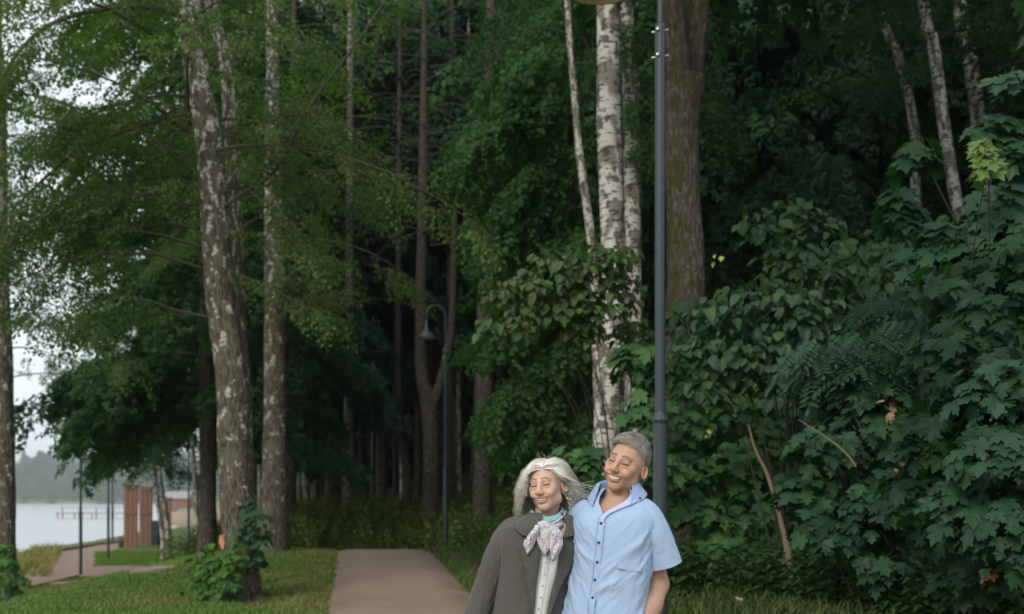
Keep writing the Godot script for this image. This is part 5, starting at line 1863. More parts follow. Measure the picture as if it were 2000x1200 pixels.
func hand_bones(wrist: Vector3, dir: Vector3, palm_normal: Vector3, thumb_side: float, curl: float, s := 1.0) -> Array:
	# a palm, four unequal fingers of two bends each and a thumb from the side of the palm
	var z := dir.normalized()
	var y := (palm_normal - z * palm_normal.dot(z)).normalized()
	var x := y.cross(z) * thumb_side
	var out := []
	var at := func(q: Vector3) -> Vector3: return wrist + (x * q.x + y * q.y + z * q.z) * s
	out.append([wrist - z * 0.02, at.call(Vector3(0, 0, 0.025)), 0.024 * s, 0.022 * s])
	for k in 4:
		var fx := 0.030 - 0.0195 * k
		var root: Vector3 = at.call(Vector3(fx, 0, 0.088 - 0.004 * absf(k - 1.0)))
		out.append([at.call(Vector3(fx * 0.6, 0, 0.018)), root, 0.0135 * s, 0.0115 * s])
		var L: float = [0.070, 0.078, 0.072, 0.056][k]
		var ang := curl * (0.8 + 0.12 * k)
		var p := Vector3(fx, 0, 0.088 - 0.004 * absf(k - 1.0))
		var a := 0.15
		for j in 3:
			a += ang * [0.55, 0.8, 0.6][j]
			var q := p + Vector3((0.5 - k * 0.33) * 0.004, sin(a), cos(a)) * Vector3(1, L * [0.45, 0.32, 0.23][j], L * [0.45, 0.32, 0.23][j])
			out.append([at.call(p), at.call(q), (0.0095 - 0.0009 * j) * s, (0.0088 - 0.0011 * j) * s])
			p = q
	var t0 := Vector3(0.026, 0.004, 0.022)
	var t1 := Vector3(0.048, 0.014, 0.052)
	var t2 := Vector3(0.052, 0.024, 0.084)
	var t3 := Vector3(0.046, 0.032, 0.106)
	out.append([at.call(t0), at.call(t1), 0.0135 * s, 0.0115 * s])
	out.append([at.call(t1), at.call(t2), 0.0110 * s, 0.0098 * s])
	out.append([at.call(t2), at.call(t3), 0.0098 * s, 0.0080 * s])
	return out


func head_d(p: Vector3, w: Dictionary) -> float:
	# a smiling head: origin between the ears, +z the way it looks, +x its own left
	var ax := absf(p.x)
	var y := p.y
	var z := p.z
	var d := ell(p.x, y - 0.040, z + 0.015, w.skull)
	d = smin(d, ell(p.x, y + 0.028, z - 0.030, w.face), 0.03)
	d = smin(d, cap_d(p, Vector3(0, -0.03, -0.025), w.neck, 0.052 * w.nk, 0.056 * w.nk), 0.03)
	if z < -0.03 or y > 0.10:
		return d
	d = smin(d, Vector3(ax - 0.046 * w.jaw, y + 0.062, z - 0.010).length() - 0.019, 0.03)
	d = smin(d, ell(p.x, y + 0.094, z - 0.064, Vector3(0.024 * w.jaw, 0.017, 0.019)), 0.026)
	d = smin(d, ell(ax - 0.044, y + 0.011, z - 0.058, Vector3(0.020, 0.016, 0.020)), 0.026)
	d = smin(d, ell(ax - 0.037, y + 0.034, z - 0.073, Vector3(0.019, 0.016, 0.016)), 0.014)
	d = smin(d, ell(ax - 0.025, y - 0.027, z - 0.0785, Vector3(0.022, w.brow, 0.010)), 0.020)
	# eye hollows, then the creased lids
	d = smax(d, 0.0165 - Vector3(ax - 0.031, y - 0.009, z - 0.104).length(), 0.014)
	d = smin(d, ell(ax - 0.031, y - 0.008, z - 0.080, Vector3(0.0150, 0.0105, 0.0115)), 0.004)
	d = smin(d, ell(ax - 0.031, y + 0.005, z - 0.083, Vector3(0.0145, 0.0040, 0.0055)), 0.007)
	# nose
	d = smin(d, cap_d(p, Vector3(0, 0.018, 0.087), Vector3(0, -0.022, w.nose), 0.0078, 0.0115), 0.011)
	d = smin(d, Vector3(p.x, y + 0.026, z - w.nose).length() - 0.0125, 0.007)
	d = smin(d, ell(ax - 0.0135, y + 0.030, z - 0.101, Vector3(0.0078, 0.0075, 0.010)), 0.006)
	# fold from nostril to the corner of the mouth
	var pa := Vector3(ax, y, z)
	d = smax(d, 0.0042 - cap_d(pa, Vector3(0.021, -0.030, 0.099), Vector3(0.041, -0.068, 0.086), 0.0, 0.0), 0.008)
	# lips and the open smile, its corners drawn up
	var ys: float = y + w.mouth_y - 6.5 * ax * ax
	d = smin(d, ell(p.x, ys - 0.0095, z - 0.0935 + 7.0 * ax * ax, Vector3(w.mouth + 0.002, 0.0042, 0.0075)), 0.005)
	d = smin(d, ell(p.x, ys + 0.0105, z - 0.0905 + 7.0 * ax * ax, Vector3(w.mouth - 0.005, 0.0050, 0.0080)), 0.006)
	d = smax(d, -ell(p.x, ys, z - 0.10, Vector3(w.mouth, w.gape, 0.030)), 0.003)
	return d


func head_mesh(into: MB, t: Transform3D, w: Dictionary) -> void:
	var rows := 112
	var cols := 145
	var P := PackedVector3Array()
	var U := PackedVector2Array()
	var C := PackedColorArray()
	var o := Vector3(0, -0.015, 0.005)
	for r in rows:
		var v := -1.0 + 2.0 * r / (rows - 1)
		var el := PI / 2 * (0.62 * v + 0.38 * v * v * v) * 0.999
		for s in cols:
			var u := -1.0 + 2.0 * s / (cols - 1)
			var az := PI * (0.42 * u + 0.58 * u * u * u)
			var dir := Vector3(sin(az) * cos(el), sin(el), cos(az) * cos(el))
			var rr := 0.20
			for k in 26:
				var d := head_d(o + dir * rr, w)
				rr -= d * 0.85
				if d < 0.0004:
					break
			var q := o + dir * maxf(rr, 0.03)
			P.append(t * q)
			U.append(Vector2(q.x, q.y))
			C.append(face_color(q, w))
	# rows run up, columns towards the head's left: turn the sheet so that its front faces out
	into.grid(rows, cols, P, U, C, true)


func face_color(q: Vector3, w: Dictionary) -> Color:
	var ax := absf(q.x)
	var c: Color = w.skin
	var f := nz.get_noise_3d(q.x * 60.0, q.y * 60.0, q.z * 60.0)
	c = c * (1.0 + 0.07 * f + 0.05 * nz.get_noise_3d(q.x * 240.0, q.y * 240.0, q.z * 240.0))
	if q.z > 0.02:
		var red: float = exp(-(pow((ax - 0.040) / 0.018, 2) + pow((q.y + 0.030) / 0.018, 2))) * 0.5 + exp(-(pow(q.x / 0.012, 2) + pow((q.y + 0.026) / 0.012, 2))) * 0.35
		c = c.lerp(w.flush, clampf(red, 0, 1))
		# lips
		var ys: float = q.y + w.mouth_y - 6.5 * ax * ax
		var lip: float = 1.0 - smoothstep(0.8, 1.1, Vector2(q.x / (w.mouth + 0.003), ys / (w.gape + 0.0065)).length())
		c = c.lerp(w.lip, lip * 0.85)
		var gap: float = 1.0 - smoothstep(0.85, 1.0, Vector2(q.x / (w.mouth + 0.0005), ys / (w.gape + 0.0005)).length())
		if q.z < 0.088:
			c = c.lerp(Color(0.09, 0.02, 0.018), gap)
		# brows
		var by: float = q.y - (0.0275 + w.brow_up * (1.0 - pow((ax - 0.026) / 0.022, 2)) * 0.006 - 0.10 * maxf(ax - 0.036, 0.0))
		var brow: float = smoothstep(1.0, 0.35, absf(by) / w.brow_w) * smoothstep(0.008, 0.014, ax) * smoothstep(0.052, 0.040, ax)
		c = c.lerp(w.brow_c, brow * (0.95 + 0.25 * nz.get_noise_2d(q.x * 400.0, q.y * 120.0)) * w.brow_k)
		# narrowed eyes: lash line, a glint of eye, shade of the lids
		var ey: float = q.y - (0.0035 - 9.0 * pow(ax - 0.031, 2) + 0.05 * (ax - 0.031))
		var inx := smoothstep(0.0165, 0.0135, absf(ax - 0.031))
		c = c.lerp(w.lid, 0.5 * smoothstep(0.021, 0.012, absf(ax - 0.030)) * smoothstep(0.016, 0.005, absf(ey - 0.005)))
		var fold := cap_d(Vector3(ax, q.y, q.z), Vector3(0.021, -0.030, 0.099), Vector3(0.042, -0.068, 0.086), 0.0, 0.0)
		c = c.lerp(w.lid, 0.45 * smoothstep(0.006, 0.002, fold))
		c = c.lerp(Color(0.035, 0.022, 0.018), inx * smoothstep(0.0026, 0.0012, absf(ey)))
		# crow's feet and forehead lines
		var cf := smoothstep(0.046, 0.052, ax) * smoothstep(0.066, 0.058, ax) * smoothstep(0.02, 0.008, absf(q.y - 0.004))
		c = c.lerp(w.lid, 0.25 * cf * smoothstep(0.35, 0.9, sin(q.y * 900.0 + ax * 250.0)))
		c = c.lerp(w.lid, 0.10 * smoothstep(0.045, 0.055, q.y) * smoothstep(0.8, 1.0, sin(q.y * 560.0 + 2.0 * cos(q.x * 40.0))) * smoothstep(0.05, 0.02, ax))
		# beard shadow
		c = c.lerp(w.beard, w.stubble * smoothstep(-0.045, -0.07, q.y))
	c = c.lerp(w.scalp, scalp_k(q, w))
	return c


func hairline(q: Vector3, w: Dictionary) -> float:
	# > 0 where hair grows
	var az := atan2(absf(q.x), q.z)
	var line: float = lerpf(w.hair_front, w.hair_side, smoothstep(0.35, 1.05, az))
	line = lerpf(line, -0.055, smoothstep(1.45, 2.0, az))
	return q.y - line


func scalp_k(q: Vector3, w: Dictionary) -> float:
	return smoothstep(-0.004, 0.006, hairline(q, w) + 0.004 * nz.get_noise_3d(q.x * 90.0, q.y * 90.0, q.z * 90.0))


func ear(into: MB, t: Transform3D, side: float, col: Color, s := 1.0) -> void:
	var prof := [[0.0, -0.004], [0.3, -0.004], [0.5, 0.001], [0.66, 0.001], [0.8, 0.006], [0.92, 0.008], [1.0, 0.004], [0.97, -0.004], [0.7, -0.012]]
	var P := PackedVector3Array()
	var U := PackedVector2Array()
	var C := PackedColorArray()
	var b := Basis(Vector3.UP, side * 1.2) * Basis(Vector3.RIGHT, -0.18)
	for k in prof.size():
		for j in 25:
			var a := TAU * j / 24.0 * -side
			var rx: float = 0.0175 * prof[k][0] * (1.0 + 0.25 * sin(a) * (1.0 if sin(a) > 0 else 0.55))
			var ry: float = 0.033 * prof[k][0]
			var q := b * Vector3(cos(a) * rx * s, sin(a) * ry * s, prof[k][1] * s) + Vector3(side * 0.0765, -0.006, -0.014)
			P.append(t * q)
			U.append(Vector2(q.z, q.y))
			C.append(col.lerp(col * Color(0.9, 0.6, 0.5), 0.6 if k < 3 else 0.15))
	into.grid(prof.size(), 25, P, U, C, true)


func strand(into: MB, path: PackedVector3Array, w0: float, w1: float, out: Vector3, col: Color) -> void:
	# a lock of hair: a narrow strip, slightly folded
	var rows := path.size()
	var P := PackedVector3Array()
	var U := PackedVector2Array()
	for k in rows:
		var t := (path[mini(k + 1, rows - 1)] - path[maxi(k - 1, 0)]).normalized()
		var sd := t.cross(path[k] - out).normalized()
		var wd := lerpf(w0, w1, float(k) / (rows - 1))
		var nrm := sd.cross(t)
		P.append(path[k] + sd * wd)
		P.append(path[k] + nrm * wd * 0.5)
		P.append(path[k] - sd * wd)
		for j in 3:
			U.append(Vector2(j, k))
	var first := into.v.size()
	into.grid(rows, 3, P, U, PackedColorArray([col]))
	# a lock shades with the mass of hair it lies in
	for k in P.size():
		into.n[first + k] = (into.n[first + k] * 0.75 * signf(into.n[first + k].dot(P[k] - out)) + (P[k] - out).normalized()).normalized()


func loft(secs: Array, rows: int, cols: int, open_l: Callable, open_r: Callable, yaw: float, bump: Callable, power := 2.3) -> Array:
	# a garment's trunk: rings [y, centre x, centre z, half width, half depth] from the hem up, turned by yaw;
	# each ring runs from the left front edge round the back to the right front edge
	var P := PackedVector3Array()
	var U := PackedVector2Array()
	for r in rows:
		var y: float = lerpf(secs[0][0], secs[secs.size() - 1][0], float(r) / (rows - 1))
		for s in cols:
			var th := lerpf(open_l.call(y), TAU - open_r.call(y), float(s) / (cols - 1))
			P.append(on_loft(secs, y, th, yaw, bump.call(th, y), power))
			U.append(Vector2(th * 0.17, y))
	return [P, U]


func on_loft(secs: Array, y: float, th: float, yaw: float, out := 0.0, power := 2.3) -> Vector3:
	var k := 0
	while k < secs.size() - 2 and y > secs[k + 1][0]:
		k += 1
	var t: float = clampf((y - secs[k][0]) / (secs[k + 1][0] - secs[k][0]), 0.0, 1.0)
	var v := []
	for j in range(1, 5):
		var p0: float = secs[maxi(k - 1, 0)][j]
		var p1: float = secs[k][j]
		var p2: float = secs[k + 1][j]
		var p3: float = secs[mini(k + 2, secs.size() - 1)][j]
		v.append(cubic_interpolate(p1, p2, p0, p3, t))
	var c := cos(th)
	var s := sin(th)
	var n := pow(pow(absf(s), power) + pow(absf(c), power), -1.0 / power)
	var q := Vector3(s * n * (v[2] + out), 0, c * n * (v[3] + out))
	# the back of a collar ring sits higher than its front
	return Basis(Vector3.UP, yaw) * q + Vector3(v[0], y, v[1])


func fold_noise(th: float, y: float, amp: float, sgn: float) -> float:
	# creases slanting across cloth: sharp ridges, long one way
	var a := th * 0.17
	var q := a * 0.72 * sgn + y * 0.69
	var p := a * 0.69 - y * 0.72 * sgn
	var n1 := 1.0 - 2.0 * absf(nz.get_noise_2d(q * 7.0, p * 1.6 + 3.0))
	var n2 := nz.get_noise_2d(a * 9.0 + 7.0, y * 3.0)
	var n3 := 1.0 - 2.2 * absf(nz.get_noise_2d(q * 15.0 + 5.0, p * 4.0))
	return amp * (n1 * n1 * signf(n1) * 0.9 + n2 * 0.8 + n3 * 0.35)


func tube_cloth(into: MB, pts: Array, rad: Array, squash: float, amp: float, seed_: float, hem_in := 0.0) -> void:
	# a sleeve or trouser leg, open at its end, creased round its bends
	var path := curve_points(pts, 8)
	var rr := curve_floats(rad, 8)
	var rows := path.size()
	var P := PackedVector3Array()
	var U := PackedVector2Array()
	var side := Vector3(0, 0, 1)
	var along := 0.0
	var extra := 1 if hem_in > 0.0 else 0
	for r in rows + extra:
		var k := mini(r, rows - 1)
		var t := (path[mini(k + 1, rows - 1)] - path[maxi(k - 1, 0)]).normalized()
		side = (side - t * side.dot(t)).normalized()
		var b := side.cross(t)
		if k > 0 and r < rows:
			along += path[k].distance_to(path[k - 1])
		for s in 37:
			var a := TAU * s / 36.0
			var f := amp * (1.0 - 2.0 * absf(nz.get_noise_3d(cos(a) * 1.1 + seed_, along * 9.0 + sin(a + seed_) * 0.9, sin(a) * 1.1)))
			f += amp * 0.8 * nz.get_noise_3d(cos(a) * 2.0 + seed_, along * 4.0, sin(a) * 2.0)
			var ra := rr[k] + f
			var at := path[k]
			if r == rows:
				ra -= 0.010
				at -= t * hem_in
			P.append(at + side * cos(a) * ra * squash + b * sin(a) * ra)
			U.append(Vector2(a * 0.06, along))
	into.grid(rows + extra, 37, P, U, PackedColorArray(), true)


func sheet(into: MB, left: Array, right: Array, cols: int, bulge: float, ripple: float, seed_: float, col := Color.WHITE) -> void:
	# cloth between two edge lines of world points
	var a := curve_points(left, 5)
	var e := curve_points(right, 5)
	var P := PackedVector3Array()
	var U := PackedVector2Array()
	for r in a.size():
		for s in cols:
			var t := float(s) / (cols - 1)
			var q := a[r].lerp(e[r], t)
			q.z += bulge * sin(PI * t) + ripple * nz.get_noise_2d(t * 3.2 + seed_, r * 0.12 + seed_)
			P.append(q)
			U.append(Vector2(a[r].distance_to(e[r]) * t + seed_, q.y))
	into.grid(a.size(), cols, P, U, PackedColorArray([col]))


func cloth_mat(called: String, w: int, rough: float, paint: Callable, metres: float, bump := 0.0) -> StandardMaterial3D:
	var b := PackedByteArray()
	b.resize(w * w * 3)
	var k := 0
	for y in w:
		for x in w:
			var c: Color = paint.call(x, y)
			b[k] = enc(c.r)
			b[k + 1] = enc(c.g)
			b[k + 2] = enc(c.b)
			k += 3
	var m := mat(called, Color.WHITE, rough)
	m.albedo_texture = tex_of(w, w, b)
	m.uv1_scale = Vector3.ONE / metres
	m.vertex_color_use_as_albedo = true
	m.metallic_specular = 0.25
	m.rim_enabled = true
	m.rim = 0.25
	m.rim_tint = 0.6
	if bump > 0.0:
		m.heightmap_enabled = true
		m.heightmap_texture = m.albedo_texture
		m.heightmap_scale = bump
	return m


func button(parent: Node, at: Vector3, out: Vector3, r: float, m: Material, off: Transform3D) -> void:
	var b := MB.new()
	var y := out.normalized()
	var x := y.cross(Vector3.UP).normalized()
	b.lathe([Vector2(r, 0.0), Vector2(r, 0.0018), Vector2(r * 0.8, 0.0026), Vector2(r * 0.7, 0.0018), Vector2(0.0, 0.0018)], 12, Transform3D(Basis(x, y, x.cross(y)), at))
	part("button", b.commit(), m, parent, off)


func shoe(into: MB, heel: Vector3, dir: Vector3, s := 1.0) -> void:
	# [along, half width, height]
	var side := dir.cross(Vector3.UP).normalized()
	var P := PackedVector3Array()
	var U := PackedVector2Array()
	var sec := [[-0.03, 0.005, 0.05], [-0.025, 0.028, 0.085], [0.0, 0.034, 0.10], [0.06, 0.036, 0.105], [0.11, 0.040, 0.085], [0.17, 0.047, 0.062], [0.21, 0.045, 0.05], [0.245, 0.032, 0.040], [0.262, 0.006, 0.022]]
	for q in sec:
		for j in 17:
			var a := PI * 2.0 * j / 16.0
			var h: float = q[2] * (0.5 + 0.5 * sin(a)) if sin(a) > -0.2 else 0.0
			P.append(heel + (dir * q[0] + side * cos(a) * q[1] * (1.0 if sin(a) < 0.3 else 0.85) + Vector3.UP * h) * s)
			U.append(Vector2(q[0], a))
	into.grid(sec.size(), 17, P, U, PackedColorArray(), true)


# ------------------------------------------------------------------ the man

func build_man() -> void:
	var D := 5.0
	var root := Vector3(0.385, 0, -D)
	root.y = ground_y(root.x, root.z)
	var o := thing("person", "man in a light blue short-sleeved shirt, laughing with his head tilted, arm behind the woman", "person", root)
	var off := Transform3D(Basis(), -root)
	var skin := Color(0.50, 0.300, 0.212)
	var yaw := -0.38
	var sk := mat("man_skin", Color.WHITE, 0.48)
	sk.vertex_color_use_as_albedo = true
	sk.subsurf_scatter_enabled = true
	sk.subsurf_scatter_strength = 0.06
	# head
	var ht := Transform3D(Basis(Vector3.BACK, -0.31) * Basis(Vector3.UP, -0.52) * Basis(Vector3.RIGHT, 0.04), pt(1224, 911, D))
	var neck_base := pt(1210, 992, D + 0.03)
	var w := {
		"skull": Vector3(0.0755, 0.092, 0.096), "face": Vector3(0.0565, 0.077, 0.061), "neck": ht.affine_inverse() * neck_base, "nk": 1.04, "jaw": 0.97, "brow": 0.0095, "nose": 0.1105,
		"mouth": 0.0290, "gape": 0.0088, "mouth_y": 0.0600, "skin": skin, "flush": Color(0.58, 0.26, 0.165), "lip": Color(0.40, 0.165, 0.13), "lid": Color(0.30, 0.13, 0.08), "brow_c": Color(0.085, 0.055, 0.042),
		"brow_w": 0.0072, "brow_k": 0.78, "brow_up": 1.0, "beard": Color(0.40, 0.24, 0.17), "stubble": 0.25, "scalp": Color(0.13, 0.115, 0.10), "hair_front": 0.082, "hair_side": 0.052,
	}
	var body := MB.new()
	head_mesh(body, ht, w)
	for s in [1.0, -1.0]:
		ear(body, ht, s, skin, 0.84)
	# trunk, arms, legs as one skin
	var B := Basis(Vector3.UP, yaw)
	var sl := pt(1268, 1018, D - 0.04)
	var el := pt(1285, 1142, D + 0.04)
	var wl := pt(1245, 1256, D - 0.10)
	var sr := pt(1148, 1008, D + 0.06)
	var er := pt(1096, 1078, D + 0.27)
	var wr := pt(1044, 1092, D + 0.30)
	var g := root.y
	var hipx := 0.372
	var bones := [
		[neck_base + Vector3(0, 0.05, 0), neck_base + Vector3(-0.01, -0.06, 0.01), 0.056, 0.062],
		[pt(1170, 1012, D + 0.03), pt(1246, 1014, D - 0.01), 0.062, 0.062],
		[pt(1180, 1050, D + 0.01), pt(1222, 1052, D - 0.01), 0.095, 0.095],
		[pt(1180, 1120, D), pt(1206, 1120, D), 0.098, 0.098],
		[pt(1166, 1200, D), pt(1200, 1200, D), 0.10, 0.10],
		[sl, el, 0.046, 0.037], [el, el.lerp(wl, 0.35), 0.036, 0.038], [el.lerp(wl, 0.35), wl, 0.038, 0.026],
		[sr, er, 0.048, 0.040], [er, wr, 0.040, 0.027],
	]
	var feet := []
	for s in [1.0, -1.0]:
		var hip := Vector3(hipx + s * 0.085, 0.90, -D)
		var knee := Vector3(hipx + s * 0.10, 0.49, -D + 0.03)
		var ankle := Vector3(hipx + s * 0.11, g + 0.09, -D - 0.02)
		bones.append([hip, knee, 0.075, 0.052])
		bones.append([knee, ankle, 0.050, 0.034])
		bones.append([ankle, ankle + B * Vector3(0, -0.045, 0.14), 0.033, 0.025])
		feet.append(ankle)
	nets(bones, 0.014, 55.0, body, skin)
	nets(hand_bones(wl, wl - el + Vector3(-0.02, 0, 0.03), Vector3(-1, 0, -0.3), -1.0, 0.55), 0.005, 330.0, body, skin)
	nets(hand_bones(wr, wr - er, Vector3(0, 0, 1), 1.0, 0.35), 0.005, 330.0, body, skin)
	part("body", body.commit(), sk, o, off)
	teeth(o, off, ht, w, Color(0.72, 0.67, 0.58), 10)
	# hair, combed over from a parting on his left
	var hb := MB.new()
	var hr := RandomNumberGenerator.new()
	hr.seed = 99
	var n := 0
	while n < 9000:
		var dir := Vector3(hr.randfn(), hr.randfn() + 0.4, hr.randfn() - 0.15).normalized()
		var q := Vector3(0, 0.03, -0.012) + dir * 0.09
		for k in 8:
			q -= dir * head_d(q, w) * 0.9
		if hairline(q, w) < 0.0 or q.y < -0.06:
			continue
		if absf(q.x) > 0.062 and q.z > -0.03 and q.y < 0.014 and q.z < 0.015:
			continue
		var top := smoothstep(0.055, 0.095, q.y + 0.15 * minf(q.z, 0.0))
		var flow: Vector3
		if q.x > 0.048 or top < 0.35:
			flow = Vector3(0.15 * signf(q.x), -1.0, -0.45)
			top *= 0.3
		else:
			flow = Vector3(-1.0, 0.12, 0.10 + 0.35 * smoothstep(0.02, 0.07, q.z))
			if q.z < -0.03:
				flow = Vector3(-0.45, -0.2, -1.0)
		flow += Vector3(hr.randfn(), hr.randfn(), hr.randfn()) * 0.08
		var L := lerpf(0.018, 0.070, top) * hr.randf_range(0.8, 1.2)
		var path := PackedVector3Array()
		var p := q
		var lift := lerpf(0.0024, 0.012 + 0.010 * smoothstep(0.0, 0.06, q.z), top) * hr.randf_range(0.4, 1.0)
		for k in 6:
			path.append(ht * p)
			p += flow.normalized() * L / 5.0
			var d := head_d(p, w)
			var want := lift * sin(PI * (0.25 + 0.6 * (k + 1) / 6.0)) + 0.001
			p += (p - Vector3(0, 0.03, -0.012)).normalized() * (want - d) * 0.9
		var gr := hr.randf_range(0.10, 0.30) * (1.0 + 0.7 * nz.get_noise_3d(q.x * 40.0, q.y * 40.0, q.z * 14.0) + 0.35 * smoothstep(0.0, 0.07, q.z)) * lerpf(1.05, 0.95, top) + (0.16 if hr.randf() < 0.22 else 0.0)
		strand(hb, path, 0.00075, 0.0003, ht * Vector3(0, 0.03, -0.012), Color(gr * 1.06, gr * 0.96, gr * 0.85))
		n += 1
	var hm := mat("hair_grey", Color.WHITE, 0.5)
	hm.vertex_color_use_as_albedo = true
	hm.metallic_specular = 0.45
	part("hair", hb.commit(), hm, o, off)
	# shirt
	var cotton := cloth_mat("shirt_cotton", 64, 0.85, func(x: int, y: int) -> Color:
		var st := 0.5 + 0.5 * sin(TAU * x / 16.0)
		var ck := 0.5 + 0.5 * sin(TAU * y / 16.0 + (PI if x % 32 < 16 else 0.0))
		return Color(0.225, 0.365, 0.61).lerp(Color(0.48, 0.59, 0.75), 0.35 + 0.45 * st * (0.4 + 0.6 * ck)), 0.022)
	var inner := mat("shirt_inside", Color(0.46, 0.53, 0.72), 0.85)
	var secs := [[0.84, 0.372, -D, 0.172, 0.120], [0.95, 0.372, -D, 0.170, 0.120], [1.06, 0.380, -D, 0.164, 0.116], [1.18, 0.396, -D, 0.159, 0.116], [1.30, 0.413, -D, 0.160, 0.122], [1.38, 0.419, -D, 0.168, 0.120], [1.445, 0.421, -D, 0.170, 0.106], [1.50, 0.427, -D - 0.01, 0.142, 0.088], [1.535, 0.431, -D - 0.018, 0.100, 0.074], [1.562, 0.434, -D - 0.024, 0.074, 0.066]]
	var vb := 1.447
	var op_l := func(y: float) -> float: return -0.12 + 1.0 * smoothstep(vb, 1.565, y)
	var op_r := func(y: float) -> float: return 0.12 + 0.42 * smoothstep(vb, 1.55, y)
	var bump := func(th: float, y: float) -> float:
		var low := 1.0 - smoothstep(1.34, 1.48, y)
		return fold_noise(th, y, (0.0100 * low + 0.0018) * clampf(0.55 + 1.1 * nz.get_noise_2d(th * 0.9 + 3.0, y * 3.0), 0.12, 1.2), -1.0 if th < PI else 1.0) + 0.010 * exp(-pow((th - 1.25) / 0.5, 2) - pow((y - 1.22) / 0.10, 2)) * low
	var ft := loft(secs, 130, 170, op_l, op_r, yaw, bump)
	var sb := MB.new()
	sb.grid(130, 170, ft[0], ft[1], PackedColorArray())
	var shirt := part("shirt", sb.commit(), cotton, o, off)
	# sleeves
	sb = MB.new()
	tube_cloth(sb, [pt(1238, 997, D - 0.02), pt(1258, 1010, D - 0.03), pt(1276, 1043, D - 0.03), pt(1289, 1075, D - 0.02), pt(1298, 1106, D - 0.01)], [0.056, 0.066, 0.067, 0.065, 0.069], 1.0, 0.0045, 2.0, 0.02)
	part("sleeve", sb.commit(), cotton, shirt)
	sb = MB.new()
	tube_cloth(sb, [pt(1176, 1004, D + 0.03), pt(1152, 1008, D + 0.06), pt(1134, 1026, D + 0.13), pt(1112, 1052, D + 0.21)], [0.058, 0.070, 0.070, 0.072], 1.0, 0.0045, 5.0, 0.02)
	part("sleeve", sb.commit(), cotton, shirt)
	# seam round the armhole, hem bands
	# placket, laid just off the cloth
	var pk := MB.new()
	var PP := PackedVector3Array()
	var UU := PackedVector2Array()
	for r in 70:
		var y := lerpf(0.845, vb + 0.012, r / 69.0)
		for s in 6:
			var th := lerpf(-0.085, 0.085, s / 5.0) + 0.02 * sin(y * 9.0) - 0.13
			var q := on_loft(secs, y, th, yaw, bump.call(fposmod(th, TAU), y) + (0.0042 if s > 0 and s < 5 else 0.0005))
			PP.append(q)
			UU.append(Vector2(th * 0.17, y))
	pk.grid(70, 6, PP, UU, PackedColorArray())
	part("placket", pk.commit(), cotton, shirt)
	var navy := mat("navy_button", Color(0.030, 0.065, 0.17), 0.35)
	for y in [1.422, 1.345, 1.267, 1.196, 1.125, 1.054, 0.98]:
		var th := 0.02 * sin(y * 9.0) - 0.13
		var q := on_loft(secs, y, th, yaw, bump.call(fposmod(th, TAU), y) + 0.0046)
		button(shirt, q, B * Vector3(0, 0.05, 1), 0.0062, navy, Transform3D())
	# stitched seams: placket edges, armhole, sleeve hem
	var thread := mat("shirt_seam", Color(0.275, 0.41, 0.63), 0.9)
	for e in [-0.088, 0.086]:
		var sl_ := PackedVector3Array()
		for r in 46:
			var y := lerpf(0.85, vb, r / 45.0)
			var th: float = e + 0.02 * sin(y * 9.0) - 0.13
			sl_.append(on_loft(secs, y, th, yaw, bump.call(fposmod(th, TAU), y) + 0.0022))
		var rr_ := PackedFloat32Array()
		rr_.resize(46)
		rr_.fill(0.0013)
		pk = MB.new()
		pk.tube(sl_, rr_, 5)
		part("seam", pk.commit(), thread, shirt)
	var hole := PackedVector3Array()
	for r in 25:
		var y := lerpf(1.275, 1.475, r / 24.0)
		var th := lerpf(1.02, 1.30, r / 24.0) + 0.06 * sin(PI * r / 24.0)
		hole.append(on_loft(secs, y, th, yaw, bump.call(th, y) + 0.0015))
	var hr_ := PackedFloat32Array()
	hr_.resize(25)
	hr_.fill(0.0022)
	pk = MB.new()
	pk.tube(hole, hr_, 5)
	part("seam", pk.commit(), thread, shirt)
	# breast pocket on his left
	pk = MB.new()
	PP = PackedVector3Array()
	UU = PackedVector2Array()
	for r in 16:
		var y := lerpf(1.225, 1.365, r / 15.0)
		for s in 13:
			var t := s / 12.0
			var th := lerpf(0.36, 0.96, t)
			var yy := y if r > 0 else y + 0.018 * absf(t - 0.5) * 2.0
			PP.append(on_loft(secs, yy + 0.012 * (0.5 - t), th, yaw, bump.call(th, yy) + (0.0050 if (s > 0 and s < 12 and r > 0) else 0.0)))
			UU.append(Vector2(th * 0.17, yy))
	pk.grid(16, 13, PP, UU, PackedColorArray())
	part("breast_pocket", pk.commit(), cotton, shirt)
	# collar: stand, fold and two leaves that button down
	var cm := MB.new()
	PP = PackedVector3Array()
	UU = PackedVector2Array()
	var nc := 61
	for r in 11:
		var v := r / 10.0
		for s in nc:
			var t := float(s) / (nc - 1)
			var th := lerpf(1.02, TAU - 0.70, t)
			var end := pow(absf(t - 0.5) * 2.0, 3.5)
			var back := 0.5 - 0.5 * cos(th)
			var y0 := 1.527 + 0.035 * back + 0.012 * end
			var rx := 0.073 + 0.006 * (1.0 - back)
			var rz := 0.066
			var hgt: float
			var outw: float
			if v < 0.4:
				hgt = 0.040 * v / 0.4
				outw = 0.002 * v
			else:
				var u := (v - 0.4) / 0.6
				hgt = 0.040 + 0.004 * sin(PI * minf(u * 3.0, 1.0)) - u * (0.042 + 0.052 * end)
				outw = 0.005 + 0.036 * u + 0.022 * u * end
			var thx := th
			if v > 0.4:
				thx += (0.16 if t > 0.5 else -0.42) * end * (v - 0.4) / 0.6
			var q := B * Vector3(sin(thx) * (rx + outw), 0, cos(thx) * (rz + outw)) + Vector3(0.432, y0 + hgt, -D - 0.020)
			PP.append(q)
			UU.append(Vector2(th * 0.07, y0 + hgt))
	cm.grid(11, nc, PP, UU, PackedColorArray([Color(0.80, 0.82, 0.90)]))
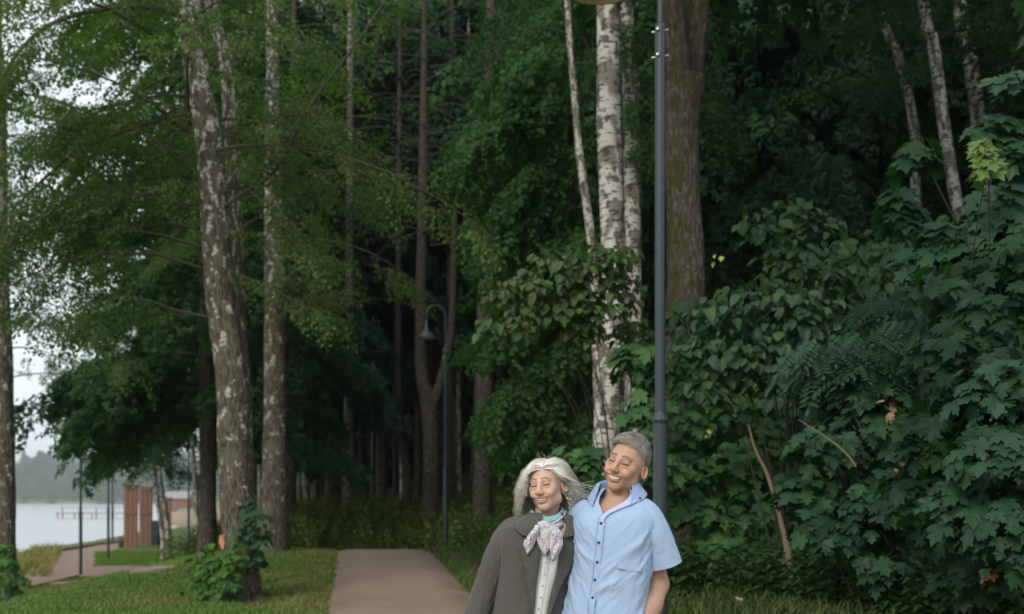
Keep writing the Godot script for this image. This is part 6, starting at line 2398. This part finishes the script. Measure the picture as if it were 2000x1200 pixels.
	var col := part("collar", cm.commit(), cotton, shirt)
	for s in [3, nc - 4]:
		var q: Vector3 = PP[9 * nc + s]
		button(col, q + B * Vector3(0.01 if s < 10 else -0.01, 0, 0.012), B * Vector3(0.4 if s < 10 else -0.4, 0.1, 1), 0.0048, navy, Transform3D())
	# facing turned back beside the open neck
	cm = MB.new()
	var fl := []
	var fr := []
	for k in 7:
		var y := lerpf(vb - 0.02, 1.535, k / 6.0)
		var th: float = op_l.call(y)
		fl.append(on_loft(secs, y, th - 0.01, yaw, 0.007))
		fr.append(on_loft(secs, y - 0.012 * k / 6.0, th + 0.05 + 0.17 * k / 6.0, yaw, 0.011))
	sheet(cm, fl, fr, 6, 0.002, 0.001, 3.0)
	part("facing", cm.commit(), inner, shirt)
	# trousers and shoes
	var tm := cloth_mat("trouser_cloth", 32, 0.9, func(x: int, y: int) -> Color: return Color(0.035, 0.042, 0.065) * (0.85 + 0.3 * fposmod((x * 7 + y * 13) * 0.37, 1.0)), 0.05)
	var tb := MB.new()
	var tsec := [[0.78, hipx, -D, 0.150, 0.105], [0.86, hipx, -D, 0.160, 0.112], [0.97, hipx, -D, 0.155, 0.105], [1.02, hipx, -D, 0.150, 0.100]]
	var zero := func(_y: float) -> float: return 0.0
	var tl := loft(tsec, 14, 60, zero, zero, yaw, func(_t: float, _y: float) -> float: return 0.0)
	tb.grid(14, 60, tl[0], tl[1], PackedColorArray(), true)
	for k in 2:
		var s := 1.0 if k == 0 else -1.0
		tube_cloth(tb, [Vector3(hipx + s * 0.075, 0.86, -D), Vector3(hipx + s * 0.09, 0.68, -D + 0.01), Vector3(hipx + s * 0.10, 0.49, -D + 0.03), Vector3(hipx + s * 0.108, 0.28, -D), feet[k] + Vector3(0, -0.02, 0)], [0.092, 0.086, 0.072, 0.066, 0.064], 1.0, 0.005, 8.0 + k, 0.01)
	part("trousers", tb.commit(), tm, o, off)
	var leather := mat("dark_leather", Color(0.05, 0.032, 0.022), 0.4)
	for k in 2:
		var shb := MB.new()
		shoe(shb, Vector3(feet[k].x, g + 0.003, feet[k].z - 0.02), B * Vector3(0, 0, 1), 1.05)
		part("shoe", shb.commit(), leather, o, off)


func teeth(o: Node3D, off: Transform3D, ht: Transform3D, w: Dictionary, col: Color, n: int) -> void:
	# the upper row, bulging a little at each tooth
	var b := MB.new()
	var P := PackedVector3Array()
	var U := PackedVector2Array()
	var C := PackedColorArray()
	var cols := 61
	for r in 8:
		var v := r / 7.0
		for s in cols:
			var x: float = lerpf(-1.0, 1.0, float(s) / (cols - 1)) * w.mouth * 0.84
			var ys := lerpf(w.gape + 0.002, -w.gape * w.get("tooth", 0.55) + 0.0022 * absf(x / w.mouth), v)
			var tooth := absf(sin(PI * n * 0.5 * (x / w.mouth + 1.0)))
			var q := Vector3(x, ys - w.mouth_y + 6.5 * x * x, 0.0905 - 11.0 * x * x - 0.0015 * (1.0 - v) + 0.0012 * sqrt(tooth))
			P.append(ht * q)
			U.append(Vector2(x, v))
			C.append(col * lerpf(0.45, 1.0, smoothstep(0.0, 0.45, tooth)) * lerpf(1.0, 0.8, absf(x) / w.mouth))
	b.grid(8, cols, P, U, C)
	var m := mat("enamel_%d" % n, Color.WHITE, 0.25)
	m.vertex_color_use_as_albedo = true
	part("teeth", b.commit(), m, o, off)


# ------------------------------------------------------------------ the woman

func build_woman() -> void:
	var D := 5.07
	var root := Vector3((1030.0 - 1000.0) / FOCAL * D, 0, -D)
	root.y = ground_y(root.x, root.z)
	var o := thing("person", "smiling woman with windblown silver hair, grey tweed jacket and printed neck scarf", "person", root)
	var off := Transform3D(Basis(), -root)
	var skin := Color(0.59, 0.39, 0.285)
	var yaw := 0.28
	var B := Basis(Vector3.UP, yaw)
	var sk := mat("woman_skin", Color.WHITE, 0.5)
	sk.vertex_color_use_as_albedo = true
	sk.subsurf_scatter_enabled = true
	sk.subsurf_scatter_strength = 0.06
	var hs := 0.90
	var ht := Transform3D((Basis(Vector3.BACK, 0.13) * Basis(Vector3.UP, -0.42) * Basis(Vector3.RIGHT, -0.06)).scaled_local(Vector3.ONE * hs), pt(1069, 951, D - 0.02))
	var neck_base := pt(1068, 1020, D + 0.02)
	var w := {
		"skull": Vector3(0.0755, 0.079, 0.094), "face": Vector3(0.060, 0.077, 0.060), "neck": ht.affine_inverse() * neck_base, "nk": 0.94, "jaw": 1.02, "brow": 0.0075, "nose": 0.1070,
		"mouth": 0.0295, "gape": 0.0078, "mouth_y": 0.0600, "skin": skin, "flush": Color(0.64, 0.335, 0.235), "lip": Color(0.55, 0.22, 0.19), "lid": Color(0.27, 0.125, 0.085), "brow_c": Color(0.11, 0.07, 0.05),
		"brow_w": 0.0056, "brow_k": 0.9, "brow_up": 1.4, "beard": skin, "stubble": 0.0, "scalp": Color(0.42, 0.40, 0.36), "hair_front": 0.073, "hair_side": 0.048, "tooth": 0.45,
	}
	var body := MB.new()
	head_mesh(body, ht, w)
	for s in [1.0, -1.0]:
		ear(body, ht, s, skin, 0.95)
	var sr := pt(1000, 1046, D)
	var er := pt(952, 1150, D + 0.03)
	var wr := pt(912, 1272, D - 0.05)
	var sl := pt(1122, 1046, D + 0.02)
	var el := pt(1150, 1130, D + 0.24)
	var wl := pt(1186, 1150, D + 0.20)
	var g := root.y
	var hipx := (1030.0 - 1000.0) / FOCAL * D
	var bones := [
		[neck_base + Vector3(0, 0.05, 0), neck_base + Vector3(0, -0.06, 0.01), 0.050, 0.055],
		[pt(1020, 1048, D), pt(1100, 1048, D), 0.048, 0.048],
		[pt(1040, 1085, D), pt(1078, 1085, D), 0.075, 0.075],
		[pt(1034, 1150, D), pt(1066, 1150, D), 0.072, 0.072],
		[pt(1014, 1220, D), pt(1050, 1220, D), 0.085, 0.085],
		[sr, er, 0.038, 0.031], [er, wr, 0.032, 0.021], [sl, el, 0.038, 0.031], [el, wl, 0.032, 0.021],
	]
	var feet := []
	for s in [1.0, -1.0]:
		var hip := Vector3(hipx + s * 0.08, 0.86, -D)
		var knee := Vector3(hipx + s * 0.085, 0.46, -D + 0.03)
		var ankle := Vector3(hipx + s * 0.09, g + 0.08, -D - 0.01)
		bones.append([hip, knee, 0.072, 0.046])
		bones.append([knee, ankle, 0.045, 0.030])
		bones.append([ankle, ankle + B * Vector3(0, -0.04, 0.13), 0.030, 0.022])
		feet.append(ankle)
	nets(bones, 0.014, 60.0, body, skin)
	nets(hand_bones(wr, wr - er, Vector3(1, 0, -0.2), 1.0, 0.4, 0.9), 0.005, 330.0, body, skin)
	nets(hand_bones(wl, wl - el, Vector3(0, 0, 1), -1.0, 0.3, 0.9), 0.005, 330.0, body, skin)
	part("body", body.commit(), sk, o, off)
	teeth(o, off, ht, w, Color(0.66, 0.61, 0.53), 10)
	woman_hair(o, off, ht, w)
	# blouse
	var linen := cloth_mat("white_linen", 64, 0.9, func(x: int, y: int) -> Color: return Color(0.76, 0.76, 0.75) * (0.92 + 0.10 * nz.get_noise_2d(x * 0.9, y * 0.2) + 0.06 * nz.get_noise_2d(x * 0.2 + 50.0, y * 0.9)), 0.08)
	var bsec := [[0.90, 0.062, -D, 0.128, 0.096], [1.05, 0.075, -D, 0.128, 0.106], [1.18, 0.096, -D, 0.132, 0.108], [1.28, 0.112, -D, 0.140, 0.110], [1.36, 0.126, -D, 0.140, 0.090], [1.41, 0.136, -D, 0.110, 0.074], [1.44, 0.142, -D, 0.066, 0.060]]
	var bv := func(y: float) -> float: return 0.55 * smoothstep(1.275, 1.42, y)
	var bb := func(th: float, y: float) -> float: return 0.0035 * nz.get_noise_2d(th * 3.0, y * 5.0) + 0.0025 * (1.0 - 2.0 * absf(nz.get_noise_2d(th * 5.0 + 9.0, y * 2.4)))
	var lf := loft(bsec, 50, 90, bv, bv, yaw, bb)
	var sb := MB.new()
	sb.grid(50, 90, lf[0], lf[1], PackedColorArray())
	var blouse := part("blouse", sb.commit(), linen, o, off)
	var pk := MB.new()
	var PP := PackedVector3Array()
	var UU := PackedVector2Array()
	for r in 50:
		var y := lerpf(0.905, 1.285, r / 49.0)
		for s in 6:
			var th := lerpf(-0.11, 0.11, s / 5.0) - 0.01
			PP.append(on_loft(bsec, y, th, yaw, bb.call(fposmod(th, TAU), y) + (0.0035 if s > 0 and s < 5 else 0.0004)))
			UU.append(Vector2(th * 0.17, y))
	pk.grid(50, 6, PP, UU, PackedColorArray())
	part("placket", pk.commit(), linen, blouse)
	var bm := mat("pale_button", Color(0.6, 0.55, 0.46), 0.4)
	for y in [1.262, 1.215, 1.168, 1.121, 1.074, 1.027]:
		button(blouse, on_loft(bsec, y, -0.01, yaw, bb.call(0.0, y) + 0.004), B * Vector3(0, 0.05, 1), 0.0045, bm, Transform3D())
	# jacket
	var tweed := cloth_mat("grey_tweed", 128, 0.95, func(x: int, y: int) -> Color:
		var zig := absf(fposmod(float(x), 32.0) - 16.0)
		var h := 0.5 + 0.5 * sin((y + zig) * TAU / 8.0)
		var sp := nz.get_noise_2d(x * 0.26, y * 0.26 + 30.0)
		var sp2 := nz.get_noise_2d(x * 0.16 + 9.0, y * 0.16)
		var v := 0.078 + 0.015 * h + 0.07 * sp + 0.03 * sp2
		if sp > 0.42:
			v += 0.10
		return Color(v * 1.03, v * 0.98, v * 0.89), 0.15, 0.15)
	var jsec := [[0.80, 0.050, -D, 0.178, 0.130], [0.92, 0.056, -D, 0.166, 0.122], [1.05, 0.072, -D, 0.152, 0.112], [1.16, 0.090, -D, 0.152, 0.112], [1.26, 0.108, -D, 0.164, 0.118], [1.34, 0.118, -D, 0.178, 0.112], [1.402, 0.127, -D, 0.172, 0.096], [1.436, 0.136, -D - 0.005, 0.122, 0.082], [1.462, 0.142, -D - 0.012, 0.076, 0.072]]
	var edge_l := func(y: float) -> float: return 0.24 + 0.05 * smoothstep(1.0, 1.25, y) + 0.20 * smoothstep(1.34, 1.46, y)
	var edge_r := func(y: float) -> float: return 0.13 + 0.08 * smoothstep(1.0, 1.25, y) + 0.20 * smoothstep(1.34, 1.46, y)
	var jb := func(th: float, y: float) -> float: return fold_noise(th, y, 0.0026, 1.0 if th < PI else -1.0) + 0.004 * smoothstep(0.5, 0.25, minf(th, TAU - th))
	lf = loft(jsec, 66, 110, edge_l, edge_r, yaw, jb)
	sb = MB.new()
	sb.grid(66, 110, lf[0], lf[1], PackedColorArray())
	var jacket := part("jacket", sb.commit(), tweed, o, off)
	sb = MB.new()
	tube_cloth(sb, [pt(1026, 1034, D), pt(1002, 1040, D), pt(980, 1076, D), pt(963, 1116, D + 0.01), pt(950, 1152, D + 0.02), pt(932, 1200, D), pt(914, 1262, D - 0.04)], [0.050, 0.060, 0.060, 0.056, 0.054, 0.050, 0.044], 1.0, 0.0045, 12.0, 0.02)
	part("sleeve", sb.commit(), tweed, jacket)
	sb = MB.new()
	tube_cloth(sb, [pt(1100, 1040, D), pt(1120, 1046, D + 0.02), pt(1136, 1086, D + 0.12), pt(1150, 1128, D + 0.24), pt(1168, 1142, D + 0.22), pt(1182, 1149, D + 0.20)], [0.050, 0.058, 0.056, 0.053, 0.047, 0.042], 1.0, 0.004, 15.0, 0.02)
	part("sleeve", sb.commit(), tweed, jacket)
	# lapels and collar, laid over the fronts
	for s in [1.0, -1.0]:
		for piece in 2:
			pk = MB.new()
			PP = PackedVector3Array()
			UU = PackedVector2Array()
			var y0 := 1.02 if piece == 0 else 1.362
			var y1 := 1.352 if piece == 0 else 1.452
			for r in 30:
				var v := r / 29.0
				var y := lerpf(y0, y1, v)
				var e: float = edge_l.call(y) if s > 0 else edge_r.call(y)
				var wide: float
				if piece == 0:
					wide = 0.012 + 0.50 * pow(v, 1.15)
				else:
					wide = lerpf(0.42, 0.75, v)
				for q in 10:
					var t := minf(q / 8.0, 1.0)
					var th: float = s * (e - 0.03 + wide * t)
					var droop := 0.020 * t * (v if piece == 0 else 1.0 - v) * (1.0 if piece == 0 else -0.6)
					var lift := 0.005 + 0.012 * sqrt(t) if q < 9 else 0.0
					PP.append(on_loft(jsec, y - droop, th, yaw, jb.call(fposmod(th, TAU), y) + lift + (0.004 if piece == 1 else 0.0)))
					UU.append(Vector2(th * 0.17 + 0.3 * piece, y))
			pk.grid(30, 10, PP, UU, PackedColorArray())
			part("lapel" if piece == 0 else "collar", pk.commit(), tweed, jacket)
	# pocket flap low on her right
	pk = MB.new()
	PP = PackedVector3Array()
	UU = PackedVector2Array()
	for r in 8:
		for q in 12:
			var th := -lerpf(0.72, 1.35, q / 11.0)
			var y := lerpf(0.965, 1.015, r / 7.0) + 0.02 * q / 11.0
			PP.append(on_loft(jsec, y, th, yaw, jb.call(fposmod(th, TAU), y) + (0.006 if r < 7 else 0.001)))
			UU.append(Vector2(th * 0.17, y))
	pk.grid(8, 12, PP, UU, PackedColorArray())
	part("pocket_flap", pk.commit(), tweed, jacket)
	var jm := mat("horn_button", Color(0.07, 0.045, 0.03), 0.35)
	button(jacket, on_loft(jsec, 1.005, -0.36, yaw, 0.014), B * Vector3(-0.3, 0, 1), 0.010, jm, Transform3D())
	woman_scarf(o, off, D, B)
	# trousers, shoes
	var tb := MB.new()
	var tm := cloth_mat("wool_trouser", 32, 0.95, func(x: int, y: int) -> Color: return Color(0.045, 0.042, 0.045) * (0.85 + 0.3 * fposmod((x * 5 + y * 11) * 0.41, 1.0)), 0.05)
	var tsec := [[0.74, hipx, -D, 0.150, 0.105], [0.84, hipx, -D, 0.155, 0.112], [0.93, hipx, -D, 0.140, 0.100], [0.98, 0.065, -D, 0.130, 0.095]]
	var zero := func(_y: float) -> float: return 0.0
	var tl := loft(tsec, 12, 60, zero, zero, yaw, func(_t: float, _y: float) -> float: return 0.0)
	tb.grid(12, 60, tl[0], tl[1], PackedColorArray(), true)
	for k in 2:
		var s := 1.0 if k == 0 else -1.0
		tube_cloth(tb, [Vector3(hipx + s * 0.07, 0.82, -D), Vector3(hipx + s * 0.078, 0.64, -D + 0.01), Vector3(hipx + s * 0.085, 0.46, -D + 0.03), Vector3(hipx + s * 0.088, 0.26, -D), feet[k] + Vector3(0, -0.01, 0)], [0.086, 0.080, 0.066, 0.060, 0.058], 1.0, 0.005, 18.0 + k, 0.01)
	part("trousers", tb.commit(), tm, o, off)
	for k in 2:
		var shb := MB.new()
		shoe(shb, Vector3(feet[k].x, g + 0.003, feet[k].z - 0.02), B * Vector3(0, 0, 1), 0.95)
		part("shoe", shb.commit(), M.dark_leather, o, off)


func woman_scarf(o: Node3D, off: Transform3D, D: float, B: Basis) -> void:
	var f := FastNoiseLite.new()
	f.seed = 77
	f.frequency = 1.0
	f.fractal_octaves = 2
	var print_ := cloth_mat("scarf_print", 128, 0.6, func(x: int, y: int) -> Color:
		var n := f.get_noise_2d(x * 0.11, y * 0.11)
		var m := absf(f.get_noise_2d(x * 0.07 + 40.0, y * 0.07))
		var c := Color(0.64, 0.61, 0.64)
		c = c.lerp(Color(0.47, 0.41, 0.47), smoothstep(0.20, 0.36, n))
		c = c.lerp(Color(0.16, 0.08, 0.08), smoothstep(0.035, 0.01, m) * 0.7 + smoothstep(0.46, 0.54, n) * 0.6)
		c = c.lerp(Color(0.38, 0.58, 0.60), smoothstep(-0.35, -0.48, n))
		return c, 0.14)
	var teal := mat("teal_silk", Color(0.235, 0.51, 0.50), 0.5)
	teal.vertex_color_use_as_albedo = true
	teal.rim_enabled = true
	teal.rim = 0.2
	var c0 := pt(1068, 1006, D - 0.005)
	var sc: Node3D = null
	for band in 3:
		var b := MB.new()
		var P := PackedVector3Array()
		var U := PackedVector2Array()
		for r in 13:
			var v := r / 12.0
			for s in 49:
				var th := TAU * s / 48.0
				var front := 0.5 + 0.5 * cos(th)
				var y := 0.0
				var rr := 0.0
				if band == 0:
					y = lerpf(-0.008, 0.030, v) - 0.034 * front * front + 0.012 * (1.0 - front) + 0.010 * sin(th)
					rr = 0.060 + 0.012 * sin(PI * v) + 0.002 * nz.get_noise_2d(th * 2.0, v * 3.0)
				elif band == 1:
					y = lerpf(-0.040, 0.0, v) - 0.034 * front * front + 0.010 * (1.0 - front) + 0.008 * sin(th * 1.0 + 0.5)
					rr = 0.066 + 0.012 * sin(PI * v) + 0.004 * nz.get_noise_2d(th * 2.5, v * 4.0 + 9.0)
				else:
					y = lerpf(-0.003, 0.006, v) - 0.034 * front * front - 0.002 + 0.030 * sin(th)
					rr = 0.074 + 0.005 * sin(PI * v)
				P.append(c0 + B * Vector3(sin(th) * rr * 1.02, 0, cos(th) * rr) + Vector3.UP * y)
				U.append(Vector2(th * 0.07, y))
		b.grid(13, 49, P, U, PackedColorArray(), true)
		if band == 0:
			sc = part("scarf", b.commit(), teal, o, off)
		else:
			part("printed_fold" if band == 1 else "dark_border", b.commit(), print_, sc)
	var zf := D - 0.145
	var px := func(x: float, y: float, dz: float) -> Vector3: return pt(x, y, zf + dz)
	# knot
	var b := MB.new()
	var P := PackedVector3Array()
	var U := PackedVector2Array()
	var kc := pt(1061, 1026, D - 0.112)
	for r in 13:
		var el := -PI / 2 + PI * r / 12.0
		for s in 21:
			var az := TAU * s / 20.0
			var rr := 1.0 + 0.22 * nz.get_noise_3d(cos(az) * 1.7, sin(az) * 1.7, el * 1.5)
			P.append(kc + Vector3(sin(az) * cos(el) * 0.026, sin(el) * 0.017, cos(az) * cos(el) * 0.020) * rr)
			U.append(Vector2(az * 0.03, el * 0.03))
	b.grid(13, 21, P, U, PackedColorArray(), true)
	part("knot", b.commit(), print_, sc)
	# middle fold, then the two tails
	var shapes := [
		[[[1044, 1026, 0.012], [1046, 1040, 0.004], [1049, 1058, 0.002], [1056, 1074, 0.004], [1063, 1087, 0.008]], [[1078, 1026, 0.012], [1078, 1042, 0.0], [1077, 1060, 0.0], [1072, 1076, 0.004], [1066, 1087, 0.008]], 0.012],
		[[[1052, 1021, 0.008], [1041, 1034, -0.008], [1029, 1049, -0.010], [1022, 1061, -0.004], [1026, 1074, 0.0], [1029, 1085, 0.006]], [[1056, 1028, 0.008], [1052, 1040, -0.014], [1047, 1052, -0.012], [1043, 1064, -0.006], [1037, 1075, 0.0], [1031, 1085, 0.006]], 0.014],
		[[[1067, 1024, 0.004], [1069, 1036, -0.014], [1071, 1052, -0.016], [1073, 1070, -0.012], [1076, 1084, -0.006], [1079, 1097, 0.0]], [[1078, 1022, 0.006], [1092, 1034, -0.006], [1098, 1048, -0.006], [1099, 1064, -0.002], [1093, 1080, 0.0], [1082, 1097, 0.002]], 0.018]]
	for s in shapes:
		var l := []
		var r := []
		for q in s[0]:
			l.append(px.call(q[0], q[1], q[2]))
		for q in s[1]:
			r.append(px.call(q[0], q[1], q[2]))
		b = MB.new()
		sheet(b, l, r, 14, s[2], 0.016, float(s[0][0][0]) * 0.37)
		# brown hem towards the tip
		for j in b.v.size():
			var tip := float(j / 14) / (b.v.size() / 14 - 1)
			b.c[j] = Color.WHITE.lerp(Color(0.30, 0.22, 0.22), smoothstep(0.88, 0.97, tip))
		part("scarf_tail", b.commit(), print_, sc)


func woman_hair(o: Node3D, off: Transform3D, ht: Transform3D, w: Dictionary) -> void:
	var hb := MB.new()
	var hr := RandomNumberGenerator.new()
	hr.seed = 4242
	var centre := Vector3(0, 0.02, -0.015)
	var n := 0
	var inv := ht.basis.inverse()
	var down := (inv * Vector3.DOWN).normalized()
	var wind := (inv * Vector3(1, 0.15, -0.1)).normalized()
	while n < 8200:
		var dir := Vector3(hr.randfn(), hr.randfn() + 0.55, hr.randfn() - 0.25).normalized()
		var q := centre + dir * 0.10
		for k in 8:
			q -= dir * head_d(q, w) * 0.9
		if hairline(q, w) < 0.001 or q.y < -0.03:
			continue
		var left := q.x > 0.012
		# brushed away from the parting, back from the brow
		var v := Vector3(1.0 if left else -1.0, 0.0, -0.35 if q.z > 0.0 else -0.7)
		v = v * 0.9 + down * smoothstep(0.10, 0.03, q.y) * 1.2
		var L := hr.randf_range(0.12, 0.205) * (1.0 if hr.randf() < 0.9 else 1.15)
		var lock := nz.get_noise_3d(q.x * 22.0, q.y * 22.0, q.z * 22.0)
		var lock2 := nz.get_noise_3d(q.x * 16.0 + 9.0, q.y * 16.0, q.z * 16.0)
		var fly := (lock2 > 0.40 if left else lock2 > 0.62) and q.y < 0.10 and hr.randf() < 0.75
		var loose := hr.randf_range(0.3, 1.0)
		if fly:
			loose = hr.randf_range(0.8, 1.5)
		var ph := 9.0 * lock + hr.randf() * 0.8
		var amp := hr.randf_range(0.008, 0.018)
		var path := PackedVector3Array()
		var p := q
		var steps := 16
		for k in steps:
			var t := float(k) / (steps - 1)
			var wob := Vector3(sin(t * 10.5 + ph), 0.5 * sin(t * 8.0 + ph * 2.0), cos(t * 9.5 + ph * 1.3)) * (amp + 0.016 * absf(lock)) * smoothstep(0.15, 0.7, t) * (1.6 if fly else 1.0)
			path.append(ht * (p + wob))
			var pull := down * (0.35 + 1.3 * t)
			if fly:
				pull = down * (0.75 - 0.5 * t) + wind * (0.15 + 1.1 * smoothstep(0.1, 0.5, t)) + Vector3.UP * 0.9 * sin(t * 5.5 + 5.0 * lock2)
			elif left:
				pull += wind * (0.02 + 0.22 * sin(PI * t) + 0.9 * smoothstep(0.75, 1.0, t) * lock2) * loose + Vector3(0, 0, -0.55 * (1.0 - t))
			else:
				pull += Vector3(-0.34 * loose * (1.0 - t) - 0.9 * smoothstep(0.7, 1.0, t) * lock2, 0, 0.18)
			if q.z < -0.04 and not fly:
				pull += Vector3(0, 0, -0.1)
			v = (v * 0.62 + pull * 0.38).normalized()
			p += v * L / (steps - 1)
			# keep off the head, a springy layer thick
			var d := head_d(p, w)
			var want := 0.005 + 0.020 * loose * sin(PI * minf(1.0, t * 1.2 + 0.12))
			if d < want:
				p += (p - centre).normalized() * (want - d) * 0.85
			# tucked behind the ear on her left
			if left and p.x > 0.055 and p.z > -0.032 and p.y < 0.032:
				p.z += (-0.034 - p.z) * 0.5
			# leave the face free
			if p.z > 0.035 and absf(p.x) < 0.068 and p.y < 0.075:
				p.x += (0.068 - absf(p.x)) * 0.55 * (1.0 if left else -1.0)
				p.z -= 0.006
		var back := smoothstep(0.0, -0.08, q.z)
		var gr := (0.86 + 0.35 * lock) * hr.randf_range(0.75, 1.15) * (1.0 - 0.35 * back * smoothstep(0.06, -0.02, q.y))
		if hr.randf() < 0.12:
			gr *= 0.55
		strand(hb, path, 0.0013, 0.0005, ht * centre, Color(gr, gr * 0.96, gr * 0.87))
		n += 1
	# single flyaway hairs
	for k in 26:
		var a := hr.randf_range(-1.4, 1.5)
		var q := centre + Vector3(sin(a) * 0.085, cos(a) * 0.10, hr.randf_range(-0.05, 0.05))
		var d := head_d(q, w)
		q -= (q - centre).normalized() * (d - 0.012)
		var path := PackedVector3Array()
		var v := Vector3(sin(a), cos(a) * 0.5, 0.0) + wind * hr.randf_range(0.0, 0.7)
		var cu := hr.randf_range(-2.5, 2.5)
		for j in 10:
			path.append(ht * q)
			v = v.rotated(Vector3(0, 0, 1), cu * 0.10).normalized() + Vector3.UP * 0.03
			q += v.normalized() * hr.randf_range(0.003, 0.006)
		strand(hb, path, 0.0007, 0.0004, ht * centre, Color(0.55, 0.53, 0.48))
	var hm := mat("hair_silver", Color.WHITE, 0.45)
	hm.vertex_color_use_as_albedo = true
	hm.metallic_specular = 0.5
	hm.backlight_enabled = true
	hm.backlight = Color(0.4, 0.4, 0.36)
	part("hair", hb.commit(), hm, o, off)
